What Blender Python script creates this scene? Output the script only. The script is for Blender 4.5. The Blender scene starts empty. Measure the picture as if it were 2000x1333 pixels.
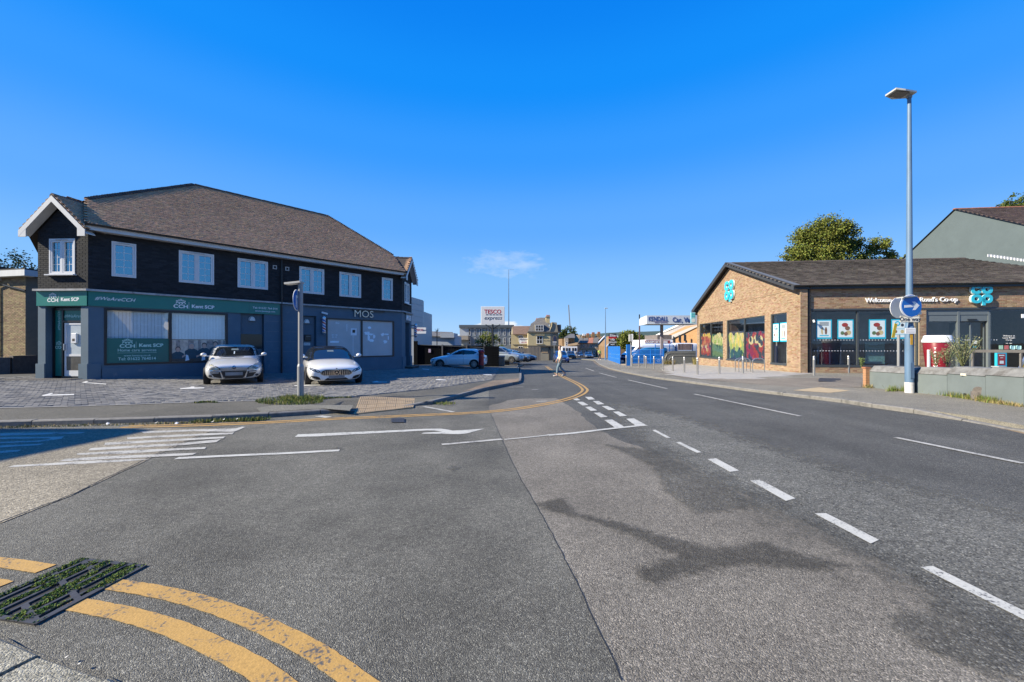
import bpy, bmesh, math, random
from mathutils import Vector, Matrix, noise
from mathutils.bvhtree import BVHTree
R = math.radians
random.seed(7)
SC = bpy.context.scene
COL = SC.collection

# ------------------------------------------------------------------ camera, sky, sun, exposure
EYE, F, HZ = 1.3, 778.0, 672.0            # eye height above the road, focal length and horizon (2000 px picture)
cam = bpy.data.objects.new("camera", bpy.data.cameras.new("camera"))
COL.objects.link(cam)
cam.location = (0, 0, EYE)
cam.rotation_euler = (R(90), 0, 0)
cam.data.sensor_width = 36.0
cam.data.lens = 36.0 * F / 2000.0
cam.data.shift_y = (HZ - 666.5) / 2000.0
cam.data.clip_start, cam.data.clip_end = 0.05, 9000
SC.camera = cam

SUN_EL = R(32)
SUN_TRAVEL = Vector((0.968, 0.25))         # the way the light travels over the ground: from the left, a little from behind
sd = Vector((SUN_TRAVEL.x * math.cos(SUN_EL), SUN_TRAVEL.y * math.cos(SUN_EL), -math.sin(SUN_EL))).normalized()
sun = bpy.data.objects.new("sun", bpy.data.lights.new("sun", 'SUN'))
COL.objects.link(sun)
sun.rotation_euler = sd.to_track_quat('-Z', 'Y').to_euler()
sun.data.energy, sun.data.angle, sun.data.color = 5.0, R(0.53), (1.0, 0.90, 0.71)

W = bpy.data.worlds.new("World")
SC.world = W
W.use_nodes = True
nt = W.node_tree
bg = nt.nodes['Background']
sky = nt.nodes.new('ShaderNodeTexSky')
sky.sky_type = 'NISHITA'
sky.sun_disc = False
sky.sun_elevation = SUN_EL
sky.sun_rotation = math.atan2(-SUN_TRAVEL.x, -SUN_TRAVEL.y)   # compass bearing of the sun
sky.altitude, sky.air_density, sky.dust_density, sky.ozone_density = 0, 1.0, 0.2, 1.0
def wn(t, **k):
    n = nt.nodes.new(t)
    for a, b in k.items(): setattr(n, a, b)
    return n
def lk(a, b): nt.links.new(a, b)
# the photograph's very clear, saturated blue: the Nishita sky graded by height above the horizon
tc = wn('ShaderNodeTexCoord')
sx = wn('ShaderNodeSeparateXYZ'); lk(tc.outputs['Generated'], sx.inputs[0])
ramp = wn('ShaderNodeValToRGB'); re_ = ramp.color_ramp; re_.interpolation = 'EASE'
SKY = ((0.0, (0.40, 0.66, 1.0)), (0.135, (0.235, 0.533, 1.0)), (0.28, (0.115, 0.41, 1.0)), (0.43, (0.035, 0.325, 1.0)), (0.54, (0.004, 0.275, 0.97)), (0.66, (0.0005, 0.222, 0.90)), (1.0, (0.0005, 0.16, 0.74)))
while len(re_.elements) < len(SKY): re_.elements.new(0.5)
for e_, (p_, c_) in zip(re_.elements, SKY): e_.position = p_; e_.color = (*c_, 1)
lk(sx.outputs[2], ramp.inputs[0])
sc_ = wn('ShaderNodeVectorMath', operation='SCALE'); sc_.inputs['Scale'].default_value = 4.85; lk(ramp.outputs[0], sc_.inputs[0])
comb = wn('ShaderNodeMix', data_type='RGBA'); comb.inputs[0].default_value = 0.98
lk(sky.outputs[0], comb.inputs[6]); lk(sc_.outputs[0], comb.inputs[7])
# a few small real clouds low over the town, placed by compass direction
def mth(op, a, b=None, c=None):
    n = wn('ShaderNodeMath', operation=op)
    for i, v in enumerate((a, b, c)):
        if v is None: continue
        if isinstance(v, (int, float)): n.inputs[i].default_value = v
        else: lk(v, n.inputs[i])
    return n.outputs[0]
az = mth('ARCTAN2', sx.outputs[0], sx.outputs[1])
el = mth('ARCSINE', sx.outputs[2])
nz = wn('ShaderNodeTexNoise'); nz.inputs['Scale'].default_value = 26; nz.inputs['Detail'].default_value = 6; nz.inputs['Roughness'].default_value = 0.6
mp = wn('ShaderNodeMapping'); mp.inputs['Scale'].default_value = (1, 1, 2.6); lk(tc.outputs['Generated'], mp.inputs[0]); lk(mp.outputs[0], nz.inputs[0])
def cloud(caz, cel, raz, rel, soft, amt, tilt=0.0, wob=0.9):
    dx = mth('DIVIDE', mth('SUBTRACT', az, caz), raz)
    dy = mth('DIVIDE', mth('SUBTRACT', mth('SUBTRACT', el, cel), mth('MULTIPLY', mth('SUBTRACT', az, caz), tilt)), rel)
    r2 = mth('ADD', mth('MULTIPLY', dx, dx), mth('MULTIPLY', dy, dy))
    v = mth('SUBTRACT', 1.0, r2)
    v = mth('ADD', v, mth('MULTIPLY', mth('SUBTRACT', nz.outputs[0], 0.5), wob * 2))
    v = mth('MULTIPLY', v, soft)
    n = wn('ShaderNodeClamp'); lk(v, n.inputs[0])
    return mth('MULTIPLY', n.outputs[0], amt)
def A(u): return math.atan2(u - 1000, F)
def E(u, v): return math.atan2(HZ - v, math.hypot(F, u - 1000))
c1 = cloud(A(985), E(985, 516), 0.10, 0.034, 0.6, 0.30, -0.03, 2.0)
c1b = cloud(A(1020), E(1020, 519), 0.065, 0.012, 0.8, 0.34, 0.06, 1.0)
c2 = cloud(A(975), E(975, 652), 0.075, 0.034, 3.5, 0.85, 0, 0.6)
c3 = cloud(A(870), E(870, 668), 0.06, 0.024, 3.0, 0.75, 0, 0.6)
call = mth('MAXIMUM', mth('MAXIMUM', c1, c1b), mth('MAXIMUM', c2, c3))
mx = wn('ShaderNodeMix', data_type='RGBA'); lk(call, mx.inputs[0]); lk(comb.outputs[2], mx.inputs[6]); mx.inputs[7].default_value = (4.7, 4.85, 5.0, 1)
lk(mx.outputs[2], bg.inputs['Color'])
bg.inputs['Strength'].default_value = 0.10

vs = SC.view_settings
SC.display_settings.display_device = 'sRGB'
vs.view_transform, vs.look, vs.gamma, vs.use_curve_mapping = 'Standard', 'None', 1.0, False
vs.exposure = 1.06

# ------------------------------------------------------------------ helpers
def sstep(a, b, x):
    t = min(1, max(0, (x - a) / (b - a))); return t * t * (3 - 2 * t)
def G(x, y):
    """height of the road surface: the street falls away from the camera, the left side lies higher"""
    return -0.024 * min(max(y, -30), 170) + 0.05 * (1 - sstep(-7, 2, x)) + 0.17 * sstep(7, 14, x) + 0.16 * sstep(17.5, 22, .676 * y - .737 * x) * (1 - sstep(-6, -3, x))
def on_ground(u, v, dz=0.0):
    """where the line of sight through a photograph point meets the ground (plus dz)"""
    rx, k = (u - 1000) / F, (v - HZ) / F
    lo, hi = 0.3, 400.0
    for _ in range(60):
        d = (lo + hi) / 2
        if EYE - G(rx * d, d) - dz - k * d > 0: lo = d
        else: hi = d
    return Vector((rx * lo, lo, G(rx * lo, lo) + dz))
def at(u, v, d): return Vector(((u - 1000) / F * d, d, EYE + (HZ - v) / F * d))

def props(o, label=None, cat=None, group=None, kind=None):
    if label: o['label'] = label
    if cat: o['category'] = cat
    if group: o['group'] = group
    if kind: o['kind'] = kind
    return o
def thing(name, label, cat, loc=(0, 0, 0), rz=0.0, group=None, kind=None):
    o = bpy.data.objects.new(name, None); COL.objects.link(o)
    o.empty_display_size = 0.2
    o.location = loc; o.rotation_euler = (0, 0, rz)
    return props(o, label, cat, group, kind)
def dup(o, loc=None, rz=None, label=None, parent=None):
    c = o.copy(); COL.objects.link(c)
    if parent is not None: c.parent = parent
    if loc is not None: c.location = loc
    if rz is not None: c.rotation_euler = (0, 0, rz)
    if label: c['label'] = label
    for ch in list(o.children): dup(ch, parent=c)
    return c

class MB:
    """collects shapes and links them as ONE mesh object"""
    def __init__(s, mtx=None): s.v, s.f, s.m = [], [], mtx
    def add(s, vs, fs):
        b = len(s.v)
        s.v += [tuple(s.m @ Vector(p)) if s.m else tuple(p) for p in vs]
        s.f += [tuple(b + i for i in f) for f in fs]
        return s
    def box(s, lo, hi):
        x0, y0, z0 = lo; x1, y1, z1 = hi
        return s.add([(x0, y0, z0), (x1, y0, z0), (x1, y1, z0), (x0, y1, z0), (x0, y0, z1), (x1, y0, z1), (x1, y1, z1), (x0, y1, z1)],
                     [(3, 2, 1, 0), (4, 5, 6, 7), (0, 1, 5, 4), (1, 2, 6, 5), (2, 3, 7, 6), (3, 0, 4, 7)])
    def bev(s, lo, hi, b):
        """box with its edges along all axes chamfered"""
        bm = bmesh.new(); bmesh.ops.create_cube(bm, size=1)
        for v in bm.verts:
            v.co = Vector([lo[i] + (v.co[i] + 0.5) * (hi[i] - lo[i]) for i in range(3)])
        bmesh.ops.bevel(bm, geom=bm.edges[:], offset=b, segments=1, affect='EDGES')
        bm.verts.index_update()
        s.add([v.co for v in bm.verts], [[v.index for v in f.verts] for f in bm.faces]); bm.free(); return s
    def beam(s, p, q, w, h=None, up=(0, 0, 1)):
        h = h or w; p, q = Vector(p), Vector(q); d = (q - p).normalized(); up = Vector(up)
        if abs(d.dot(up)) > 0.99: up = Vector((0, 1, 0))
        a = d.cross(up).normalized() * (w / 2); b = a.cross(d).normalized() * (h / 2)
        return s.add([p - a - b, p + a - b, p + a + b, p - a + b, q - a - b, q + a - b, q + a + b, q - a + b],
                     [(0, 1, 2, 3), (7, 6, 5, 4), (0, 4, 5, 1), (1, 5, 6, 2), (2, 6, 7, 3), (3, 7, 4, 0)])
    def cyl(s, p, q, r0, r1=None, n=12, cap=True):
        r1 = r0 if r1 is None else r1; p, q = Vector(p), Vector(q); d = (q - p).normalized()
        a = d.orthogonal().normalized(); b = d.cross(a)
        vs = [c + (a * math.cos(2 * math.pi * i / n) + b * math.sin(2 * math.pi * i / n)) * r for c, r in ((p, r0), (q, r1)) for i in range(n)]
        fs = [(i, (i + 1) % n, n + (i + 1) % n, n + i) for i in range(n)]
        if cap: fs += [tuple(range(n - 1, -1, -1)), tuple(range(n, 2 * n))]
        return s.add(vs, fs)
    def tube(s, pts, r, n=6):
        for a, b in zip(pts, pts[1:]): s.cyl(a, b, r, r, n)
        return s
    def lathe(s, prof, c=(0, 0, 0), n=24):
        vs = [(c[0] + r * math.cos(2 * math.pi * i / n), c[1] + r * math.sin(2 * math.pi * i / n), c[2] + z) for r, z in prof for i in range(n)]
        fs = [(j * n + i, j * n + (i + 1) % n, (j + 1) * n + (i + 1) % n, (j + 1) * n + i) for j in range(len(prof) - 1) for i in range(n)]
        fs += [tuple(range(n - 1, -1, -1)), tuple((len(prof) - 1) * n + i for i in range(n))]
        return s.add(vs, fs)
    def poly(s, pts): return s.add(pts, [tuple(range(len(pts)))])
    def prism(s, pts, off):
        """a flat outline given thickness along the vector off"""
        n = len(pts); off = Vector(off); pts = [Vector(p) for p in pts]
        return s.add(pts + [p + off for p in pts], [tuple(range(n - 1, -1, -1)), tuple(range(n, 2 * n))] + [(i, (i + 1) % n, n + (i + 1) % n, n + i) for i in range(n)])
    def build(s, name, mat, parent=None, smooth=False, kind=None, label=None, cat=None, group=None, loc=None, fix=True):
        me = bpy.data.meshes.new(name); me.from_pydata(s.v, [], s.f)
        if mat: me.materials.append(mat)
        if fix:
            bm = bmesh.new(); bm.from_mesh(me); bmesh.ops.recalc_face_normals(bm, faces=bm.faces[:]); bm.to_mesh(me); bm.free()
        if smooth:
            me.polygons.foreach_set('use_smooth', [True] * len(me.polygons))
            try: me.set_sharp_from_angle(angle=R(40))
            except Exception: pass
        me.update()
        o = bpy.data.objects.new(name, me); COL.objects.link(o)
        if parent: o.parent = parent
        if loc is not None: o.location = loc
        return props(o, label, cat, group, kind)
def inst(o, loc=None, rot=None, parent=None, name=None):
    c = o.copy(); COL.objects.link(c)
    if parent is not None: c.parent = parent
    if loc is not None: c.location = loc
    if rot is not None: c.rotation_euler = rot
    return c

def text_shape(body, size, mtx, depth=0.01, bold=0.0, align='CENTER', shear=0.0, sx=1.0, spacing=1.0):
    """lettering as (verts, faces); in its own plane x runs along the words, y up, z out of the wall"""
    cu = bpy.data.curves.new('lettering', 'FONT'); cu.body = body; cu.size = size; cu.extrude = depth / 2; cu.offset = bold
    cu.align_x = align; cu.align_y = 'CENTER'; cu.shear = shear; cu.resolution_u = 3; cu.space_character = spacing
    o = bpy.data.objects.new('lettering', cu); COL.objects.link(o)
    dg = bpy.context.evaluated_depsgraph_get(); me = bpy.data.meshes.new_from_object(o.evaluated_get(dg))
    vs = [mtx @ Vector((v.co.x * sx, v.co.y, v.co.z)) for v in me.vertices]; fs = [tuple(p.vertices) for p in me.polygons]
    bpy.data.objects.remove(o); bpy.data.curves.remove(cu); bpy.data.meshes.remove(me)
    return vs, fs
def lettering(body, size, mtx, mat, parent, name='lettering', **k):
    m = MB(); m.add(*text_shape(body, size, mtx, **k)); return m.build(name, mat, parent, fix=False)
def frame(origin, xdir, zdir=(0, 0, 1)):
    """wall frame: x along the wall, y up, z out of the wall (x cross up)"""
    x = Vector(xdir).normalized(); up = Vector(zdir).normalized(); n = x.cross(up).normalized(); o = Vector(origin)
    return Matrix(((x.x, up.x, n.x, o.x), (x.y, up.y, n.y, o.y), (x.z, up.z, n.z, o.z), (0, 0, 0, 1)))
def disc(c, r, n=24, y=1.0): return [(c[0] + r * math.cos(2 * math.pi * i / n), c[1] + r * y * math.sin(2 * math.pi * i / n), 0) for i in range(n)]

# ------------------------------------------------------------------ materials
MATS = {}
def new_mat(name):
    m = bpy.data.materials.new(name); m.use_nodes = True
    return m, m.node_tree, m.node_tree.nodes['Principled BSDF']
def pbr(name, col, rough=0.6, metal=0.0, var=0.12, scale=6.0, bump=0.0, bscale=None, spec=0.5, coat=0.0, streak=0.0, emit=0.0, detail=5, dirt=None):
    if name in MATS: return MATS[name]
    m, t, b = new_mat(name); N = t.nodes; L = t.links.new
    tc = N.new('ShaderNodeTexCoord')
    b.inputs['Roughness'].default_value = rough; b.inputs['Metallic'].default_value = metal
    b.inputs['Specular IOR Level'].default_value = spec; b.inputs['Coat Weight'].default_value = coat; b.inputs['Coat Roughness'].default_value = 0.04
    c = (*col, 1)
    nz = N.new('ShaderNodeTexNoise'); nz.inputs['Scale'].default_value = scale; nz.inputs['Detail'].default_value = detail; nz.inputs['Roughness'].default_value = 0.62
    src = tc.outputs['Object']
    if streak:
        mp = N.new('ShaderNodeMapping'); mp.inputs['Scale'].default_value = (1, 1, streak); L(src, mp.inputs[0]); src = mp.outputs[0]
    L(src, nz.inputs[0])
    mr = N.new('ShaderNodeMapRange'); mr.inputs[1].default_value = 0.25; mr.inputs[2].default_value = 0.75; mr.inputs[3].default_value = 1 - var; mr.inputs[4].default_value = 1 + var
    L(nz.outputs[0], mr.inputs[0])
    mx = N.new('ShaderNodeVectorMath'); mx.operation = 'SCALE'; mx.inputs[0].default_value = col; L(mr.outputs[0], mx.inputs['Scale'])
    out = mx.outputs[0]
    if dirt:
        n2 = N.new('ShaderNodeTexNoise'); n2.inputs['Scale'].default_value = dirt[1]; n2.inputs['Detail'].default_value = 8; n2.inputs['Roughness'].default_value = 0.7; L(tc.outputs['Object'], n2.inputs[0])
        r2 = N.new('ShaderNodeMapRange'); r2.inputs[1].default_value = dirt[2]; r2.inputs[2].default_value = dirt[2] + 0.16; L(n2.outputs[0], r2.inputs[0])
        m2 = N.new('ShaderNodeMix'); m2.data_type = 'RGBA'; L(r2.outputs[0], m2.inputs[0]); L(out, m2.inputs[6]); m2.inputs[7].default_value = (*dirt[0], 1); out = m2.outputs[2]
    L(out, b.inputs['Base Color'])
    if emit: L(out, b.inputs['Emission Color']); b.inputs['Emission Strength'].default_value = emit
    if bump:
        nb = N.new('ShaderNodeTexNoise'); nb.inputs['Scale'].default_value = bscale or scale * 6; nb.inputs['Detail'].default_value = 6; L(tc.outputs['Object'], nb.inputs[0])
        bp = N.new('ShaderNodeBump'); bp.inputs['Strength'].default_value = min(1, bump * 12); bp.inputs['Distance'].default_value = bump * 0.12; L(nb.outputs[0], bp.inputs['Height']); L(bp.outputs[0], b.inputs['Normal'])
    MATS[name] = m; return m

def pieces(name, col, rough=0.8, var=0.3, hue=0.03, alt=None, alt_share=0.0, fine=0.1, scale=30, bump=0.02, stain=0.0):
    """for walls and roofs made of many pieces: each loose piece gets its own tone"""
    if name in MATS: return MATS[name]
    m, t, b = new_mat(name); N = t.nodes; L = t.links.new
    g = N.new('ShaderNodeNewGeometry'); tc = N.new('ShaderNodeTexCoord')
    b.inputs['Roughness'].default_value = rough; b.inputs['Specular IOR Level'].default_value = .15
    wn_ = N.new('ShaderNodeTexWhiteNoise'); wn_.noise_dimensions = '1D'; L(g.outputs['Random Per Island'], wn_.inputs['W'])
    hs = N.new('ShaderNodeHueSaturation'); hs.inputs['Color'].default_value = (*col, 1)
    sp = N.new('ShaderNodeSeparateColor'); L(wn_.outputs['Color'], sp.inputs[0])
    def rng(s, lo, hi, a=0, bb=1):
        n = N.new('ShaderNodeMapRange'); n.inputs[1].default_value = a; n.inputs[2].default_value = bb; n.inputs[3].default_value = lo; n.inputs[4].default_value = hi; L(s, n.inputs[0]); return n.outputs[0]
    if alt:
        mx = N.new('ShaderNodeMix'); mx.data_type = 'RGBA'; mx.inputs[6].default_value = (*col, 1); mx.inputs[7].default_value = (*alt, 1)
        L(rng(sp.outputs[2], 0, 1, 1 - alt_share * 1.3, 1 - alt_share * 0.5), mx.inputs[0]); L(mx.outputs[2], hs.inputs['Color'])
    nz = N.new('ShaderNodeTexNoise'); nz.inputs['Scale'].default_value = scale; nz.inputs['Detail'].default_value = 6; L(tc.outputs['Object'], nz.inputs[0])
    big = N.new('ShaderNodeTexNoise'); big.inputs['Scale'].default_value = 0.55; big.inputs['Detail'].default_value = 6; big.inputs['Roughness'].default_value = 0.65; L(tc.outputs['Object'], big.inputs[0])
    v = N.new('ShaderNodeMath'); v.operation = 'MULTIPLY'; L(rng(sp.outputs[0], 1 - var, 1 + var), v.inputs[0]); L(rng(nz.outputs[0], 1 - fine * 2, 1 + fine * 2, 0.2, 0.8), v.inputs[1])
    v2 = N.new('ShaderNodeMath'); v2.operation = 'MULTIPLY'; L(v.outputs[0], v2.inputs[0]); L(rng(big.outputs[0], 1 - stain, 1 + stain, 0.3, 0.7), v2.inputs[1])
    L(v2.outputs[0], hs.inputs['Value']); L(rng(sp.outputs[1], 0.5 - hue, 0.5 + hue), hs.inputs['Hue'])
    L(hs.outputs[0], b.inputs['Base Color'])
    bp = N.new('ShaderNodeBump'); bp.inputs['Strength'].default_value = 0.5; bp.inputs['Distance'].default_value = bump * 0.2; L(nz.outputs[0], bp.inputs['Height']); L(bp.outputs[0], b.inputs['Normal'])
    MATS[name] = m; return m

def asphalt(name, cols, speck=130.0, contrast=0.55, stain=0.35, wear=None, rough=0.85):
    """tarmac: stones of its own tones in a dark binder; cols = (binder, stone, pale stone)"""
    cols = [(c[0], c[1] * .985, c[2] * .86) for c in cols]
    m, t, b = new_mat(name); N = t.nodes; L = t.links.new
    tc = N.new('ShaderNodeTexCoord'); P = tc.outputs['Object']
    b.inputs['Roughness'].default_value = rough; b.inputs['Specular IOR Level'].default_value = 0.35
    vo = N.new('ShaderNodeTexVoronoi'); vo.inputs['Scale'].default_value = speck; L(P, vo.inputs['Vector'])
    sp = N.new('ShaderNodeSeparateColor'); L(vo.outputs['Color'], sp.inputs[0])
    cr = N.new('ShaderNodeValToRGB'); e = cr.color_ramp.elements
    e[0].position, e[0].color = 0.0, (*cols[0], 1); e[1].position, e[1].color = 1.0, (*cols[2], 1)
    x = e.new(0.35); x.color = (*cols[1], 1); x = e.new(0.82); x.color = (*[c * 1.25 for c in cols[1]], 1)
    L(sp.outputs[0], cr.inputs[0])
    n1 = N.new('ShaderNodeTexNoise'); n1.inputs['Scale'].default_value = 0.55; n1.inputs['Detail'].default_value = 9; n1.inputs['Roughness'].default_value = 0.68; L(P, n1.inputs[0])
    n2 = N.new('ShaderNodeTexNoise'); n2.inputs['Scale'].default_value = 28; n2.inputs['Detail'].default_value = 6; L(P, n2.inputs[0])
    def rng(s, lo, hi, a, bb):
        n = N.new('ShaderNodeMapRange'); n.inputs[1].default_value = a; n.inputs[2].default_value = bb; n.inputs[3].default_value = lo; n.inputs[4].default_value = hi; L(s, n.inputs[0]); return n.outputs[0]
    mu = N.new('ShaderNodeMath'); mu.operation = 'MULTIPLY'; L(rng(n1.outputs[0], 1 - stain, 1 + stain, 0.28, 0.72), mu.inputs[0]); L(rng(n2.outputs[0], 1 - contrast * .5, 1 + contrast * .5, 0.25, 0.75), mu.inputs[1])
    # tyre-polished tracks and drag marks, drawn out along the street
    mp = N.new('ShaderNodeMapping'); mp.inputs['Scale'].default_value = wear or (0.9, 0.07, 1); L(P, mp.inputs[0])
    n3 = N.new('ShaderNodeTexNoise'); n3.inputs['Scale'].default_value = 1.4; n3.inputs['Detail'].default_value = 5; L(mp.outputs[0], n3.inputs[0])
    mu2 = N.new('ShaderNodeMath'); mu2.operation = 'MULTIPLY'; L(mu.outputs[0], mu2.inputs[0]); L(rng(n3.outputs[0], 0.84, 1.14, 0.3, 0.7), mu2.inputs[1])
    sc = N.new('ShaderNodeVectorMath'); sc.operation = 'SCALE'; L(cr.outputs[0], sc.inputs[0]); L(mu2.outputs[0], sc.inputs['Scale'])
    L(sc.outputs[0], b.inputs['Base Color'])
    bp = N.new('ShaderNodeBump'); bp.inputs['Strength'].default_value = 0.85; bp.inputs['Distance'].default_value = 0.005
    sb = N.new('ShaderNodeMath'); sb.operation = 'SUBTRACT'; sb.inputs[0].default_value = 1; L(vo.outputs['Distance'], sb.inputs[1]); L(sb.outputs[0], bp.inputs['Height']); L(bp.outputs[0], b.inputs['Normal'])
    MATS[name] = m; return m, t, sc, b
def worn_paint(name, col, under, wear=0.42, speck=110.0):
    """road paint with the stones of the tarmac coming through where it has worn"""
    m, t, b = new_mat(name); N = t.nodes; L = t.links.new; tc = N.new('ShaderNodeTexCoord'); P = tc.outputs['Object']
    vo = N.new('ShaderNodeTexVoronoi'); vo.inputs['Scale'].default_value = speck; L(P, vo.inputs['Vector'])
    n1 = N.new('ShaderNodeTexNoise'); n1.inputs['Scale'].default_value = 5; n1.inputs['Detail'].default_value = 8; n1.inputs['Roughness'].default_value = .7; L(P, n1.inputs[0])
    n2 = N.new('ShaderNodeTexNoise'); n2.inputs['Scale'].default_value = 60; n2.inputs['Detail'].default_value = 4; L(P, n2.inputs[0])
    ad = N.new('ShaderNodeMath'); ad.operation = 'ADD'; L(n1.outputs[0], ad.inputs[0]); L(n2.outputs[0], ad.inputs[1])
    mr = N.new('ShaderNodeMapRange'); mr.inputs[1].default_value = 1.22 - wear * .42; mr.inputs[2].default_value = 1.40 - wear * .42; L(ad.outputs[0], mr.inputs[0]); mr.inputs[3].default_value = 1.0; mr.inputs[4].default_value = 0.0
    mx = N.new('ShaderNodeMix'); mx.data_type = 'RGBA'; L(mr.outputs[0], mx.inputs[0]); mx.inputs[6].default_value = (*under, 1)
    sc = N.new('ShaderNodeVectorMath'); sc.operation = 'SCALE'; sc.inputs[0].default_value = col
    m2 = N.new('ShaderNodeMapRange'); m2.inputs[1].default_value = .3; m2.inputs[2].default_value = .7; m2.inputs[3].default_value = .8; m2.inputs[4].default_value = 1.12; L(n2.outputs[0], m2.inputs[0]); L(m2.outputs[0], sc.inputs['Scale'])
    L(sc.outputs[0], mx.inputs[7]); L(mx.outputs[2], b.inputs['Base Color']); b.inputs['Roughness'].default_value = .75
    bp = N.new('ShaderNodeBump'); bp.inputs['Strength'].default_value = .35; bp.inputs['Distance'].default_value = .002; L(vo.outputs['Distance'], bp.inputs['Height']); L(bp.outputs[0], b.inputs['Normal'])
    MATS[name] = m; return m
def glass(name, tint=(0.75, 0.85, 0.9), refl=(1, 1, 1), through=1.0, ior=1.9):
    """a thin pane: see through it, with the sky and the street mirrored in it"""
    if name in MATS: return MATS[name]
    m, t, b = new_mat(name); N = t.nodes; L = t.links.new; N.remove(b)
    tr = N.new('ShaderNodeBsdfTransparent'); tr.inputs[0].default_value = (*[c * through for c in tint], 1)
    gl = N.new('ShaderNodeBsdfGlossy'); gl.inputs['Roughness'].default_value = 0.015; gl.inputs[0].default_value = (*refl, 1)
    fr = N.new('ShaderNodeFresnel'); fr.inputs[0].default_value = ior
    nz = N.new('ShaderNodeTexNoise'); nz.inputs['Scale'].default_value = 1.2; tc = N.new('ShaderNodeTexCoord'); L(tc.outputs['Object'], nz.inputs[0])
    bp = N.new('ShaderNodeBump'); bp.inputs['Strength'].default_value = .06; bp.inputs['Distance'].default_value = .02; L(nz.outputs[0], bp.inputs['Height']); L(bp.outputs[0], gl.inputs['Normal'])
    ge = N.new('ShaderNodeNewGeometry'); iv = N.new('ShaderNodeMath'); iv.operation = 'SUBTRACT'; iv.inputs[0].default_value = 1; L(ge.outputs['Backfacing'], iv.inputs[1])
    mu = N.new('ShaderNodeMath'); mu.operation = 'MULTIPLY'; L(fr.outputs[0], mu.inputs[0]); L(iv.outputs[0], mu.inputs[1])      # the pane's inner face mirrors nothing more
    mx = N.new('ShaderNodeMixShader'); L(mu.outputs[0], mx.inputs[0]); L(tr.outputs[0], mx.inputs[1]); L(gl.outputs[0], mx.inputs[2])
    L(mx.outputs[0], N['Material Output'].inputs[0]); MATS[name] = m; return m
# ------------------------------------------------------------------ ground, road, pavements
def drape(pts, dz, extra=()):
    """a flat outline cut along a grid and laid on the ground dz above it -> bmesh"""
    bm = bmesh.new(); vs = [bm.verts.new((p[0], p[1], 0)) for p in pts]; bm.faces.new(vs); bm.normal_update()
    xs = [p[0] for p in pts]; ys = [p[1] for p in pts]
    cuts = [(Vector((1, 0, 0)), x, 0) for x in (-7, -6, -5, -4, -3, -2, -1, 0, 1, 2, 7, 9, 11, 12.5, 14, *extra)] + [(Vector((0, 1, 0)), y, 1) for y in (-30, 170)]
    qs = [.676 * p[1] - .737 * p[0] for p in pts]
    cuts += [(Vector((-.737, .676, 0)), q, 2) for q in (17.5, 18.4, 19.3, 20.2, 21.1, 22)]
    for n, c, ax in cuts:
        lo, hi = ((min(xs), max(xs)), (min(ys), max(ys)), (min(qs), max(qs)))[ax]
        if lo < c < hi and (ax < 2 or min(xs) < -3):
            bmesh.ops.bisect_plane(bm, geom=bm.verts[:] + bm.edges[:] + bm.faces[:], plane_co=n * c, plane_no=n, dist=1e-5)
    bmesh.ops.triangulate(bm, faces=bm.faces[:])
    for v in bm.verts: v.co.z = G(v.co.x, v.co.y) + dz
    for f in bm.faces:
        f.normal_update()
        if f.normal.z < 0: f.normal_flip()
    return bm
def sheet(name, pts, dz, mat, parent=None, skirt=0.0, kind=None, label=None):
    bm = drape(pts, dz)
    if skirt:
        be = [e for e in bm.edges if e.is_boundary]; r = bmesh.ops.extrude_edge_only(bm, edges=be)
        for v in [g for g in r['geom'] if isinstance(g, bmesh.types.BMVert)]: v.co.z -= skirt
        bmesh.ops.recalc_face_normals(bm, faces=bm.faces[:])
    me = bpy.data.meshes.new(name); bm.to_mesh(me); bm.free(); me.materials.append(mat)
    o = bpy.data.objects.new(name, me); COL.objects.link(o)
    if parent: o.parent = parent
    return props(o, label, kind=kind)
def gp(pix, dz=0.0): return [on_ground(u, v, dz).xy for u, v in pix]
def smooth_line(pts, per=6):
    P = [Vector((p[0], p[1])) for p in pts]; P = [P[0] * 2 - P[1]] + P + [P[-1] * 2 - P[-2]]; out = []
    for i in range(1, len(P) - 2):
        for k in range(per):
            t = k / per; a, b, c, d = P[i - 1:i + 3]
            out.append(0.5 * ((2 * b) + (-a + c) * t + (2 * a - 5 * b + 4 * c - d) * t * t + (-a + 3 * b - 3 * c + d) * t ** 3))
    return out + [P[-2]]
def offset_line(L, off):
    out = []
    for i, p in enumerate(L):
        d = (L[min(i + 1, len(L) - 1)] - L[max(i - 1, 0)]).normalized(); out.append(p + Vector((-d.y, d.x)) * off)
    return out
def strip(name, L, half, dz, mat, parent, rough=0.0, label=None):
    """a painted line of the given half width following the ground"""
    m = MB(); a, b = offset_line(L, half), offset_line(L, -half); vs = []
    for p, q in zip(a, b):
        j = random.uniform(-rough, rough)
        for s in (p, q): vs.append((s.x + j, s.y + j, G(s.x, s.y) + dz))
    m.add(vs, [(2 * i, 2 * i + 1, 2 * i + 3, 2 * i + 2) for i in range(len(a) - 1)])
    return m.build(name, mat, parent, label=label)

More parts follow.
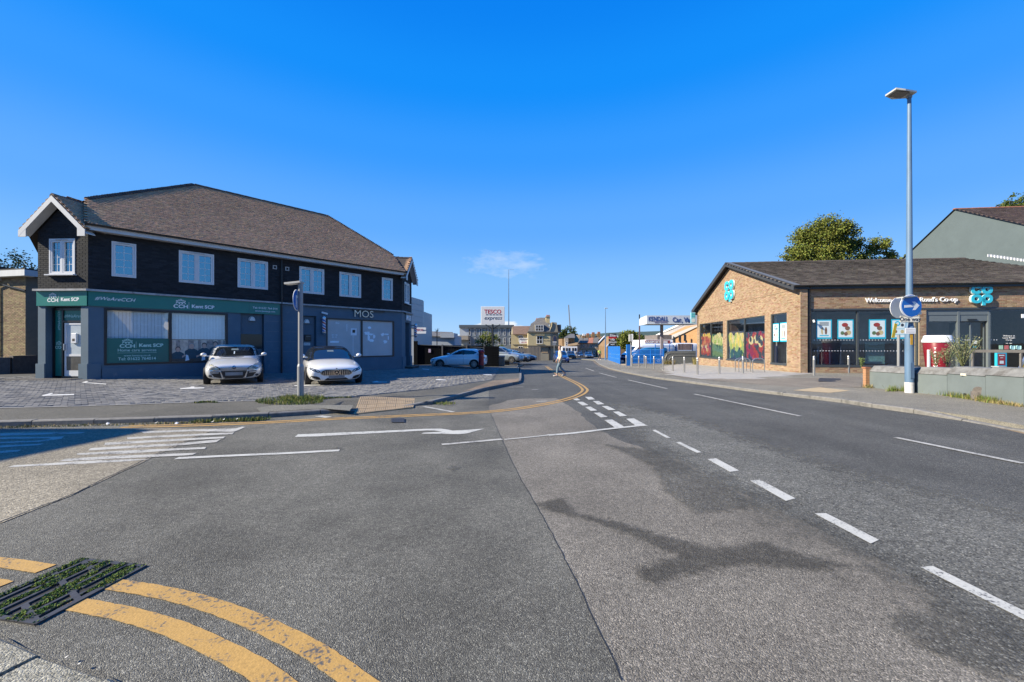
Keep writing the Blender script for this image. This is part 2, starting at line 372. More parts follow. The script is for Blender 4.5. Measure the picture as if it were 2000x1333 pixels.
def feathered(name, pts, dz, mat, fw=.12, cell=.05, kind=None, label=None, parent=None):
    """a worn or stained area whose edge breaks up into the surface round it"""
    P = [Vector((p[0], p[1])) for p in pts]; n_ = len(P)
    x0, x1, y0, y1 = min(p.x for p in P) - fw, max(p.x for p in P) + fw, min(p.y for p in P) - fw, max(p.y for p in P) + fw
    nx_, ny_ = int((x1 - x0) / cell) + 2, int((y1 - y0) / cell) + 2; idx, vs, fd, fs = {}, [], [], []
    def dist(p):
        best = 1e9
        for i in range(n_):
            a, b = P[i - 1], P[i]; ab = b - a; t = max(0, min(1, (p - a).dot(ab) / max(1e-9, ab.length_squared))); best = min(best, (p - a - ab * t).length_squared)
        return math.sqrt(best) * (1 if inside(p, P) else -1)
    for j in range(ny_):
        for i in range(nx_):
            p = Vector((x0 + i * cell, y0 + j * cell)); d = dist(p)
            if d > -fw - cell: idx[i, j] = len(vs); vs.append((p.x, p.y, G(p.x, p.y) + dz)); fd.append(max(0, min(1, (d + fw) / (2 * fw))))
    for (i, j) in idx:
        q = [(i, j), (i + 1, j), (i + 1, j + 1), (i, j + 1)]
        if all(k in idx for k in q): fs.append([idx[k] for k in q])
    me = bpy.data.meshes.new(name); me.from_pydata(vs, [], fs); at_ = me.attributes.new('fade', 'FLOAT', 'POINT'); at_.data.foreach_set('value', fd); me.materials.append(mat)
    o = bpy.data.objects.new(name, me); COL.objects.link(o)
    if parent: o.parent = parent
    return props(o, label, kind=kind)
def inside(p, poly):
    c = False; n_ = len(poly)
    for i in range(n_):
        a, b = poly[i], poly[i - 1]
        if (a.y > p.y) != (b.y > p.y) and p.x < (b.x - a.x) * (p.y - a.y) / (b.y - a.y) + a.x: c = not c
    return c
def feather_mat(m, grain=9, amt=.9):
    """let a tarmac material break up along the 'fade' attribute"""
    t = m.node_tree; N = t.nodes; L = t.links.new; at_ = N.new('ShaderNodeAttribute'); at_.attribute_name = 'fade'
    tc_ = N.new('ShaderNodeTexCoord'); nz_ = N.new('ShaderNodeTexNoise'); nz_.inputs['Scale'].default_value = grain; nz_.inputs['Detail'].default_value = 8; nz_.inputs['Roughness'].default_value = .75; L(tc_.outputs['Object'], nz_.inputs[0])
    a_ = N.new('ShaderNodeMath'); a_.operation = 'MULTIPLY_ADD'; L(nz_.outputs[0], a_.inputs[0]); a_.inputs[1].default_value = 2.2; L(at_.outputs['Fac'], a_.inputs[2])
    r_ = N.new('ShaderNodeMapRange'); r_.inputs[1].default_value = 1.25; r_.inputs[2].default_value = 1.95; r_.inputs[4].default_value = amt; L(a_.outputs[0], r_.inputs[0])
    tr = N.new('ShaderNodeBsdfTransparent'); mx_ = N.new('ShaderNodeMixShader'); L(r_.outputs[0], mx_.inputs[0]); L(tr.outputs[0], mx_.inputs[1]); L(N['Principled BSDF'].outputs[0], mx_.inputs[2]); L(mx_.outputs[0], N['Material Output'].inputs[0])

far_grass = pbr('far_ground', (0.11, 0.11, 0.09), .95, var=.35, scale=.05)
g = MB(); n = 24
xs = [-4000, -1200, -400, -150, -60, -25, -12, -7, -5.5, -4, -2.5, -1, 0.5, 2, 7, 9, 11, 14, 25, 60, 150, 400, 1200, 4000]
ys = [-1500, -300, -60, -30, 0, 30, 80, 170, 400, 900, 2000, 4500]
g.add([(x, y, G(x, y) - 0.09) for y in ys for x in xs], [(j * n + i, j * n + i + 1, (j + 1) * n + i + 1, (j + 1) * n + i) for j in range(len(ys) - 1) for i in range(n - 1)])
g.build('ground', far_grass, kind='structure')

# wooded hills closing the street, far off
hillm = pbr('hill_wood', (0.035, 0.062, 0.045), .95, var=.5, scale=.03)
h = MB(); hv = []; nx = 120
for j, (yy, k) in enumerate(((1300, 0), (1500, .55), (1750, .9), (1950, 1), (2600, .4))):
    for i in range(nx):
        x = -1500 + 3600 * i / (nx - 1); u = 1000 + F * x / 1950
        top = 62 * math.exp(-((u - 1330) / 330) ** 2) + 8 + 5 * noise.noise(Vector((x * .004, 0, 1))) + (1.6 * noise.noise(Vector((x * .06, j * 3.1, 5))) if k > .3 else 0)
        hv.append((x, yy, -4.2 + top * k))
h.add(hv, [(j * nx + i, j * nx + i + 1, (j + 1) * nx + i + 1, (j + 1) * nx + i) for j in range(4) for i in range(nx - 1)])
h.build('hills', hillm, kind='structure')

# --- the carriageway
tar, tnt, tsc, tb = asphalt('tarmac_main', ((.031, .031, .032), (.066, .066, .068), (.19, .19, .19)), 150, .45, .3)
grey, *_ = asphalt('tarmac_side', ((.046, .0455, .045), (.100, .098, .095), (.27, .265, .255)), 205, .5, .5, wear=(.5, .16, 1))
pale, pnt, psc, pb = asphalt('tarmac_pale', ((.074, .068, .064), (.150, .139, .131), (.33, .30, .285)), 165, .5, .36, wear=(.55, .12, 1))
conc, *_ = asphalt('worn_concrete', ((.095, .083, .068), (.185, .165, .138), (.34, .31, .27)), 95, .7, .32, wear=(.2, .5, 1))
patchm, *_ = asphalt('tarmac_patch', ((.034, .034, .035), (.085, .085, .086), (.30, .30, .30)), 110, .8, .5)
stainm, *_ = asphalt('oil_stain', ((.020, .020, .020), (.050, .049, .048), (.14, .14, .135)), 120, .55, .35)

road = sheet('road', [(-40, -25), (40, -25), (40, 2), (24, 6), (30, 120), (40, 260), (-8, 260), (-14, 60), (-12, 26), (-40, 24)], 0, tar, kind='structure')
# lighter stretches of the older surface, their edges worn ragged
def ragged(pts, amp, step=0.35, seed=0):
    out = []
    for i in range(len(pts)):
        a, b = Vector(pts[i]), Vector(pts[(i + 1) % len(pts)]); L = (b - a).length; k = max(1, int(L / step)); n_ = Vector((-(b - a).y, (b - a).x)).normalized()
        for j in range(k):
            p = a.lerp(b, j / k); out.append(p + n_ * amp * (noise.noise(Vector((p.x * 1.7, p.y * 1.7, seed))) + .6 * noise.noise(Vector((p.x * 6, p.y * 6, seed)))))
    return out
side_pts = gp([(955, 800), (985, 870), (1015, 933), (1060, 1010), (1110, 1107), (1215, 1331)])
side = [Vector((.9, -3))] + [Vector((p.x + .15, -.2)) for p in side_pts[-1:]] + side_pts[::-1] + gp([(955, 760)]) + [Vector((-2.2, 10)), Vector((-40, 12)), Vector((-40, -25)), Vector((.9, -25))]
side_road = sheet('side_road', ragged(side, .012, .12, 3), .004, grey, kind='structure')
old = gp([(925, 800), (950, 870), (1010, 1002), (1045, 1100), (1130, 1331)]) + [Vector((.2, -2)), Vector((5, -2))] + gp([(2000, 1290), (1890, 1190), (1720, 1095), (1560, 1015), (1420, 945), (1330, 900), (1240, 872), (1170, 842), (1120, 800), (1085, 778), (1010, 780)])
old_road = sheet('worn_road_strip', ragged(old, .10, .22, 8), .0035, pale, kind='structure')
mid, mnt, msc, mb_ = asphalt('tarmac_coarse', ((.050, .050, .051), (.120, .120, .121), (.31, .31, .31)), 115, .7, .3)
edge = gp([(1250, 860), (1330, 905), (1420, 950), (1560, 1022), (1720, 1105), (1890, 1205), (2000, 1300)]) + [Vector((4, -.5)), Vector((6.2, -.5))] + gp([(2000, 1010), (1800, 960), (1600, 905), (1440, 850), (1330, 815), (1240, 795), (1190, 790), (1215, 832)])
feather_mat(mid, 5, .8)
feathered('coarse_road_strip', edge, .006, mid, .35, .14, kind='structure')
patch1 = gp([(1185, 870), (1275, 912), (1300, 960), (1362, 1004), (1488, 992), (1440, 965), (1390, 935), (1330, 905), (1270, 880)])
feather_mat(patchm, 10, .5)
feathered('coarse_patch', patch1, .008, patchm, .06, .05, parent=road, label='dark coarse repair patch with a clean cut lower edge')
patch2 = gp([(1730, 1212), (1850, 1180), (1930, 1215), (2000, 1262), (2060, 1331), (1960, 1331), (1800, 1262)])
feathered('coarse_patch', patch2, .008, patchm, .05, .03, parent=road, label='dark coarse repair patch beside the broken white line')
spill = gp([(1045, 985), (1100, 975), (1128, 1005), (1200, 1020), (1300, 1050), (1400, 1075), (1490, 1060), (1530, 1075), (1600, 1095), (1655, 1105), (1600, 1118), (1540, 1112), (1450, 1103), (1400, 1112), (1330, 1128), (1285, 1142), (1252, 1132), (1240, 1115), (1300, 1095), (1325, 1088), (1270, 1065), (1210, 1040), (1150, 1018), (1070, 1000)])
feather_mat(stainm, 16, .46)
feathered('stain', spill, .0085, stainm, .05, .025, parent=road, label='dark branching spill stain on the worn tarmac')
for k, (u, v, r) in enumerate(((885, 916, 13), (660, 878, 10))):
    pts = []
    for i in range(26):
        a = i / 26 * 6.283; rr = r * (.55 + .8 * abs(noise.noise(Vector((math.cos(a) * 1.6, math.sin(a) * 1.6, k * 5))))); pts.append((u + rr * math.cos(a) * 1.15, v + rr * .55 * math.sin(a)))
    feathered('stain', gp(pts), .0085, patchm, .02, .02, parent=road)
cl = gp([(0, 1024), (60, 1001), (140, 970), (200, 941), (268, 909), (310, 888), (392, 852), (425, 838), (230, 838), (0, 846)]) + [Vector((-9, 4.6)), Vector((-9, 3))]
slab = sheet('old_concrete', ragged(cl, .02, .12, 4), .0085, conc, kind='structure')
seamm = pbr('seam_tar', (.022, .022, .021), .7)
seam = smooth_line(gp([(0, 1022), (60, 999), (140, 968), (200, 939), (268, 907), (310, 886), (392, 850)]), 8)
strip('road_seam', seam, .007, .0098, seamm, road, .005)
seam2 = smooth_line(side_pts, 10)
strip('road_seam', seam2, .0028, .0062, seamm, road, .004)
crack = smooth_line(gp([(1262, 836), (1330, 835), (1380, 839), (1440, 848)]), 8)
strip('road_seam', crack, .004, .0115, seamm, road, .008)

# --- painted markings, each a part of the road
white = worn_paint('white_road_paint', (.46, .455, .41), (.075, .075, .075), .40)
wornw = worn_paint('thin_white_road_paint', (.42, .41, .365), (.10, .095, .09), .50)
yellow = worn_paint('yellow_road_paint', (.42, .25, .068), (.075, .072, .07), .42)
yfaint = worn_paint('faded_yellow_paint', (.25, .17, .085), (.08, .075, .07), .52)
def mark(name, pix, mat=white, dz=.0105, amp=.006): return sheet(name, ragged(gp(pix), amp, .09, len(pix)), dz, mat, road)
def z3(*p): return [(960 + a / 4.5455, 680 + b / 4.5455) for a, b in p]
for q in (((830, 437), (885, 437), (920, 460), (862, 463)), ((900, 475), (950, 474), (1003, 503), (945, 506)), ((978, 521), (1030, 519), (1100, 553), (1040, 556)), ((1078, 570), (1130, 568), (1205, 607), (1142, 611)), ((1195, 634), (1265, 630), (1372, 690), (1280, 694)),
          ((725, 458), (760, 449), (790, 466), (752, 471)), ((760, 483), (808, 480), (860, 511), (808, 515)), ((830, 528), (880, 525), (940, 559), (882, 563)), ((908, 580), (960, 577), (1032, 617), (972, 621)), ((1003, 645), (1070, 640), (1180, 705), (1095, 712))):
    mark('give_way_mark', z3(*q))
for q in (((1427, 735), (1455, 732), (1590, 803), (1558, 806)), ((1637, 845), (1675, 841), (1865, 933), (1822, 938))): mark('lane_dash', z3(*q))
for q in (((1382, 899), (1399, 897), (1443, 921), (1426, 924)), ((1465, 941), (1483, 939), (1554, 976), (1535, 981)), ((1592, 1006), (1613, 1005), (1718, 1058), (1700, 1065)), ((1797, 1111), (1822, 1109), (2004, 1199), (2004, 1217)), ((2060, 1236), (2090, 1232), (2300, 1331), (2260, 1331))): mark('lane_dash', q)
for a, b, w in (((1750, 856), (2000, 907), .05), ((1356, 770.5), (1563, 814), .05), ((1227, 743), (1303, 760), .05), ((1170, 729), (1204, 738), .05), ((1144, 719.6), (1160, 725.5), .05), ((2200, 950), (2500, 1010), .05)):
    p, q = gp([a, b]); strip('centre_dash', [p.lerp(q, i / 8) for i in range(9)], w, .0105, wornw, road, .004)
for pts, w, m_ in (([(345, 897), (450, 892), (560, 887), (663, 881.5)], .05, white), ([(863, 870), (920, 865), (980, 859.5)], .045, wornw), ([(985, 860), (1038, 855), (1070, 851.5)], .03, wornw), ([(1070, 851.6), (1120, 847.5), (1190, 839), (1262, 831.5)], .05, white), ([(20, 913), (110, 908)], .04, wornw)):
    L = smooth_line(gp(pts), 6); strip('lane_line', L, w, .0108, m_, road, .003)
def z1(*p): return [(a / 4, 760 + b / 4) for a, b in p]
for q in (((1090, 338), (1500, 322), (1840, 314), (1890, 300), (1915, 303), (1830, 340), (1500, 336), (1120, 352)), ((990, 384), (1400, 362), (1832, 345), (1815, 360), (1400, 378), (1000, 398)), ((820, 428), (1250, 402), (1762, 378), (1745, 392), (1250, 420), (815, 445)),
          ((710, 468), (1100, 446), (1400, 432), (1730, 398), (1690, 422), (1400, 448), (1000, 470), (690, 488)), ((605, 510), (1000, 486), (1310, 474), (1612, 460), (1600, 476), (1310, 490), (1000, 512), (600, 522)), ((455, 574), (520, 552), (900, 530), (1250, 516), (1540, 506), (1500, 524), (1200, 540), (900, 552)), ((175, 602), (600, 574), (1000, 556), (1180, 556), (1000, 572), (600, 594), (180, 614)),
          ((0, 352), (400, 346), (665, 343), (640, 353), (300, 362), (0, 372)), ((0, 385), (420, 380), (500, 376), (480, 396), (300, 420), (0, 430), (0, 421), (280, 410), (400, 398), (380, 391), (0, 397)), ((0, 448), (200, 440), (345, 433), (300, 446), (0, 464)), ((0, 492), (165, 482), (140, 498), (0, 508))):
    mark('hatch_stripe', z1(*q), wornw, .0112, .012)
mark('turn_arrow', [(576, 855), (582, 850), (700, 845), (780, 841.5), (833, 839), (862, 838.8), (874, 840.5), (884, 842.6), (915, 841), (947, 838.6), (930, 843), (912, 848), (897, 849.6), (860, 848.8), (823, 848.6), (828, 846.6), (850, 845.4), (864, 844.4), (850, 842.6), (833, 842.2), (700, 849.5), (620, 854)], white, .0098, .006)
def double_line(name, L, gap, half, mat):
    for s in (gap, -gap): strip(name, offset_line(L, s), half, .0082, mat, road, .0018)
yl = smooth_line(gp([(245, 834), (340, 832.6), (440, 829.5), (545, 825), (650, 819), (740, 815.5), (830, 811.5), (900, 808.6), (950, 805.5), (1000, 800.5), (1040, 794.6), (1092, 784.5), (1127, 774.2), (1142, 764.5), (1139, 757.5), (1126, 749), (1101, 737), (1079, 725), (1067, 716)]), 7)
double_line('yellow_line', yl, .085, .045, yellow)
yn = smooth_line(gp([(172, 1162), (205, 1166), (290, 1182), (375, 1206), (470, 1245), (560, 1292), (613, 1331), (720, 1420), (850, 1560)]), 8)
double_line('yellow_line', yn, .088, .047, yellow)
ynl = smooth_line([Vector((-6, 2.2))] + gp([(-200, 1107), (-80, 1112), (0, 1122), (48, 1130)]), 8)
double_line('yellow_line', ynl, .088, .047, yellow)
yr = smooth_line([Vector((7.45, -6)), Vector((7.45, 0)), Vector((7.45, 4))] + gp([(2000, 845), (1888, 821.5), (1790, 806), (1711, 795), (1640, 785), (1465, 763.5), (1340, 746.5), (1275, 738.5), (1222, 729), (1185, 720.5), (1165, 711), (1158, 704)]), 5)
double_line('faded_yellow_line', yr, .07, .04, yfaint)
for u, v, l in ((1016, 750, 8), (1008, 757, 14), (1045, 762, 6), (1058, 785, 10)):
    p, q = gp([(u - l, v + .2), (u + l, v - .4)]); strip('paint_trace', [p, q], .05, .0108, wornw, road)
p, q = gp([(827, 795), (886, 806)]); strip('paint_trace', [p, p.lerp(q, .5), q], .05, .0108, wornw, road)
p, q = gp([(622, 814), (643, 816.5)]); strip('paint_trace', [p, q], .08, .0108, wornw, road)

# --- kerbs and pavements
kerbm = pbr('kerb_stone', (.165, .158, .145), .9, var=.28, scale=14, bump=.02, dirt=((.09, .088, .08), 3, .52))
pavm, *_ = asphalt('pavement_tarmac', ((.040, .039, .037), (.088, .085, .080), (.20, .19, .18)), 170, .45, .32, wear=(.25, .25, 1))
pavr, *_ = asphalt('pavement_tarmac_pale', ((.085, .080, .074), (.172, .162, .150), (.30, .29, .27)), 170, .4, .25, wear=(.5, .12, 1))
def kerb(parent, line, heights, step=0.915, w=.13, mat=None):
    """a row of separate kerb stones along a line; heights = top above the road at each point of the line"""
    pts, hs = [line[0]], [heights[0]]; acc = 0.0
    for (a, b), (ha, hb) in zip(zip(line, line[1:]), zip(heights, heights[1:])):
        L = (b - a).length; s = step - acc
        while s <= L: pts.append(a.lerp(b, s / L)); hs.append(ha + (hb - ha) * s / L); s += step
        acc = (acc + L) % step
    pts.append(line[-1]); hs.append(heights[-1])
    for i in range(len(pts) - 1):
        a, b = pts[i], pts[i + 1]; d = b - a
        if d.length < .2: continue
        n_ = Vector((-d.y, d.x)).normalized() * w; e = d.normalized() * .006; a, b = a + e, b - e; j = random.uniform(-.006, .006)
        m = MB(); vs = []
        for p, hh in ((a, hs[i] + j), (b, hs[i + 1] + j)):
            for q, z in ((p, -.12), (p, hh - .02), (p + n_ * .16, hh), (p + n_, hh), (p + n_, -.12)): vs.append((q.x, q.y, G(q.x, q.y) + z))
        m.add(vs, [(0, 1, 6, 5), (1, 2, 7, 6), (2, 3, 8, 7), (3, 4, 9, 8), (4, 3, 2, 1, 0), (5, 6, 7, 8, 9)])
        m.build('kerb_stone', mat or kerbm, parent)
# left pavement: kerb line from off frame, dropped at the crossing, round the corner and up the street
kl = [Vector((-30, 5.0)), Vector((-14, 5.25))] + gp([(0, 824), (121, 821), (237, 818), (347, 815), (450, 812), (545, 806.5), (632, 801)], .09) + gp([(688, 805.2), (746, 799), (807, 792.5)], .012) + gp([(839, 785.5), (890, 773), (950, 757.5), (1000, 748.5), (1017, 744)], .09)
kh = [.1] * 9 + [.018, .018, .018] + [.1] * 5
kc = gp([(1019, 738), (1019, 730), (1017, 722), (1012, 716)], .09) + [Vector((.7, 42)), Vector((1.2, 60)), Vector((1.5, 110))]
left_line = kl + kc
inner = gp([(0, 797.5), (160, 794), (385, 786), (530, 783), (690, 776), (842, 760), (962, 742), (974, 724)], .1)
ins = [left_line[0] + Vector((0, .13))] + [p + (Vector((-(left_line[i + 1] - left_line[i - 1]).y, (left_line[i + 1] - left_line[i - 1]).x)).normalized() * .13) for i, p in list(enumerate(left_line))[1:-1]] + [left_line[-1] + Vector((-.13, 0))]
lp = thing('pavement', None, None, kind='structure')
def lip(p):
    """height of the left pavement's surface above the road"""
    best = min(range(len(kl)), key=lambda i: (kl[i] - p).length)
    d = (kl[best] - p).length
    return kh[best] + (0.1 - kh[best]) * sstep(.3, 1.6, d) if best < len(kh) else .1
bm = drape(ins + [Vector((-4, 110)), Vector((-4, 37))] + inner[::-1] + [Vector((-30, inner[0].y + .3))], .1)
bmesh.ops.subdivide_edges(bm, edges=[e for e in bm.edges if e.calc_length() > 1.2], cuts=2, use_grid_fill=False); bmesh.ops.triangulate(bm, faces=bm.faces[:])
for v in bm.verts: v.co.z = G(v.co.x, v.co.y) + lip(v.co.xy) - .004
me = bpy.data.meshes.new('pavement_surface'); bm.to_mesh(me); bm.free(); me.materials.append(pavm)
o = bpy.data.objects.new('pavement_surface', me); COL.objects.link(o); o.parent = lp
kerb(lp, kl, kh); kerb(lp, [kl[-1]] + kc[:5], [.1] * 6); 
# buff blister paving at the crossing: separate slabs with raised bars
tact = pbr('buff_tactile_paving', (.36, .265, .155), .85, var=.18, scale=9, bump=.01)
c0, c1, c2, c3 = gp([(704, 777), (811, 778), (808, 791.5), (690, 803.5)], .08)
for i in range(6):
    for j in range(4):
        def P(s, t): return c0.lerp(c1, s).lerp(c3.lerp(c2, s), t)
        e = .012; a, b, c, d = P((i + e) / 6, (j + e) / 4), P((i + 1 - e) / 6, (j + e) / 4), P((i + 1 - e) / 6, (j + 1 - e) / 4), P((i + e) / 6, (j + 1 - e) / 4)
        m = MB(); zz = lambda p, k: (p.x, p.y, G(p.x, p.y) + lip(p) + k); hgt = random.uniform(.004, .008)
        m.add([zz(p, -.02) for p in (a, b, c, d)] + [zz(p, hgt) for p in (a, b, c, d)], [(4, 5, 6, 7), (0, 1, 5, 4), (1, 2, 6, 5), (2, 3, 7, 6), (3, 0, 4, 7)])
        for k in range(5):
            s0, s1 = (k + .22) / 5, (k + .72) / 5; q = [a.lerp(b, s0).lerp(d.lerp(c, s0), .04), a.lerp(b, s1).lerp(d.lerp(c, s1), .04), a.lerp(b, s1).lerp(d.lerp(c, s1), .96), a.lerp(b, s0).lerp(d.lerp(c, s0), .96)]
            m.add([zz(p, hgt + .0005) for p in q] + [zz(p, hgt + .008) for p in q], [(4, 5, 6, 7), (0, 1, 5, 4), (1, 2, 6, 5), (2, 3, 7, 6), (3, 0, 4, 7)])
        m.build('paving_slab', tact, lp)
# paler and browner re-laid stretches of the left pavement
redp, *_ = asphalt('pavement_patch_red', ((.10, .075, .058), (.185, .140, .112), (.30, .25, .21)), 170, .4, .25)
sheet('relaid_strip', ragged(gp([(905, 765), (962, 744), (1014, 739.5), (1014, 745), (950, 757)], .1), .02, .2), .104, redp, lp)
pat2, *_ = asphalt('pavement_patch_grey', ((.075, .072, .068), (.150, .146, .138), (.28, .27, .26)), 170, .4, .25)
sheet('relaid_strip', ragged(gp([(500, 797), (545, 791), (690, 792), (683, 803), (632, 798.5), (510, 806)], .1), .02, .2), .104, pat2, lp)

# right pavement
rk = [Vector((7.62, -8)), Vector((7.62, 0)), Vector((7.63, 4))] + gp([(2000, 834), (1888, 814), (1790, 800), (1711, 790), (1640, 779.5), (1465, 760), (1340, 744), (1275, 736), (1225, 727), (1190, 719), (1170, 710.5), (1162, 704)], .1) + [Vector((13.5, 110)), Vector((20, 150))]
rp = thing('pavement', None, None, kind='structure')
kerb(rp, rk[::-1][2:], [.1] * 10 + [.03, .03] + [.1] * (len(rk) - 14))
ri = [p + Vector((.13, 0)) for p in rk]
sheet('pavement_surface', ri + [Vector((60, 150)), Vector((60, -8))], .097, pavr, rp, .15)
# front apron of pale concrete flags before the food shop, and the tan crossing strip
apm = pbr('pale_concrete_flag', (.30, .285, .26), .9, var=.14, scale=5, bump=.008)
ap = [on_ground(u, v, .1).xy for u, v in ((1300, 729), (1365, 740), (1440, 742), (1500, 737), (1560, 732), (1690, 722), (1700, 714), (1590, 724), (1555, 727), (1450, 715), (1366, 706), (1330, 712), (1300, 716))]
bx0, bx1, by0, by1 = min(p.x for p in ap), max(p.x for p in ap), min(p.y for p in ap), max(p.y for p in ap)
def inside(p, poly):
    c = False; n_ = len(poly)
    for i in range(n_):
        a, b = poly[i], poly[i - 1]
        if (a.y > p.y) != (b.y > p.y) and p.x < (b.x - a.x) * (p.y - a.y) / (b.y - a.y) + a.x: c = not c
    return c
k = 0
x = bx0
while x < bx1:
    y = by0
    while y < by1:
        if inside(Vector((x + .3, y + .45)), ap) and k < 300:
            m = MB(); e = .006; j = random.uniform(0, .006)
            vs = [(x + e, y + e), (x + .6 - e, y + e), (x + .6 - e, y + .9 - e), (x + e, y + .9 - e)]
            m.add([(a, b, G(a, b) + .09) for a, b in vs] + [(a, b, G(a, b) + .103 + j) for a, b in vs], [(4, 5, 6, 7), (0, 1, 5, 4), (1, 2, 6, 5), (2, 3, 7, 6), (3, 0, 4, 7)]); m.build('paving_slab', apm, rp); k += 1
        y += .9
    x += .6
tanm = pbr('tan_paving', (.36, .28, .17), .9, var=.2, scale=6)
sheet('crossing_strip', gp([(1548, 763), (1600, 757), (1660, 763.5), (1620, 768)], .1), .104, tanm, rp)
sheet('crossing_strip', gp([(1210, 709), (1222, 709), (1224, 714), (1214, 714)], .1), .104, tanm, rp)
sheet('relaid_strip', gp([(1270, 723), (1420, 741), (1500, 740), (1600, 738), (1680, 735), (1690, 757), (1560, 757), (1440, 748), (1330, 738)], .1), .1035, asphalt('pavement_brown', ((.085, .072, .066), (.165, .145, .13), (.28, .26, .24)), 170, .4, .25)[0], rp)
ironm = pbr('cast_iron', (.060, .060, .064), .55, .3, var=.3, scale=30)
def manhole(u, v, wu, wv, dz, parent):
    m = MB(); c = on_ground(u, v, dz); a, b = on_ground(u - wu, v, dz), on_ground(u, v - wv, dz); ex, ey = (c - a), (b - c)
    for i in range(5):
        for j in range(4):
            o_ = c + ex * ((i - 2) / 2.6) + ey * ((j - 1.5) / 2); hx, hy = ex * .13, ey * .17
            m.add([(*(o_ - hx - hy).xy, c.z + .008), (*(o_ + hx - hy).xy, c.z + .008), (*(o_ + hx + hy).xy, c.z + .008), (*(o_ - hx + hy).xy, c.z + .008)], [(0, 1, 2, 3)])
    q = [c - ex - ey, c + ex - ey, c + ex + ey, c - ex + ey]; m.add([(p.x, p.y, c.z + .004) for p in q], [(0, 1, 2, 3)])
    return m.build('manhole_cover', ironm, parent, fix=False)
manhole(1621, 742.5, 22, 3, .104, rp)
manhole(777, 821.5, 13, 3.6, .016, road)

# --- forecourt: rows of grey block paving in front of the corner building
fpoly = [Vector((-24, inner[0].y + .2))] + inner + [on_ground(974, 716, .1).xy, Vector((-6.4, 36)), Vector((-9, 34)), Vector((-24, 19))]
fc = thing('forecourt', None, None, kind='structure')
jm = pbr('paving_joint_sand', (.035, .036, .036), .95)
sheet('joint_bed', fpoly, .094, jm, fc)
bed = pbr('edging', (.30, .29, .27), .9)
strip('edging_strip', [Vector((-24, inner[0].y + .2))] + inner[:5], .05, .108, bed, fc)
blockm = pieces('grey_paving_block', (.168, .164, .157), .9, .16, .01, alt=(.185, .18, .17), alt_share=.3, fine=.08, scale=40, stain=.14)
ux, uy = Vector((.676, .737)), Vector((-.737, .676)); blocks = []
# laid in stretcher rows parallel to the building
b0 = Vector((-15.96, 15.0))
for r in range(-135, 40):
    for c_ in range(-80, 125):
        p = b0 + ux * (c_ * .21 + (.105 if r % 2 else 0)) + uy * (r * .125)
        if p.x < -21 or p.y > 34: continue
        if inside(p, fpoly) and inside(p + ux * .2 + uy * .12, fpoly): blocks.append((p - Vector((0, 0))).length and p)
blocks.sort(key=lambda p: p.length)
def block_shape(p):
    e = .009; j = random.uniform(-.003, .008); t = random.uniform(-.003, .003)
    q = [p + ux * e + uy * e, p + ux * (.21 - e) + uy * e, p + ux * (.21 - e) + uy * (.125 - e), p + ux * e + uy * (.125 - e)]
    o_ = [p + ux * .001 + uy * .001, p + ux * .209 + uy * .001, p + ux * .209 + uy * .124, p + ux * .001 + uy * .124]
    return [(a.x, a.y, G(a.x, a.y) + .095) for a in o_] + [(a.x, a.y, G(a.x, a.y) + .112 + j + (t if i > 1 else -t)) for i, a in enumerate(q)], [(4, 5, 6, 7), (0, 1, 5, 4), (1, 2, 6, 5), (2, 3, 7, 6), (3, 0, 4, 7)]
for p in blocks[:290]:
    m = MB(); m.add(*block_shape(p)); m.build('paving_block', blockm, fc, fix=False)
m = MB()
for p in blocks[290:]: m.add(*block_shape(p))
m.build('paving_blocks', blockm, fc, kind='stuff', fix=False)
lane = pbr('bay_paint', (.52, .52, .50), .7, var=.15)
def baymark(shape): return sheet('bay_mark', gp(shape, .12), .121, lane, fc)
def z5(*p): return [(a / 4.762, 540 + b / 4.762) for a, b in p]
baymark(z5((388, 1108), (480, 1085), (496, 1090), (465, 1100), (690, 1094), (690, 1104), (400, 1114)))
baymark(z5((1672, 1044), (1770, 1032), (1775, 1026), (1805, 1026), (1810, 1034), (1900, 1034), (1900, 1042), (1680, 1050)))
baymark(z5((760, 988), (800, 976), (825, 978), (800, 988), (990, 1000), (985, 1007), (790, 992)))
baymark([(575, 753), (600, 752), (625, 751.6), (625, 752.8), (575, 754.4)])
baymark([(727, 746.6), (735, 744.4), (740, 745), (738, 746), (755, 746), (757, 747), (728, 747.6)])
baymark([(851, 741.3), (858, 740.6), (862, 741.4), (872, 742.2), (872, 743.2), (852, 742.6)])
baymark([(943, 731), (960, 732), (961, 733.4), (944, 732.2)]); baymark([(824, 720.4), (838, 721.4), (838, 722.6), (826, 721.8)])

# --- drain cover full of moss, lower left
ia, ib, ic = on_ground(160, 1091, .010), on_ground(285, 1105, .010), on_ground(68, 1220, .010)
X, Y = ib - ia, ic - ib; dr = thing('drain_cover', 'black iron drain cover with moss growing through its slots', 'drain cover', (0, 0, 0))
def dp(s, t, z=0): p = ia + X * s + Y * t; return Vector((p.x, p.y, p.z + z))
m = MB()
def dbar(s0, t0, s1, t1, w):
    d = (dp(s1, t1) - dp(s0, t0)); n_ = Vector((-d.y, d.x, 0)).normalized() * w; p, q = dp(s0, t0), dp(s1, t1)
    m.prism([p - n_ - Vector((0, 0, .006)), q - n_ - Vector((0, 0, .006)), q + n_ - Vector((0, 0, .006)), p + n_ - Vector((0, 0, .006))], (0, 0, .010))
for t in (0.02, .98): dbar(0, t, 1, t, .012)
for s in (.02, .98): dbar(s, 0, s, 1, .016)
m.build('frame', ironm, dr)
for i in range(1, 8):
    m = MB(); dbar(i / 8, .03, i / 8, .48, .008); dbar(i / 8, .52, i / 8, .97, .008); m.build('bar', ironm, dr)
m = MB(); dbar(.04, .30, .96, .64, .013); m.build('bar', ironm, dr)
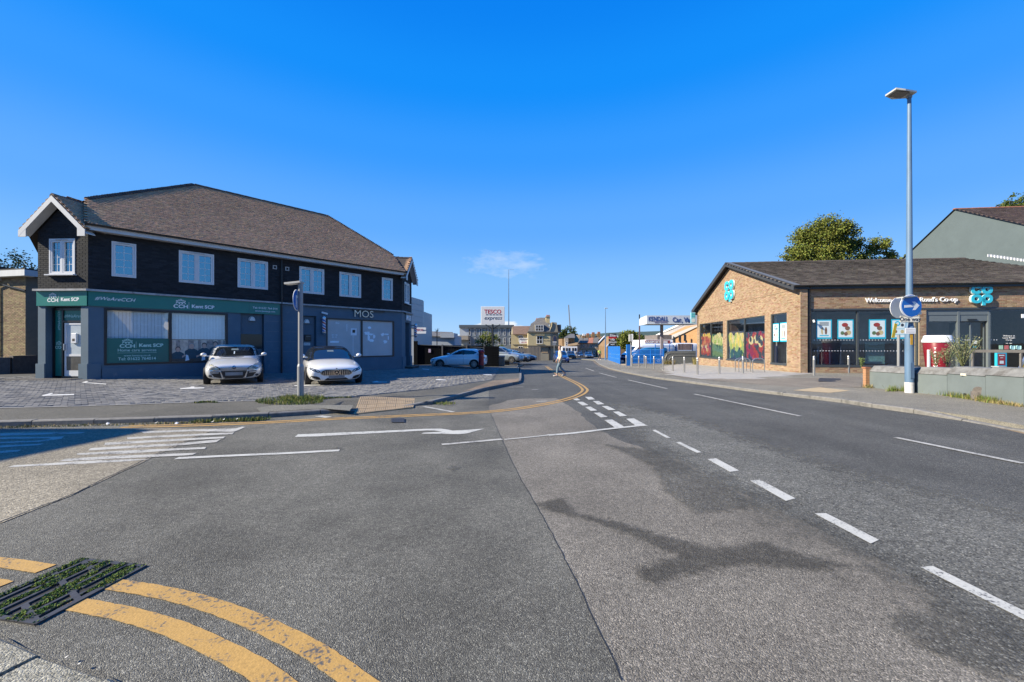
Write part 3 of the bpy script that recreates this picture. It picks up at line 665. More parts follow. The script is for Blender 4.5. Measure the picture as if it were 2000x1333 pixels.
m = MB(); dbar(.06, .04, .5, .2, .013); m.build('bar', ironm, dr); m = MB(); dbar(.5, .8, .94, .96, .013); m.build('bar', ironm, dr)
m = MB(); q = [dp(0, 0, -.004), dp(1, 0, -.004), dp(1, 1, -.004), dp(0, 1, -.004)]; m.prism(q, (0, 0, -.05)); m.build('pit', pbr('drain_dark', (.008, .008, .008), .9), dr)
mossm = pieces('moss', (.085, .125, .028), .95, .5, .04, fine=.2, scale=200, bump=0)
m = MB()
for _ in range(15000):
    s, t = random.random(), random.random(); k = noise.noise(Vector((s * 8, t * 2.2, 3)))
    if k < -.01: continue
    p = dp(s, t, random.uniform(-.003, .005 + .012 * k)); a = random.uniform(0, 6.28); r = random.uniform(.003, .007)
    u_, w_ = Vector((math.cos(a), math.sin(a), random.uniform(-.6, .6))) * r, Vector((-math.sin(a), math.cos(a), random.uniform(.2, 1.2))) * r
    m.add([p - u_, p + u_, p + w_], [(0, 1, 2)])
m.build('moss', mossm, dr, kind='stuff', fix=False)
# kerb at the lower left corner
nk = thing('kerb', None, None, kind='structure')
kk = smooth_line(gp([(-120, 1205), (0, 1236), (43, 1258), (130, 1292), (240, 1331)], .03) + [Vector((-1.0, 1.25)), Vector((-.7, .7))], 5)
kerb(nk, kk[::-1], [.03] * len(kk), .42, .14, asphalt('kerb_concrete', ((.09, .088, .08), (.175, .17, .155), (.32, .31, .29)), 150, .7, .4)[0])
sheet('pavement_surface', kk + [Vector((-4, -2)), Vector((-6, 1))], .02, pavm, nk)

# --- weeds and grass tufts growing along kerbs and walls
def tuft(name, pts_fn, n_, hmin, hmax, mat, label=None, cat=None, kind='stuff', width=.006, parent=None, spread=.5):
    m = MB()
    for _ in range(n_):
        p = pts_fn(); a = random.uniform(0, 6.28); hh = random.uniform(hmin, hmax); w = Vector((math.cos(a), math.sin(a), 0)) * width * random.uniform(.6, 1.5)
        b = Vector((math.cos(a + 1.3), math.sin(a + 1.3), 0)) * hh * random.uniform(0, spread)
        m.add([p - w, p + w, p + b * .5 + Vector((0, 0, hh * .6)) + w * .6, p + b + Vector((0, 0, hh))], [(0, 1, 2), (0, 2, 3)])
    return m.build(name, mat, parent, kind=kind, label=label, cat=cat, fix=False)
grassm = pieces('verge_grass', (.10, .135, .030), .9, .35, .03, alt=(.21, .19, .07), alt_share=.35, fine=.1, scale=60, bump=0)
drym = pieces('dry_grass', (.27, .21, .10), .9, .35, .02, alt=(.12, .14, .04), alt_share=.35, fine=.1, scale=60, bump=0)
def along(pix, dz, jit, lo=0.0, hi=1.0):
    L = [on_ground(u, v, dz) for u, v in pix]
    def f():
        t = random.random() * (len(L) - 1); i = min(int(t), len(L) - 2); p = L[i].lerp(L[i + 1], t - i) + Vector((random.gauss(0, jit), random.gauss(0, jit), 0)); p.z = G(p.x, p.y) + dz; return p
    return f
def blob(u, v, ru, rv, dz):
    def f():
        a = random.uniform(0, 6.28); r = math.sqrt(random.random()); return on_ground(u + ru * r * math.cos(a), v + rv * r * math.sin(a), dz)
    return f
tuft('grass', blob(565, 785, 66, 7, .1), 1700, .02, .10, grassm)
tuft('grass', blob(590, 780, 45, 5, .1), 1200, .03, .14, grassm)
tuft('grass', along([(625, 780), (650, 778), (685, 777)], .1, .03), 350, .02, .06, grassm)
tuft('grass', along([(380, 788), (405, 786), (425, 787)], .1, .03), 260, .02, .06, grassm)
tuft('weeds', along([(380, 826), (440, 823), (490, 822), (520, 820)], .01, .06), 900, .02, .08, grassm)
tuft('weeds', along([(0, 836), (80, 834), (200, 831), (330, 828), (390, 826)], .01, .05), 800, .01, .045, drym)
tuft('weeds', blob(868, 789, 22, 3, .02), 300, .02, .06, grassm)
tuft('weeds', along([(1735, 765), (1760, 763), (1773, 766)], .1, .05), 300, .04, .22, grassm)
tuft('weeds', along([(1790, 766), (1830, 770), (1870, 775), (1930, 786), (1999, 795)], .1, .05), 1300, .02, .10, drym)
tuft('weeds', along([(1845, 771), (1880, 777), (1925, 783), (1945, 787)], .1, .08), 1500, .03, .17, grassm)
tuft('weeds', along([(1690, 757), (1700, 758)], .1, .05), 200, .03, .14, drym)
# litter in the gutter
lit = pbr('litter_white', (.62, .62, .60), .7)
m = MB()
for u, v in ((400, 824), (415, 825), (436, 821), (462, 820), (140, 831), (210, 829), (305, 827), (130, 1284), (155, 1297), (345, 828), (520, 741)):
    p = on_ground(u, v, .03); a = random.uniform(0, 3); r = .030 if v < 900 else .007
    c_, s_ = math.cos(a) * r, math.sin(a) * r; m.add([(p.x - c_, p.y - s_, p.z), (p.x + s_, p.y - c_, p.z + r * .5), (p.x + c_, p.y + s_, p.z + r), (p.x - s_, p.y + c_, p.z)], [(0, 1, 2, 3)])
m.build('litter', lit, kind='stuff', fix=False)
# ------------------------------------------------------------------ shared wall builders
def brick_wall(o, ex, w, z0, z1, mat, mortar, parent, holes=(), top=None, proud=.007, bl=.225, bh=.075, name='bricks', label=None, back=.0):
    """a wall face of separate laid bricks (stretcher bond, recessed joints) over a mortar face; holes = (x0, x1, z0, z1); top(x) limits the height"""
    M_ = frame(o, (ex[0], ex[1], 0)); m = MB(M_); r = 0; z = z0; j = .010
    while z < z1:
        x = -bl / 2 if r % 2 else 0.0
        while x < w:
            a, b, c, d = max(0, x), min(w, x + bl - j), z, z + bh - j
            x += bl
            if b - a < .03: continue
            segs = [(a, b)]
            for hx0, hx1, hz0, hz1 in holes:
                if hz0 < (c + d) / 2 < hz1:
                    ns = []
                    for s0, s1 in segs:
                        if hx1 <= s0 or hx0 >= s1: ns.append((s0, s1))
                        else:
                            if s0 < hx0 - .03: ns.append((s0, hx0))
                            if s1 > hx1 + .03: ns.append((hx1, s1))
                    segs = ns
            for s0, s1 in segs:
                dd = d
                if top is not None and max(c, min(top(s0), top(s1))) < d: 
                    if min(top(s0), top(s1)) < c + .02: continue
                    dd = min(top(s0), top(s1))
                p = proud * random.uniform(.55, 1.0); e = .003
                m.add([(s0, c, 0), (s1, c, 0), (s1, dd, 0), (s0, dd, 0), (s0 + e, c + e, p), (s1 - e, c + e, p), (s1 - e, dd - e, p), (s0 + e, dd - e, p)], [(4, 5, 6, 7), (0, 1, 5, 4), (1, 2, 6, 5), (2, 3, 7, 6), (3, 0, 4, 7)])
        z += bh; r += 1
    return m.build(name, mat, parent, kind='stuff', fix=False, label=label)
def wall_face(M_, w, z0, z1, holes, depth, m, top=None):
    """a wall slab with rectangular openings through it, built from blocks (x along, y up, z out; the slab lies behind z = 0)"""
    xs = sorted({0.0, w} | {v for h in holes for v in h[:2] if 0 < v < w})
    for a, b in zip(xs, xs[1:]):
        mid_ = (a + b) / 2; cuts = sorted([(h[2], h[3]) for h in holes if h[0] < mid_ < h[1]]); z = z0
        for c, d in cuts + [(z1, None)]:
            if c > z + 1e-4:
                if top and d is None: pts = [(a, z, 0), (b, z, 0), (b, top(b), 0)] + ([((a + b) / 2, max(top((a + b) / 2), 0), 0)] if abs(top((a + b) / 2) - (top(a) + top(b)) / 2) > .01 else []) + [(a, top(a), 0)]
                else: pts = [(a, z, 0), (b, z, 0), (b, c, 0), (a, c, 0)]
                mm = MB(M_); mm.prism(pts, (0, 0, -depth)); m.v += mm.v[:0]; base = len(m.v); m.v += mm.v; m.f += [tuple(base + i for i in f) for f in mm.f]
            if d is not None: z = d
    return m

# ------------------------------------------------------------------ the black and blue corner building
B_A = Vector((-15.96, 15.0, 0)); B_E = Vector((.676, .737, 0)); B_M = Vector((-.737, .676, 0))
bb = thing('corner_building', 'black brick corner building with brown tiled roof above blue grey shopfronts', 'building', B_A, math.atan2(B_E.y, B_E.x))
LOC = bb.matrix_basis
def W2(s, t, z): return Vector((s, t, z))
blackb = pieces('black_painted_brick', (.024, .0255, .029), .75, .25, .01, fine=.15, scale=40, bump=.03, stain=.25)
blackm = pbr('black_painted_mortar', (.011, .011, .012), .85)
bluep = pbr('blue_grey_paint', (.074, .122, .165), .7, var=.12, scale=1.6, bump=.006, bscale=40, dirt=((.20, .21, .215), 2.2, .60))
blued = pbr('blue_grey_door_paint', (.058, .10, .14), .55, var=.1, scale=3)
whitep = pbr('white_upvc', (.62, .62, .62), .35, var=.05, scale=4)
fasc = pbr('white_fascia_board', (.52, .52, .51), .5, var=.1, scale=3, streak=.2)
stonel = pbr('ledge_cement', (.34, .34, .34), .85, var=.3, scale=5, dirt=((.12, .12, .11), 4, .55))
blackf = pbr('black_frame', (.014, .015, .017), .35, var=.1)
gutm = pbr('black_gutter', (.012, .012, .013), .4)
greens = pbr('green_sign_board', (.012, .165, .135), .35, var=.05, scale=2)
lettw = pbr('white_lettering', (.80, .80, .80), .5, var=.02)
lettp = pbr('pale_green_lettering', (.46, .72, .66), .5, var=.02)
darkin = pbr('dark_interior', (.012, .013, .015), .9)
WIN = [(.62, 1.32, 1), (2.64, 3.86, 2), (4.75, 6.0, 2), (7.43, 8.68, 2), (9.5, 10.75, 2), (12.06, 12.78, 1)]
WZ = (3.93, 5.29)
LEDGE, EAVE, GZ = 3.35, 5.55, -.45
# walls (upper brick storey, lower painted storey) with real openings
up = MB()
F0 = frame((0, 0, 0), (1, 0, 0))
wall_face(F0, 13.43, LEDGE, EAVE, [(a, b, *WZ) for a, b, n in WIN], .28, up)
CL = Vector((-1.285, 1.55, 0)); CR = Vector((1.65, 1.45, 0)); PB = Vector((13.43, 0, 0)); PL = CL.length; PR = CR.length
FL = frame(CL, -CL); FR = frame(PB, CR)
gtop = lambda w: (lambda x: EAVE + max(0.0, (w / 2 - abs(x - w / 2)) * .98))
wall_face(FL, PL, LEDGE, EAVE, [(.47, 1.50, 3.92, 5.27)], .28, up)
wall_face(FR, PR, LEDGE, EAVE, [(.55, 1.62, 3.92, 5.27)], .28, up)
for M_, w in ((FL, PL), (FR, PR)):
    mm = MB(M_); mm.prism([(0, EAVE, 0), (w, EAVE, 0), (w / 2, EAVE + w * .49, 0)], (0, 0, -.28)); base = len(up.v); up.v += mm.v; up.f += [tuple(base + i for i in f) for f in mm.f]
# side and rear walls
up.box((CL.x, CL.y, GZ), (CL.x + .28, 9.3, EAVE)); up.box((13.43 + CR.x - .28, CR.y, GZ), (13.43 + CR.x, 9.3, EAVE)); up.box((CL.x + .28, 9.02, GZ), (13.43 + CR.x - .28, 9.3, EAVE))
up.build('upper_wall', blackm, bb)
brick_wall((0, 0, 0), (1, 0), 13.43, LEDGE + .02, EAVE - .01, blackb, None, bb, [(a - .01, b + .01, WZ[0] - .01, WZ[1] + .01) for a, b, n in WIN])
brick_wall(CL, -CL, PL, LEDGE + .02, EAVE + 1.0, blackb, None, bb, [(.46, 1.51, 3.91, 5.28)], gtop(PL))
brick_wall(PB, CR, PR, LEDGE + .02, EAVE + 1.0, blackb, None, bb, [(.54, 1.63, 3.91, 5.28)], gtop(PR))

def casement(M_, x0, x1, z0, z1, n, parent, sill=False):
    """white window: frame with head vent, n opening sashes, each with eight panes between glazing bars"""
    fr = MB(M_); f = .055; d0, d1 = -.05, .022
    for a, b, c, d in ((x0, x1, z1 - f * 1.25, z1), (x0, x1, z0, z0 + f), (x0, x0 + f, z0 + f, z1 - f * 1.25), (x1 - f, x1, z0 + f, z1 - f * 1.25)): fr.box((a, c, d0), (b, d, d1))
    if n == 2: fr.box(((x0 + x1) / 2 - .03, z0 + f, d0), ((x0 + x1) / 2 + .03, z1 - f * 1.25, d1 - .004))
    o = fr.build('window', whitep, parent)
    w = (x1 - x0 - 2 * f - (.06 if n == 2 else 0)) / n
    for k in range(n):
        a = x0 + f + k * (w + .06); b = a + w; c, d = z0 + f, z1 - f * 1.25; s = .058
        sh = MB(M_)
        for q in ((a + .004, b - .004, d - s, d - .004), (a + .004, b - .004, c + .004, c + s), (a + .004, a + s, c + s, d - s), (b - s, b - .004, c + s, d - s)): sh.box((q[0], q[2], -.055), (q[1], q[3], .012))
        sh.build('sash', whitep, o)
        gb = MB(M_); gw = (b - a - 2 * s); gh = d - c - 2 * s
        gb.box(((a + b) / 2 - .009, c + s, -.048), ((a + b) / 2 + .009, d - s, -.030))
        for i in (1, 2, 3): gb.box((a + s, c + s + gh * i / 4 - .009, -.047), (b - s, c + s + gh * i / 4 + .009, -.031))
        gb.build('glazing_bar', whitep, o)
        for i in range(2):
            for j in range(4):
                p = MB(M_); p.box((a + s + gw * i / 2 + (.009 if i else 0), c + s + gh * j / 4 + .009, -.044), (a + s + gw * (i + 1) / 2 - (0 if i else .009), c + s + gh * (j + 1) / 4 - .009, -.036)); p.build('pane', upglass, o)
    v = MB(M_); v.box(((x0 + x1) / 2 - .22 * (x1 - x0), z1 - .055, d1 + .001), ((x0 + x1) / 2 + .22 * (x1 - x0), z1 - .03, d1 + .022)); v.build('trickle_vent', pbr('vent_grey', (.45, .45, .45), .5), o)
    bd = MB(M_)
    kk = int((z1 - z0) / .09)
    for i in range(kk): bd.box((x0 + .05, z0 + .05 + i * .09, -.13), (x1 - .05, z0 + .125 + i * .09, -.12))
    bd.build('blind', pbr('blind_slat', (.05, .08, .12), .7), o, kind='stuff')
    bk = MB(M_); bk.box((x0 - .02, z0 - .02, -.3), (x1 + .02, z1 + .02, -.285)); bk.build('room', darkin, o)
    if sill:
        sl = MB(M_); sl.box((x0 - .06, z0 - .045, -.05), (x1 + .06, z0 - .002, .13)); sl.build('sill', whitep, o)
    return o
upglass = glass('window_glass', (.35, .5, .6), (.42, .80, 1.0), ior=4.0)
for a, b, n in WIN: casement(F0, a, b, *WZ, n, bb)
casement(FL, .47, 1.50, 3.92, 5.27, 2, bb, True)
casement(FR, .55, 1.62, 3.92, 5.27, 2, bb, True)

# ledge between the storeys
lg = MB(); H0, H1, pr = LEDGE - .06, LEDGE + .015, .13
def chain(off): 
    """outline of the street fronts pushed out by off"""
    n0, n1, n2 = Vector((0, -1, 0)), Vector((CL.y, -CL.x, 0)).normalized() * -1, Vector((CR.y, -CR.x, 0)).normalized()
    n1 = Vector((-CL.y, CL.x, 0)).normalized() * (1 if Vector((-CL.y, CL.x, 0)).dot(Vector((-1, -1, 0))) > 0 else -1)
    k1 = (n0 + n1).normalized(); k1 = k1 / k1.dot(n0); k2 = (n0 + n2).normalized(); k2 = k2 / k2.dot(n0)
    return [CL + n1 * off + Vector((-off * .3, 0, 0)), k1 * off, PB + k2 * off, PB + CR + n2 * off + Vector((off * .3, 0, 0))]
def band(m, o0, o1, z0, z1):
    a, b = chain(o0), chain(o1)
    for i in range(3):
        e = .0; m.add([a[i] + Vector((0, 0, z0)), a[i + 1] + Vector((0, 0, z0)), b[i + 1] + Vector((0, 0, z0)), b[i] + Vector((0, 0, z0)), a[i] + Vector((0, 0, z1)), a[i + 1] + Vector((0, 0, z1)), b[i + 1] + Vector((0, 0, z1)), b[i] + Vector((0, 0, z1))],
              [(0, 1, 2, 3), (7, 6, 5, 4), (0, 4, 5, 1), (2, 6, 7, 3)])
    return m
band(lg, -.02, pr, H0, H1); lg.build('ledge', stonel, bb, fix=True)

# --- lower storey, painted render
SH1, SH2 = (.415, 4.38, .47, 2.69), (8.79, 12.89, .52, 2.71)
D1, D2 = (4.87, 5.84, -.3, 2.76), (7.40, 8.28, -.3, 2.76)
lw = MB(); wall_face(F0, 13.43, GZ, H0, [SH1, SH2, D1, D2], .3, lw)
wall_face(FL, PL, GZ, H0, [(.30, 1.72, -.3, 2.72)], .3, lw)
wall_face(FR, PR, GZ, H0, [(.75, 1.75, -.3, 2.70)], .3, lw)
lw.build('lower_wall', bluep, bb)
for M_, x0, x1, hz, out in ((F0, .36, 4.84, .36, .05), (F0, 8.32, 13.05, .38, .05), (FL, -.02, .33, .55, .06), (FL, 1.69, PL + .03, .55, .06), (F0, -.03, .33, .55, .06), (FR, 0, .72, .5, .05), (FR, 1.78, PR, .5, .05), (F0, 5.86, 7.38, .38, .04)):
    MB(M_).prism([(x0, GZ, .002), (x1, GZ, .002), (x1, hz, .002), (x0, hz, .002)], (0, 0, out)).build('plinth', bluep, bb)
# block joints in the render of the piers
rj = MB(F0)
for x0, x1 in ((5.9, 6.5), (6.68, 7.34), (8.32, 8.74)):
    for z in (.9, 1.4, 1.9, 2.4): rj.box((x0, z, .0005), (x1, z + .012, .004))
rj.build('render_joint', pbr('render_joint', (.17, .19, .21), .8), bb)

def shop_window(M_, h, split, parent, fw=.075):
    x0, x1, z0, z1 = h; fr = MB(M_)
    for a, b, c, d in ((x0, x1, z1 - fw, z1), (x0, x1, z0, z0 + fw), (x0, x0 + fw, z0 + fw, z1 - fw), (x1 - fw, x1, z0 + fw, z1 - fw)): fr.box((a, c, -.09), (b, d, .012))
    fr.box((split - .045, z0 + fw, -.09), (split + .045, z1 - fw, .010))
    o = fr.build('shop_window', blackf, parent)
    return o
sgl = glass('shop_glass', (.92, .95, .96), (1, 1, 1), ior=2.0)
def pane(M_, x0, x1, z0, z1, parent, z=-.065, mat=None):
    p = MB(M_); p.box((x0, z0, z - .006), (x1, z1, z)); return p.build('pane', mat or sgl, parent)
w1 = shop_window(F0, SH1, 2.37, bb)
pane(F0, SH1[0] + .075, 2.325, SH1[2] + .075, SH1[3] - .075, w1); pane(F0, 2.415, SH1[1] - .075, SH1[2] + .075, SH1[3] - .075, w1)
bld = pbr('vertical_blind', (.74, .78, .80), .75, var=.06)
for x0, x1 in ((SH1[0] + .09, 2.31), (2.43, SH1[1] - .09)):
    n = int((x1 - x0) / .105)
    m = MB(F0)
    for i in range(n):
        x = x0 + (x1 - x0) * i / n; ww = (x1 - x0) / n; t = random.uniform(.004, .02); m.add([(x + .002, 1.5, -.15), (x + ww - .004, 1.5, -.15 + t), (x + ww - .004, SH1[3] - .12, -.15 + t), (x + .002, SH1[3] - .12, -.15)], [(0, 1, 2, 3)])
    m.build('blind', bld, w1, kind='stuff')
    hr = MB(F0); hr.box((x0, SH1[3] - .13, -.2), (x1, SH1[3] - .09, -.1)); hr.build('blind_rail', pbr('rail_white', (.6, .6, .58), .5), w1)
vinyl = pbr('green_window_vinyl', (.010, .13, .108), .4, var=.06, scale=1.5)
m = MB(F0); m.box((SH1[0] + .076, SH1[2] + .076, -.048), (2.324, 1.52, -.042)); vin = m.build('window_vinyl', vinyl, w1)
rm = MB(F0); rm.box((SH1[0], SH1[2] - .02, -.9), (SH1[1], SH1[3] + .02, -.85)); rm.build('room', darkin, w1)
def people_logo(M_, cx, cz, s, mat, parent, z=.0):
    """five round heads with arched shoulders over the letters"""
    m = MB(M_)
    for i, (dx, dz, r) in enumerate(((-.34, .0, .085), (-.17, .08, .085), (0, .15, .1), (.17, .08, .085), (.34, .0, .085))):
        ring = [(cx + s * (dx + r * math.cos(a)), cz + s * (dz + .32 + r * math.sin(a)), z) for a in [k * math.pi / 6 for k in range(12)]]; inn = [(cx + s * (dx + r * .5 * math.cos(a)), cz + s * (dz + .32 + r * .5 * math.sin(a)), z) for a in [k * math.pi / 6 for k in range(12)]]
        m.add(ring + inn, [(k, (k + 1) % 12, 12 + (k + 1) % 12, 12 + k) for k in range(12)])
    for dx in (-.25, 0, .25):
        R1, R2 = .19, .13; n = 8; a_ = [(cx + s * (dx + R1 * math.cos(math.pi * k / n)), cz + s * (.02 + R1 * 1.1 * math.sin(math.pi * k / n)), z + .0005) for k in range(n + 1)]; b_ = [(cx + s * (dx + R2 * math.cos(math.pi * k / n)), cz + s * (.02 + R2 * 1.1 * math.sin(math.pi * k / n)), z + .0005) for k in range(n + 1)]
        m.add(a_ + b_, [(k, k + 1, n + 2 + k, n + 1 + k) for k in range(n)])
    return m.build('logo', mat, parent, fix=False)
def TM(M_, x, y, z=0.0): return M_ @ Matrix.Translation((x, y, z))
def shop_logo(M_, cx, cz, s, parent, z, mat=lettw):
    people_logo(M_, cx - s * .95, cz - s * .02, s * .95, mat, parent, z)
    lettering('CCH', s * .52, TM(M_, cx - s * .95, cz - s * .28, z), mat, parent, depth=.004, bold=s * .012, sx=1.1)
    m = MB(M_); m.box((cx - s * .28, cz - s * .48, z - .002), (cx - s * .26, cz + s * .22, z + .002)); m.build('divider', mat, parent)
    lettering('Kent SCP', s * .50, TM(M_, cx + s * .95, cz - s * .20, z), mat, parent, depth=.004, bold=s * .014, sx=1.02)
shop_logo(F0, 1.42, 1.31, .37, w1, -.039, lettp)
lettering('Home care services', .155, TM(F0, 1.36, 1.045, -.039), lettp, w1, depth=.003, sx=.92)
m = MB(F0); m.box((.78, .935, -.041), (1.94, .943, -.038)); m.build('divider', lettp, w1)
lettering('www.kentscp.co.uk', .10, TM(F0, 1.36, .83, -.039), lettp, w1, depth=.003)
lettering('Tel: 01622 764014', .16, TM(F0, 1.36, .70, -.039), lettp, w1, depth=.003, bold=.001, sx=.92)
# printed picture of five care workers round a table
pw = pbr('photo_print_wall', (.62, .48, .37), .5, var=.35, scale=7); m = MB(F0); m.box((2.416, SH1[2] + .076, -.048), (SH1[1] - .076, 1.47, -.042)); pic = m.build('window_picture', pw, w1)
skin = pbr('print_skin', (.62, .36, .26), .6, var=.2, scale=20); hair = pbr('print_hair', (.035, .025, .02), .6); teal = pbr('print_tunic', (.03, .07, .09), .6, var=.3, scale=12); pale_ = pbr('print_pale', (.75, .77, .80), .6); tab = pbr('print_table', (.085, .065, .05), .6, var=.3, scale=6)
gr = pbr('print_grey_hair', (.30, .28, .27), .6)
m = MB(F0)
for x, w_ in ((2.55, .14), (2.95, .2), (3.3, .1), (3.6, .25), (4.0, .12), (4.2, .1)): MB(F0).box((x, .95, -.0415), (x + w_, 1.46, -.0405)).build('print_shelf', pbr('print_shelves', (.34, .26, .22), .6, var=.6, scale=9), pic)
ht, hh_, hs_, hg = MB(F0), MB(F0), MB(F0), MB(F0)
for x, zc, s, hm in ((2.62, 1.06, .095, 0), (3.08, 1.20, .11, 1), (3.52, 1.22, .10, 0), (3.92, 1.28, .10, 0), (4.18, 1.12, .09, 0)):
    ht.poly([(x - s * 2.3, .62, -.040), (x + s * 2.3, .62, -.040), (x + s * 2.1, zc - s * 1.9, -.040), (x + s * .8, zc - s * 1.0, -.040), (x - s * .8, zc - s * 1.0, -.040), (x - s * 2.1, zc - s * 1.9, -.040)])
    (hg if hm else hh_).poly([(x + s * .95 * math.cos(a), zc + .015 + s * 1.2 * math.sin(a), -.0396) for a in [k * math.pi / 8 for k in range(16)]])
    hs_.poly([(x + s * .78 * math.cos(a), zc - .012 + s * 1.05 * math.sin(a), -.0392) for a in [k * math.pi / 8 for k in range(16)]])
    hs_.poly([(x + s * 1.5, .70, -.0392), (x + s * 2.6, .78, -.0392), (x + s * 2.7, .84, -.0392), (x + s * 1.4, .78, -.0392)])
ht.build('print_tunics', teal, pic, fix=False); hh_.build('print_hair', hair, pic, fix=False); hg.build('print_grey_hair', gr, pic, fix=False); hs_.build('print_faces', skin, pic, fix=False)
m = MB(F0); m.box((2.42, SH1[2] + .08, -.0394), (4.30, .66, -.0388)); m.build('print_table', tab, pic)
m = MB(F0)
for x in (2.86, 3.42, 3.95): m.poly([(x, .56, -.0380), (x + .14, .60, -.0380), (x + .10, .80, -.0380), (x + .03, .84, -.0380)])
m.build('print_papers', pale_, pic, fix=False)

# second shop window: barber
w2 = shop_window(F0, SH2, 10.81, bb)
frost = pbr('frosted_film', (.40, .43, .45), .25, var=.10, scale=1.5)
for x0, x1 in ((SH2[0] + .075, 10.765), (10.855, SH2[1] - .075)):
    pane(F0, x0, x1, SH2[2] + .075, SH2[3] - .075, w2)
    m = MB(F0); m.box((x0, SH2[2] + .076, -.064), (x1, SH2[3] - .076, -.056)); m.build('frosted_film', frost, w2)
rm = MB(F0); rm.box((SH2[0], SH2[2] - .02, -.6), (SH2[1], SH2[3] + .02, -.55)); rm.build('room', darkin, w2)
etch = pbr('etched_print', (.78, .86, .92), .5, var=.15)
m = MB(F0)
def blobz(cx, cz, rx, rz, seed, hole=None):
    pts = []
    for k in range(22):
        a = k / 22 * 6.283; r = .75 + .5 * noise.noise(Vector((math.cos(a) * 2, math.sin(a) * 2, seed))); pts.append((cx + rx * r * math.cos(a), cz + rz * r * math.sin(a), -.052 + seed * 1e-4))
    m.poly(pts)
for i, q in enumerate(((11.15, 1.92, .22, .12), (11.35, 1.86, .25, .08), (11.25, 1.66, .10, .22), (11.42, 1.5, .22, .12), (11.6, 1.72, .1, .16), (12.15, 1.86, .17, .12), (12.42, 1.88, .17, .06), (12.52, 1.66, .06, .16), (12.32, 1.42, .16, .14), (11.3, 2.25, .15, .1))): blobz(*q, i + 1)
m.build('etched_print', etch, w2, fix=False)
m = MB(F0); m.box((10.18, 1.78, -.053), (10.52, 2.18, -.050)); m.build('notice', pale_, w2); m = MB(F0); m.box((10.27, 1.93, -.0495), (10.43, 2.1, -.048)); m.build('notice_print', hair, w2)
lettering('0O', .16, TM(F0, 9.42, 2.45, -.05), etch, w2, depth=.002); lettering('18+ 90\n24 13', .12, TM(F0, 9.25, 1.72, -.05), etch, w2, depth=.002)
m = MB(F0); m.box((9.02, 1.36, -.053), (9.5, 1.46, -.050)); m.build('etched_print', etch, w2)
m = MB(F0); m.box((9.94, 2.0, -.052), (9.96, 2.4, -.049)); m.box((10.3, .62, -.052), (10.315, 1.75, -.049)); m.build('etched_print', etch, w2)

# doors
def side_door(x0, x1, parent, dark):
    m = MB(F0); m.box((x0 + .03, -.18, -.20), (x1 - .03, 2.74, -.155)); d = m.build('door', blued, parent)
    for i in range(14):
        z = .1 + i * .185
        if dark and 1.04 < z < 1.76: continue
        MB(F0).box((x0 + .06, z, -.1545), (x1 - .06, z + .165, -.146)).build('door_board', blued, d)
    if dark: m = MB(F0); m.box((x0 + .05, 1.06, -.145), (x1 - .05, 1.76, -.139)); m.build('glazing', pbr('black_glazing', (.006, .007, .009), .12), d)
    return d
side_door(D1[0], D1[1], bb, True); dd = side_door(D2[0], D2[1], bb, False)
m = MB(F0); m.bev((7.72, 1.45, -.145), (8.05, 1.78, -.06), .02); mb_o = m.build('letter_box', pbr('black_box', (.012, .012, .013), .4), dd); m = MB(F0); m.box((7.78, 1.68, -.058), (8.0, 1.70, -.054)); m.build('letter_slot', pbr('slot_grey', (.2, .2, .2), .4), mb_o)
m = MB(F0); m.box((7.70, 1.22, -.145), (8.02, 1.36, -.138)); pl_ = m.build('name_plate', pbr('plate_pale', (.5, .55, .58), .5), dd)
lettering('67 FLAT', .075, TM(F0, 7.86, 1.29, -.137), pbr('print_dark', (.03, .04, .06), .6), dd, name='plate_print', depth=.002)
def half_lamp(x, z, parent):
    m = MB(F0); n = 10; ar = [(x + .15 * math.cos(math.pi * k / n) * (1 if abs(math.cos(math.pi * k / n)) < .98 else 1), z + .22 * math.sin(math.pi * k / n), 0) for k in range(n + 1)]
    fr_ = [(x + (p[0] - x) * .72, z + (p[1] - z) * .8, .11) for p in ar]
    m.add([(p[0], p[1], -.14) for p in ar] + [(p[0], p[1], p[2] - .14) for p in fr_], [(k, k + 1, n + 2 + k, n + 1 + k) for k in range(n)] + [tuple(range(n + 1, 2 * n + 2)), (0, n + 1, 2 * n + 1, n)])
    return m.build('wall_lamp', pbr('lamp_white', (.62, .62, .60), .5), parent, fix=False)
half_lamp(5.36, 2.40, bb); half_lamp(7.84, 2.38, bb)

# recessed corner doorway, left
lobby = MB(FL); lobby.box((.30, -.3, -.45), (.33, 2.72, -.3)); lobby.box((1.69, -.3, -.45), (1.72, 2.72, -.3)); lobby.box((.33, 2.66, -.45), (1.69, 2.72, -.3)); lobby.box((.33, -.3, -.45), (1.69, -.02, -.02)); lobby.build('lobby', bluep, bb)
FLd = FL @ Matrix.Translation((0, 0, .44))
cd = MB(FLd)
for a, b, c, d in ((.33, .40, 0, 2.66), (.70, .76, 0, 2.66), (1.62, 1.69, 0, 2.66), (.40, 1.62, 2.58, 2.66), (.76, 1.62, 2.12, 2.19), (.76, 1.62, -.02, .06)): cd.box((a, c, -.72), (b, d, -.64))
cdoor = cd.build('entrance', blackf, bb)
m = MB(FLd); m.box((.40, .06, -.70), (.70, 2.58, -.68)); m.build('side_panel', greens, cdoor)
lettering('CCH', .15, TM(FLd, .55, 1.16, -.678), lettp, cdoor, depth=.003, bold=.002); people_logo(FLd, .55, 1.25, .28, lettp, cdoor, -.677)
lettering('#WeAreCCH', .13, TM(FLd, .55, 2.2, -.678) @ Matrix.Rotation(R(90), 4, 'Z'), lettp, cdoor, depth=.003, shear=.2)
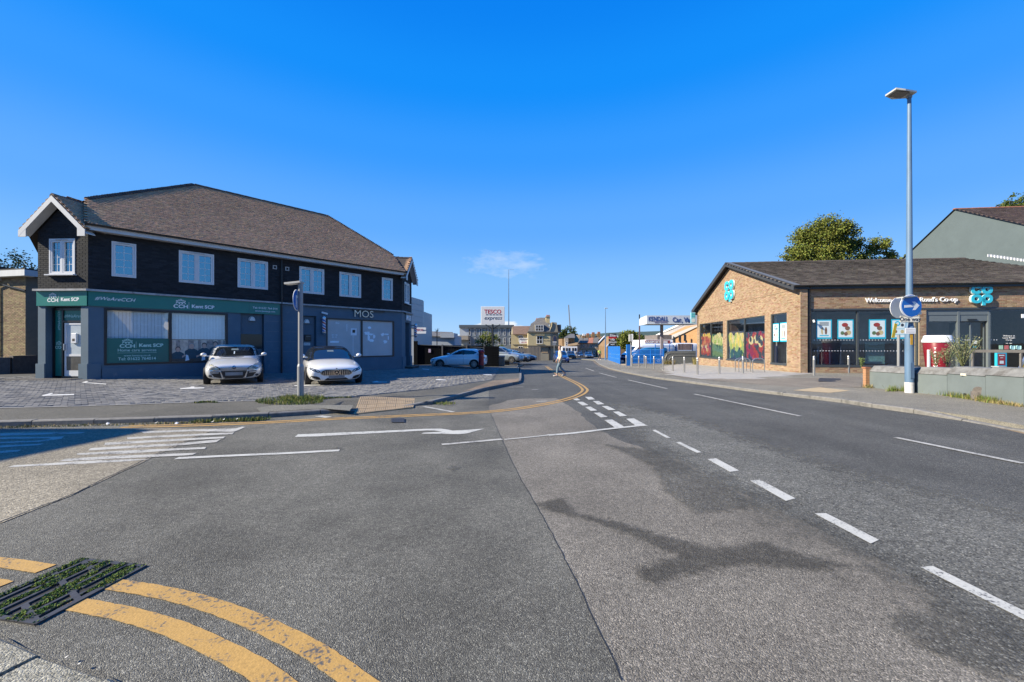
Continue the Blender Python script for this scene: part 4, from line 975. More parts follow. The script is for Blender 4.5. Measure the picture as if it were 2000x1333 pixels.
m = MB(FLd); m.box((.76, 2.19, -.70), (1.62, 2.58, -.68)); m.build('transom', greens, cdoor); lettering('#WeAreCCH', .17, TM(FLd, 1.25, 2.36, -.678), lettp, cdoor, depth=.003, shear=.25)
m = MB(FLd)
for a, b, c, d in ((.80, .87, .06, 2.10), (1.53, 1.60, .06, 2.10), (.87, 1.53, 2.03, 2.10), (.87, 1.53, .06, .28), (.87, 1.53, .82, .90)): m.box((a, c, -.70), (b, d, -.655))
leaf = m.build('door', whitep, cdoor)
pane(FLd, .87, 1.53, .90, 2.03, leaf, -.67, pbr('door_film', (.42, .47, .50), .3, var=.08)); pane(FLd, .87, 1.53, .28, .82, leaf, -.67, pbr('door_mat_glass', (.085, .08, .07), .25, var=.3))
m = MB(FLd); m.bev((1.12, 1.32, -.668), (1.34, 1.70, -.60), .015); m.build('notice_box', pbr('notice_white', (.68, .68, .68), .5), leaf); m = MB(FLd); m.box((1.18, 1.40, -.599), (1.28, 1.50, -.597)); m.build('notice_print', hair, leaf)
m = MB(FLd); m.bev((.805, 1.05, -.654), (.85, 1.30, -.60), .01); m.build('handle', pbr('steel', (.55, .55, .55), .3, .9), leaf)
# right corner doorway
rl = MB(FR); rl.box((.75, -.3, -1.2), (.78, 2.70, -.3)); rl.box((1.72, -.3, -1.2), (1.75, 2.70, -.3)); rl.box((.78, 2.64, -1.2), (1.72, 2.70, -.3)); rl.box((.78, -.3, -1.2), (1.72, -.16, -.02)); rl.build('lobby', bluep, bb)
m = MB(FR); m.box((.78, -.16, -.68), (1.72, 2.64, -.62)); rd = m.build('door', pbr('black_door', (.008, .008, .009), .3), bb); m = MB(FR); m.box((.9, 1.9, -.4), (1.5, 2.5, -.37)); m.build('sign_board', pale_, rd); m = MB(FR); m.box((1.0, 2.0, -.369), (1.2, 2.3, -.366)); m.build('sign_print', hair, rd)
# steps
stp = pieces('step_brick', (.15, .14, .13), .9, .25, .02)
def steps(M_, x0, x1, out, zt, n):
    s = MB(M_); s.box((x0, zt - .30, .02), (x1, zt - .055, out - .012))
    o_ = s.build('step', jm, bb); k = 0
    w = (x1 - x0) / n
    for i in range(n):
        p = MB(M_); p.bev((x0 + i * w + .005, zt - .055, .02), (x0 + (i + 1) * w - .005, zt + random.uniform(-.003, .003), out), .006); p.build('brick', stp, o_)
steps(FL, -.55, 1.85, .62, -.0, 22); steps(FR, .5, 2.1, .55, -.13, 12)

# sign boards with their lettering
def board(M_, x0, x1, z0, z1, mat, parent, name='sign_board', out=.05):
    m = MB(M_); m.box((x0, z0, .003), (x1, z1, out)); return m.build(name, mat, parent)
g1 = board(F0, .0, 6.53, 2.735, H0 - .004, greens, bb); g0 = board(FL, .0, PL, 2.735, H0 - .004, greens, bb)
m = MB(F0); m.box((5.2, 2.736, .0505), (5.206, H0 - .005, .052)); m.build('board_joint', blackf, g1)
shop_logo(FL, 1.0, 3.04, .36, g0, .052); lettering('#WeAreCCH', .19, TM(F0, .72, 3.03, .053), lettw, g1, depth=.004, shear=.35, bold=.0005)
shop_logo(F0, 3.08, 3.0, .40, g1, .053)
lettering('Tel: 01622 764 014', .135, TM(F0, 5.88, 3.02, .053), lettw, g1, depth=.004); lettering('www.kentscp.com', .115, TM(F0, 5.88, 2.875, .053), lettw, g1, depth=.004)
chrome = pbr('brushed_letter', (.50, .47, .42), .3, .85, var=.3, scale=8)
blkb = board(F0, 10.25, 12.2, 3.20, 3.27, blackf, bb, 'sign_rail', .10)
lettering('MOS', .56, TM(F0, 10.88, 3.0, .09), chrome, bb, 'sign_letters', depth=.05, bold=-.004, sx=1.05)
lettering('MOS', .50, TM(FR, 1.25, 2.98, .06), lettw, bb, 'sign_letters', depth=.06, bold=.01, sx=.95)
board(FR, .5, 2.0, 3.22, 3.27, blackf, bb, 'sign_rail', .12)

# barber poles
def barber_pole(M_, x, z0, z1, out, r, label):
    p0 = M_ @ Vector((x, z0, out)); w0 = LOC @ p0; t = thing('barber_pole', label, 'barber pole', w0, 0, 'barber poles'); Hh = z1 - z0
    body = MB(); cols = [MB(), MB(), MB()]; n, k = 16, 40
    for j in range(k):
        for i in range(n):
            a0, a1 = 2 * math.pi * i / n, 2 * math.pi * (i + 1) / n; za, zb = Hh * (.16 + .68 * j / k), Hh * (.16 + .68 * (j + 1) / k)
            ph = (j / k * 2.4 + i / n) % 1.0; c = 0 if (ph * 2) % 1 < .42 else (1 if ph < .5 else 2)
            cols[c].add([(r * math.cos(a0), r * math.sin(a0), za), (r * math.cos(a1), r * math.sin(a1), za), (r * math.cos(a1), r * math.sin(a1), zb), (r * math.cos(a0), r * math.sin(a0), zb)], [(0, 1, 2, 3)])
    for m_, nm, cc in zip(cols, ('white_stripe', 'red_stripe', 'blue_stripe'), ((.70, .70, .70), (.45, .03, .03), (.02, .10, .38))): m_.build(nm, pbr('pole_' + nm, cc, .3), t, fix=False)
    m = MB(); m.lathe([(.01, 0), (r * .7, .02), (r * 1.25, Hh * .1), (r * 1.25, Hh * .16), (r * 1.0, Hh * .165)]); m.build('base_cap', pbr('pole_chrome', (.6, .6, .6), .25, .8), t, True)
    m = MB(); m.lathe([(r * 1.0, Hh * .835), (r * 1.25, Hh * .84), (r * 1.25, Hh * .90), (r * .8, Hh * .97), (.01, Hh)]); m.build('top_cap', pbr('pole_chrome', (.6, .6, .6), .25, .8), t, True)
    nv = LOC.to_3x3() @ (M_.to_3x3() @ Vector((0, 0, -1))); m = MB(); m.beam(Vector((0, 0, Hh * .12)), Vector((0, 0, Hh * .12)) + nv * out, .05); m.beam(Vector((0, 0, Hh * .87)), Vector((0, 0, Hh * .87)) + nv * out, .05); m.build('bracket', gutm, t)
barber_pole(F0, 8.60, 1.78, 2.80, .17, .085, 'red white and blue barber pole beside the frosted shop window')
barber_pole(FR, 2.12, 1.72, 2.68, .30, .085, 'barber pole on the far corner past the black doorway')
# security camera and vents
m = MB(F0); m.cyl((8.62, 2.95, .0), (8.62, 2.95, .10), .035); m.beam((8.50, 2.97, .12), (8.80, 2.90, .16), .09, .08); m.build('security_camera', pbr('camera_white', (.6, .62, .63), .4), bb)
for x in (6.30, 6.86):
    m = MB(F0); m.box((x - .09, 4.98, .004), (x + .09, 5.17, .03)); v = m.build('air_vent', pbr('vent_stone', (.42, .40, .37), .8), bb); m = MB(F0); m.box((x - .05, 5.02, .0305), (x + .05, 5.13, .033)); m.build('vent_grille', darkin, v)
# downpipe, gutter, fascia
m = MB(F0); m.cyl((6.58, GZ, .10), (6.58, 5.5, .10), .04, n=10)
for z in (.6, 1.9, 3.6, 4.7): m.cyl((6.58, z, .10), (6.58, z + .06, .10), .052, n=10)
m.build('downpipe', gutm, bb)
OV = .36
fb = MB(); fb.box((-.12, -OV, 5.54), (13.55, -OV + .03, 5.74)); fb.build('fascia_board', fasc, bb)
sf = MB(); sf.box((-.10, -OV + .03, 5.545), (13.53, -.004, 5.565)); sf.build('soffit', fasc, bb)
gt = MB(); n = 8
pr_ = [(math.cos(math.pi + math.pi * k / n) * .06, math.sin(math.pi + math.pi * k / n) * .06) for k in range(n + 1)]
gt.add([(x, -OV - .062 + a, 5.745 + b) for x in (-.1, 13.53) for a, b in pr_] + [(x, -OV - .062 + a * .85, 5.745 + b * .85) for x in (-.1, 13.53) for a, b in pr_], [(k, k + 1, n + 2 + k, n + 1 + k) for k in range(n)] + [(2 * n + 2 + k, 3 * n + 3 + k, 3 * n + 4 + k, 2 * n + 3 + k) for k in range(n)])
gt.build('gutter', gutm, bb, fix=False)

# --- roof
rise = lambda t: 5.76 + (t + OV) * .80
RLp, RRp = Vector((3.88, 4.5, rise(4.5))), Vector((10.65, 4.5, rise(4.5)))
J1 = Vector((-.02, 1.25, rise(1.25))); J2 = Vector((13.43 + .10, 1.25, rise(1.25)))
E1, E2 = Vector((-.02, -OV, 5.76)), Vector((13.45, -OV, 5.76))
BLp, BRp = Vector((CL.x - .3, 9.5, 5.76)), Vector((13.43 + CR.x + .3, 9.5, 5.76))
L0, R0 = Vector((CL.x - .38, CL.y + .1, 5.76)), Vector((13.43 + CR.x + .38, CR.y + .1, 5.76))
rb = MB()
rb.poly([E1, E2, J2, RRp, RLp, J1]); rb.poly([L0, J1, RLp, BLp]); rb.poly([J2, R0, BRp, RRp]); rb.poly([RLp, RRp, BRp, BLp])
rt = rb.build('roof', pbr('roof_felt', (.055, .045, .04), .95), bb, fix=False)
tilem = pieces('roof_tile', (.46, .29, .18), .88, .15, .010, alt=(.40, .255, .16), alt_share=.3, fine=.10, scale=25, stain=.09)
def tiled(poly, mat, parent, gauge=.105, tw=.17, lift=.012, name='roof_tiles', th=.02):
    """rows of separate plain tiles on a roof plane; poly[0]->poly[1] is the eaves line"""
    P = [Vector(p) for p in poly]; ex = (P[1] - P[0]).normalized(); nrm = ex.cross(P[-1] - P[0]).normalized()
    if nrm.z < 0: nrm = -nrm
    ey = nrm.cross(ex).normalized()
    if ey.z < 0: ey = -ey
    q = [Vector(((p - P[0]).dot(ex), (p - P[0]).dot(ey))) for p in P]; x0, x1, y1 = min(p.x for p in q), max(p.x for p in q), max(p.y for p in q)
    m = MB(); r = 0; y = 0.0
    while y < y1 - .02:
        x = x0 + (tw / 2 if r % 2 else 0) - tw
        while x < x1:
            c = Vector((x + tw / 2, y + gauge * .5)); x += tw
            if not inside(c, q): continue
            a, b = c.x - tw / 2 + .003, c.x + tw / 2 - .003; k = random.uniform(0, .006); t = random.uniform(-.004, .004); y0_ = y + random.uniform(-.004, .004)
            f = lambda u, v, w: P[0] + ex * u + ey * v + nrm * w
            m.add([f(a, y0_, lift * .2), f(b, y0_, lift * .2), f(b, y0_, lift + th + k + t), f(a, y0_, lift + th + k - t), f(b, y0_ + gauge * 1.25, lift * .6), f(a, y0_ + gauge * 1.25, lift * .6)], [(0, 1, 2, 3), (3, 2, 4, 5), (1, 4, 2), (0, 3, 5)])
        y += gauge; r += 1
    return m.build(name, mat, parent, kind='stuff', fix=False)
tiled([E1, E2, J2, RRp, RLp, J1], tilem, rt)
tiled([J2, R0, BRp, RRp][1:] + [J2], tilem, rt)
hipm = pieces('hip_tile', (.10, .082, .075), .9, .25, .012, fine=.12, scale=25)
def ridge_row(p, q, step, r, parent, mat, name='ridge_tile', joined=False, sag=0.0):
    d = (q - p); n = int(d.length / step); d.normalize(); up_ = Vector((0, 0, 1)); s = d.cross(up_).normalized(); u = s.cross(d).normalized(); acc = MB()
    for i in range(n):
        a = p + d * (i * step); b = p + d * ((i + 1) * step + (.02 if not joined else .05)); m = acc if joined else MB(); rr = r * random.uniform(.95, 1.05); k = 6
        ring = lambda c, rad, lift: [c + s * rad * math.cos(math.pi * j / k) + u * (rad * .75 * math.sin(math.pi * j / k) - .04 + lift) for j in range(k + 1)]
        l0, l1 = (.045, .0) if joined else (.008, 0)
        A_, B_ = ring(a, rr * (1.12 if joined else 1.02), l0), ring(b, rr * (.9 if joined else 1.0), l1)
        m.add(A_ + B_, [(j, j + 1, k + 2 + j, k + 1 + j) for j in range(k)] + [tuple(range(k + 1))])
        if not joined: m.build(name, mat, parent, fix=False)
    if joined: acc.build(name, mat, parent, kind='stuff', fix=False)
ridge_row(RLp, RRp, .45, .12, rt, hipm)
ridge_row(J1, RLp, .115, .11, rt, hipm, 'hip_tiles', True); ridge_row(J2, RRp, .115, .11, rt, hipm, 'hip_tiles', True)
# small gables over the two cut corners
def corner_gable(P0, P1, J, M_, w, parent):
    """P0, P1 foot points of the cut corner, seen from the street left to right"""
    d = (P1 - P0).normalized(); n_ = Vector((d.y, -d.x, 0)); ov, sd = .34, .30; slope = .98
    mid_ = (P0 + P1) / 2; zr = EAVE + .22 + (w / 2 + .0) * slope; apex = mid_ + n_ * ov; apex.z = zr
    zt = EAVE + .22 - sd * slope
    a0 = P0 - d * sd + n_ * ov; a0.z = zt; a1 = P1 + d * sd + n_ * ov; a1.z = zt
    b0 = P0 - d * sd - n_ * .5; b0.z = zt; b1 = P1 + d * sd - n_ * .5; b1.z = zt
    Jv = J.copy(); Jv.z = min(zr, J.z) 
    g_ = MB(); off = Vector((0, 0, .10))
    for q in ([a0, apex, Jv + Vector((0, 0, .02)), b0], [apex, a1, b1, Jv + Vector((0, 0, .02))]): g_.prism([p + off * .2 for p in q], (0, 0, .06))
    go = g_.build('gable_roof', pbr('roof_felt', (.055, .045, .04), .95), parent)
    tiled([a0 + off * .9, b0 + off * .9, Jv + off * .9, apex + off * .9], tilem, go, name='gable_tiles'); tiled([b1 + off * .9, a1 + off * .9, apex + off * .9, Jv + off * .9], tilem, go, name='gable_tiles')
    bgm = MB(); th = n_ * .03; dn = Vector((0, 0, -.21))
    for p, q in ((a0, apex), (apex, a1)): bgm.prism([p + dn + n_ * .001, q + dn + n_ * .001, q + Vector((0, 0, .02)) + n_ * .001, p + Vector((0, 0, .02)) + n_ * .001], th)
    for p, s in ((a0, 1), (a1, -1)): bgm.prism([p + dn * 1.0 + n_ * .002, p + d * s * .30 + dn * 1.0 + n_ * .002, p + d * s * .30 + dn * -.4 + n_ * .002, p + Vector((0, 0, -.0)) + n_ * .002], th * .9)
    bgm.build('bargeboard', fasc, parent)
    s_ = MB()
    for p, q in ((a0, apex), (apex, a1)): s_.prism([p + Vector((0, 0, -.12)), q + Vector((0, 0, -.12)), q - n_ * (ov - .01) + Vector((0, 0, -.12)), p - n_ * (ov - .01) + Vector((0, 0, -.12))], (0, 0, .03))
    s_.build('soffit', fasc, parent)
    ridge_row(apex + off * .6, Jv + off * .6, .3, .11, go, hipm)
corner_gable(CL.copy(), Vector((0, 0, 0)), J1, FL, PL, rt)
corner_gable(PB.copy(), PB + CR, J2, FR, PR, rt)

# ------------------------------------------------------------------ neighbours at the far left
stock = pieces('stock_brick', (.225, .170, .098), .9, .22, .02, alt=(.17, .12, .075), alt_share=.3, fine=.12, scale=40)
stockm = pbr('stock_mortar', (.20, .17, .125), .95)
nb = thing('brick_house', 'flat roofed house of yellow brown brick at the far left edge', 'house')
p0, p1 = at(-70, 672, 22.3), at(50, 672, 21.4); p0.z = p1.z = 0; dx = (p1 - p0); wl = dx.length
m = MB(frame(p0, dx)); m.box((0, -.5, -5), (wl, 4.9, 0)); m.build('wall', stockm, nb)
brick_wall(p0, dx, wl, .4, 4.9, stock, None, nb)
m = MB(frame(p0, dx)); m.box((-.3, 4.75, -.2), (wl * .62, 5.0, .22)); m.box((wl * .62, 4.9, -.2), (wl + .55, 5.22, .34)); fb_ = m.build('fascia_board', fasc, nb)
m = MB(frame(p0, dx)); m.box((-.3, 5.0, -5), (wl * .62, 5.5, .15)); m.box((wl * .62, 5.22, -5), (wl + .5, 5.30, .3)); m.build('roof', pbr('dark_roof', (.035, .033, .033), .9), nb)
m = MB(frame(p0, dx)); m.cyl((wl * .60, 4.8, .28), (wl * .60, 4.35, .06), .045); m.cyl((wl * .60, 4.35, .06), (wl * .60, .5, .06), .045); m.build('downpipe', gutm, nb)
m = MB(frame(p0, dx)); m.beam((wl * .70, 4.5, .12), (wl + .2, 4.15, .12), .06); m.build('handrail', gutm, nb)
# green canopy and dark car behind the doorway
can = thing('shop_canopy', 'green sloping canopy glimpsed between the brick house and the blue pillar', 'canopy')
q = [at(46, 640, 26), at(80, 610, 24.5), at(80, 640, 24.5), at(46, 652, 26)]
m = MB(); m.prism(q, (0.3, 1.2, 0)); m.build('fabric', greens, can); m = MB(); m.prism([at(46, 634, 25.95), at(80, 603, 24.45), at(80, 610, 24.45), at(46, 640, 25.95)], (0.3, 1.2, 0)); m.build('trim', whitep, can)
# raised yard with a low brick wall and slatted fence
yd = MB(); ya = [at(-90, 716, 18.5).xy, at(20, 712, 19.5).xy, at(70, 706, 20.4).xy, at(72, 690, 27).xy, at(-90, 690, 27).xy]
yd.prism([(p.x, p.y, -.3) for p in ya], (0, 0, .66)); yd.build('raised_yard', pbr('yard_slab', (.20, .20, .19), .9, var=.3, scale=3), kind='structure')
lw_ = thing('yard_wall', 'low dark brick wall edging the raised yard at the left', 'wall')
m = MB(); m.beam((*at(-90, 714, 18.4).xy, .17), (*at(22, 712, 19.4).xy, .17), .22, .95); m.beam((*at(22, 712, 19.4).xy, .22), (*at(70, 706, 20.3).xy, .22), .22, 1.0); m.build('wall', pbr('dark_brick_wall', (.10, .09, .085), .9, var=.35, scale=9), lw_)
fe = thing('picket_fence', 'grey weathered upright slat fence at the far left behind the yard', 'fence')
fa, fbp = at(-60, 695, 22.4), at(70, 696, 23.2); fz = .55
slatm = pieces('weathered_slat', (.135, .125, .120), .9, .25, .01, fine=.2, scale=12)
nsl = 34
for i in range(nsl):
    p = fa.lerp(fbp, (i + .5) / nsl); d = (fbp - fa).normalized() * .048; m = MB(); h_ = random.uniform(-.02, .02)
    m.prism([(p.x - d.x, p.y - d.y, fz), (p.x + d.x, p.y + d.y, fz), (p.x + d.x, p.y + d.y, fz + .88 + h_), (p.x, p.y, fz + .93 + h_), (p.x - d.x, p.y - d.y, fz + .88 + h_)], (0, .02, 0)); m.build('slat', slatm, fe)
m = MB(); m.beam((fa.x, fa.y + .05, fz + .2), (fbp.x, fbp.y + .05, fz + .2), .04, .08); m.beam((fa.x, fa.y + .05, fz + .7), (fbp.x, fbp.y + .05, fz + .7), .04, .08); m.build('rail', slatm, fe)
for i in range(4): 
    p = fa.lerp(fbp, i / 3); m = MB(); m.box((p.x - .05, p.y + .06, fz - .3), (p.x + .05, p.y + .16, fz + .98)); m.build('post', slatm, fe)
# ------------------------------------------------------------------ the food shop on the right
coopb = pieces('sand_brick', (.295, .208, .138), .9, .16, .018, alt=(.235, .145, .088), alt_share=.30, fine=.10, scale=40, stain=.10)
coopm = pbr('sand_mortar', (.30, .235, .16), .95)
anth = pbr('anthracite_frame', (.045, .052, .058), .4, var=.06)
rooft = pieces('brown_grey_roof_tile', (.125, .104, .086), .9, .32, .015, alt=(.15, .13, .105), alt_share=.3, fine=.15, scale=20, stain=.2)
C0 = Vector((15.2, 21.0, 0)); CG = Vector((.105, .9945, 0)).normalized(); CF = Vector((.9945, -.105, 0)).normalized(); CW = 15.25
cs = thing('food_shop', 'single storey sandy brick food shop with low gable and turquoise logos', 'shop', C0, math.atan2(CF.y, CF.x))
# local frame: x along the front, y back along the gable wall
GF = frame((0, CW, 0), (0, -1, 0))            # gable wall, seen from the street left to right: far end first
def gx(t): return CW - t
SB = .14
FF = frame((0, SB, 0), (1, 0, 0))             # front wall, set back behind the gable's pier
ZT, ZS = 3.06, .13
GEAVE, GAP = 4.25, 7.05
gwin = [(gx(14.66), gx(9.67), gx(12.2)), (gx(9.03), gx(3.57), gx(6.34)), (gx(2.91), gx(1.23), None)]
ctop = lambda x: GEAVE + (GAP - GEAVE) * (1 - abs(x - CW * .455) / (CW * (.455 if x < CW * .455 else .545)))
fwin = [(.62, 5.80, 2.93), ]
FEND = 15.0
wl_ = MB()
hol = [(a, b, ZS, ZT) for a, b, s in gwin]
wall_face(GF, CW, -.6, GEAVE, hol, .32, wl_)
mm = MB(GF); mm.prism([(0, GEAVE, 0), (CW, GEAVE, 0), (CW * .455, GAP, 0)], (0, 0, -.32)); base = len(wl_.v); wl_.v += mm.v; wl_.f += [tuple(base + i for i in f) for f in mm.f]
wall_face(FF, FEND, -.6, GEAVE, [(.62, 5.80, ZS, ZT), (6.14, 13.2, -.02, ZT)], .32, wl_)
wl_.box((FEND - .3, SB + .32, -.6), (FEND, CW, GEAVE)); wl_.box((.32, CW - .3, -.6), (FEND - .3, CW, GEAVE))
wl_.box((0.32, 0, -.6), (.36, SB, GEAVE)); wl_.box((0, -.004, -.6), (.36, .0, GEAVE))
wl_.build('wall', coopm, cs)
brick_wall((0, CW, 0), (0, -1), CW, -.6, GAP, coopb, None, cs, [(a - .01, b + .01, ZS - .01, ZT + .01) for a, b, s in gwin], ctop)
brick_wall((0, -.004, 0), (1, 0), .36, -.6, GEAVE, coopb, None, cs, bl=.18)
brick_wall((.62, SB, 0), (1, 0), FEND - .62, -.6, GEAVE, coopb, None, cs, [(-.01, 5.19, ZS - .01, ZT + .01), (5.51, 12.6, -.6, ZT + .01)])
brick_wall((.36, SB, 0), (1, 0), .25, -.6, GEAVE, pieces('pier_shade_brick', (.20, .12, .07), .9, .25, .02, fine=.1), None, cs, bl=.125)  # the pier's cast shade, put into this strip as darker brick
# corbel course on the gable, a shade proud
m = MB(GF); m.box((.0, GEAVE - .03, .009), (CW, GEAVE + .03, .022)); m.build('string_course', coopb, cs)
# windows
cgl = glass('dark_shop_glass', (.93, .95, .96), (1, 1, 1), ior=1.65)
def shop_frame(M_, x0, x1, z0, z1, mids, parent, fw=.06):
    fr = MB(M_)
    for a, b, c, d in ((x0, x1, z1 - fw, z1), (x0, x1, z0 - .06, z0 + fw), (x0, x0 + fw, z0 + fw, z1 - fw), (x1 - fw, x1, z0 + fw, z1 - fw)): fr.box((a, c, -.14), (b, d, -.04 if c > z0 else .02))
    for s in mids: fr.box((s - .04, z0 + fw, -.14), (s + .04, z1 - fw, -.045))
    o = fr.build('window', anth, parent); ed = [x0] + list(mids) + [x1]
    for i, (a, b) in enumerate(zip(ed, ed[1:])): pane(M_, a + (fw if i == 0 else .04), b - (fw if i == len(ed) - 2 else .04), z0 + fw, z1 - fw, o, -.10, cgl)
    return o
room = pbr('shop_room', (.22, .225, .23), .9, var=.3, scale=1.2)
gw_ = [shop_frame(GF, a, b, ZS, ZT, [s] if s else [], cs) for a, b, s in gwin]
# printed fruit and vegetable pictures filling the gable windows
def print_panel(M_, x0, x1, z0, z1, base, parent, items, name='window_print'):
    m = MB(M_); m.box((x0, z0, -.130), (x1, z1, -.125)); o = m.build(name, base, parent)
    for k, (mat_, n, rx, rz, zlo, zhi, tall) in enumerate(items):
        mm = MB(M_)
        for i in range(n):
            cx, cz = random.uniform(x0 + rx, x1 - rx), random.uniform(z0 + rz + (z1 - z0) * zlo, z0 + (z1 - z0) * zhi - rz); s = random.uniform(.7, 1.2); a0 = random.uniform(-.35, .35)
            pts = []
            for j in range(12):
                a = j / 12 * 6.283; px_, pz_ = rx * s * math.cos(a), rz * s * math.sin(a) * (1.15 if math.sin(a) > 0 else .9); pts.append((cx + px_ * math.cos(a0) - pz_ * math.sin(a0), cz + px_ * math.sin(a0) + pz_ * math.cos(a0), -.123 + k * .002 + i * .00004))
            mm.poly(pts)
        mm.build('print_shapes', mat_, o, kind='stuff', fix=False)
    return o
pm = lambda n, c, v=.35, s=9: pbr(n, c, .5, var=v, scale=s)
red, orange, ylw, grn, dgr, plum, buff, lime = pm('print_red', (.26, .035, .03)), pm('print_orange', (.36, .13, .06)), pm('print_yellow', (.55, .42, .08)), pm('print_green', (.09, .15, .07)), pm('print_dark_green', (.03, .075, .05)), pm('print_plum', (.20, .02, .05)), pm('print_buff', (.46, .38, .20)), pm('print_lime', (.26, .32, .09))
drk = pm('print_dark', (.035, .03, .035))
a, b, s = gwin[0]; z0, z1 = ZS + .06, 2.25
print_panel(GF, a + .07, s - .05, z0, z1, drk, gw_[0], [(red, 60, .16, .22, 0, 1, 0), (orange, 26, .14, .2, .1, 1, 0), (ylw, 10, .12, .12, .75, 1, 0), (buff, 8, .08, .14, .2, .6, 0)])
print_panel(GF, s + .05, b - .07, z0, 2.1, dgr, gw_[0], [(buff, 14, .3, .35, .5, 1, 0), (lime, 16, .1, .3, .3, 1, 0), (grn, 40, .16, .24, 0, .6, 0)])
a, b, s = gwin[1]
print_panel(GF, a + .07, s - .05, z0, 2.2, drk, gw_[1], [(buff, 24, .35, .25, .4, .95, 0), (lime, 34, .085, .36, .0, 1, 0), (ylw, 12, .08, .3, .3, 1, 0), (dgr, 12, .2, .2, 0, .35, 0)])
print_panel(GF, s + .05, b - .07, z0, 2.1, drk, gw_[1], [(plum, 40, .2, .22, 0, 1, 0), (red, 34, .16, .2, 0, 1, 0), (buff, 6, .3, .25, .4, .9, 0), (drk, 12, .15, .2, 0, 1, 0)])
for (a, b, s), o in zip(gwin, gw_): m = MB(GF); m.box((a, ZS, -1.6), (b, ZT, -1.55)); m.box((a, ZS, -1.6), (b, ZS + .02, -.2)); m.box((a, ZT - .02, -1.6), (b, ZT, -.2)); m.build('room', room, o)
m = MB(GF)
for a, b, s in gwin[:2]: m.beam((a + .4, 2.75, -.9), (b - .8, 2.7, -.9), .08)
m.build('light_tube', pbr('tube_white', (.75, .78, .78), .5), gw_[1])
# third gable window: posters over chilled shelves
turq = pbr('turquoise_print', (.02, .36, .52), .45, var=.05); pwhite = pbr('poster_white', (.56, .64, .66), .5, var=.06); brown = pbr('print_brown', (.16, .09, .06), .5, var=.4, scale=14)
blk_ = pbr('print_dark', (.035, .03, .035), .5)
def poster(M_, x0, x1, z0, z1, parent, kind, out=-.085):
    m = MB(M_); m.box((x0, z0, out), (x1, z1, out + .006)); o = m.build('poster', turq, parent); e = (x1 - x0) * .07; z = out + .0065
    m = MB(M_); m.box((x0 + e, z0 + e * 1.6, z), (x1 - e, z1 - e * 1.2, z + .002)); m.build('poster_sheet', pwhite, o); cx = (x0 + x1) / 2; w = x1 - x0; h = z1 - z0; z += .0028
    def el(cx_, cz_, rx, rz, mat_, k): mm = MB(M_); mm.poly([(cx_ + rx * math.cos(j / 14 * 6.283), cz_ + rz * math.sin(j / 14 * 6.283), z + k * .0006) for j in range(14)]); mm.build('poster_picture', mat_, o, fix=False)
    if kind == 0:
        el(cx - w * .04, z0 + h * .72, w * .20, h * .11, red, 0); el(cx + w * .12, z0 + h * .55, w * .16, h * .11, brown, 1); el(cx - w * .2, z0 + h * .3, w * .12, h * .1, grn, 0); el(cx + w * .18, z0 + h * .32, w * .17, h * .12, buff, 1); el(cx + w * .02, z0 + h * .26, w * .12, h * .1, brown, 2)
    elif kind == 1:
        el(cx - w * .1, z0 + h * .78, w * .18, h * .13, turq, 0); el(cx - w * .1, z0 + h * .78, w * .09, h * .065, pwhite, 1); el(cx + w * .2, z0 + h * .7, w * .1, h * .08, blk_, 1)
        mm = MB(M_); mm.box((x0 + w * .1, z0 + h * .5, z), (x1 - w * .1, z0 + h * .52, z + .001)); mm.box((x0 + w * .1, z0 + h * .22, z), (x1 - w * .1, z0 + h * .24, z + .001)); mm.build('poster_rule', turq, o); el(cx - w * .22, z0 + h * .37, w * .1, h * .08, brown, 0); el(cx + w * .2, z0 + h * .37, w * .12, h * .09, buff, 0)
    else:
        for j in range(4): mm = MB(M_); mm.box((x0 + w * .2, z0 + h * (.84 - j * .05), z), (x1 - w * .2, z0 + h * (.865 - j * .05), z + .001)); mm.build('poster_print', blk_, o)
        for j in range(3): el(cx + w * (j - 1) * .12, z0 + h * .42, w * .08, h * .2, (buff, pwhite, brown)[j], j)
        mm = MB(M_); mm.box((x0 + w * .2, z0 + h * .15, z), (x1 - w * .2, z0 + h * .2, z + .001)); mm.build('poster_print', turq, o)
a, b, _ = gwin[2]
poster(GF, a + .12, a + .74, 1.42, 2.50, gw_[2], 1); poster(GF, a + .86, b - .12, 1.42, 2.52, gw_[2], 2)
m = MB(GF)
for i in range(6): m.box((a + .75, .25 + i * .2, -1.0), (b - .12, .27 + i * .2, -.5))
m.box((a + .74, .2, -1.02), (a + .76, 1.35, -.5)); m.build('shelving', pbr('shelf_metal', (.5, .55, .53), .5), gw_[2])
m = MB(GF)
for i in range(5):
    for j in range(5): x = a + .8 + j * .14; m.box((x, .272 + i * .2, -.9), (x + .1, .272 + i * .2 + random.uniform(.06, .14), -.55))
m.build('goods', pieces('shelf_goods', (.30, .35, .28), .6, .5, .15), gw_[2], kind='stuff')
# front windows
fw_ = shop_frame(FF, .62, 5.80, ZS, ZT, [2.93], cs)
m = MB(FF); m.box((.6, ZS, -3.2), (5.8, ZT, -3.15)); m.box((.6, ZS - .02, -3.2), (5.8, ZS, -.2)); m.box((.6, ZT, -3.2), (5.8, ZT + .02, -.2)); m.build('room', room, fw_)
for (x0, x1), k in zip(((.92, 1.68), (1.96, 2.74), (3.48, 4.30), (4.55, 5.30)), (2, 0, 0, 1)): poster(FF, x0, x1, 1.56, 2.58, fw_, k)
def dots(M_, x0, x1, z, parent, r=.022, step=.145, out=-.086):
    m = MB(M_); n = int((x1 - x0) / step)
    for i in range(n): x = x0 + (i + .5) * step; m.add([(x - r, z - r * .8, out), (x + r, z - r * .8, out), (x + r, z + r * .8, out), (x - r, z + r * .8, out)], [(0, 1, 2, 3)])
    m.build('safety_dots', lettw, parent, kind='stuff', fix=False)
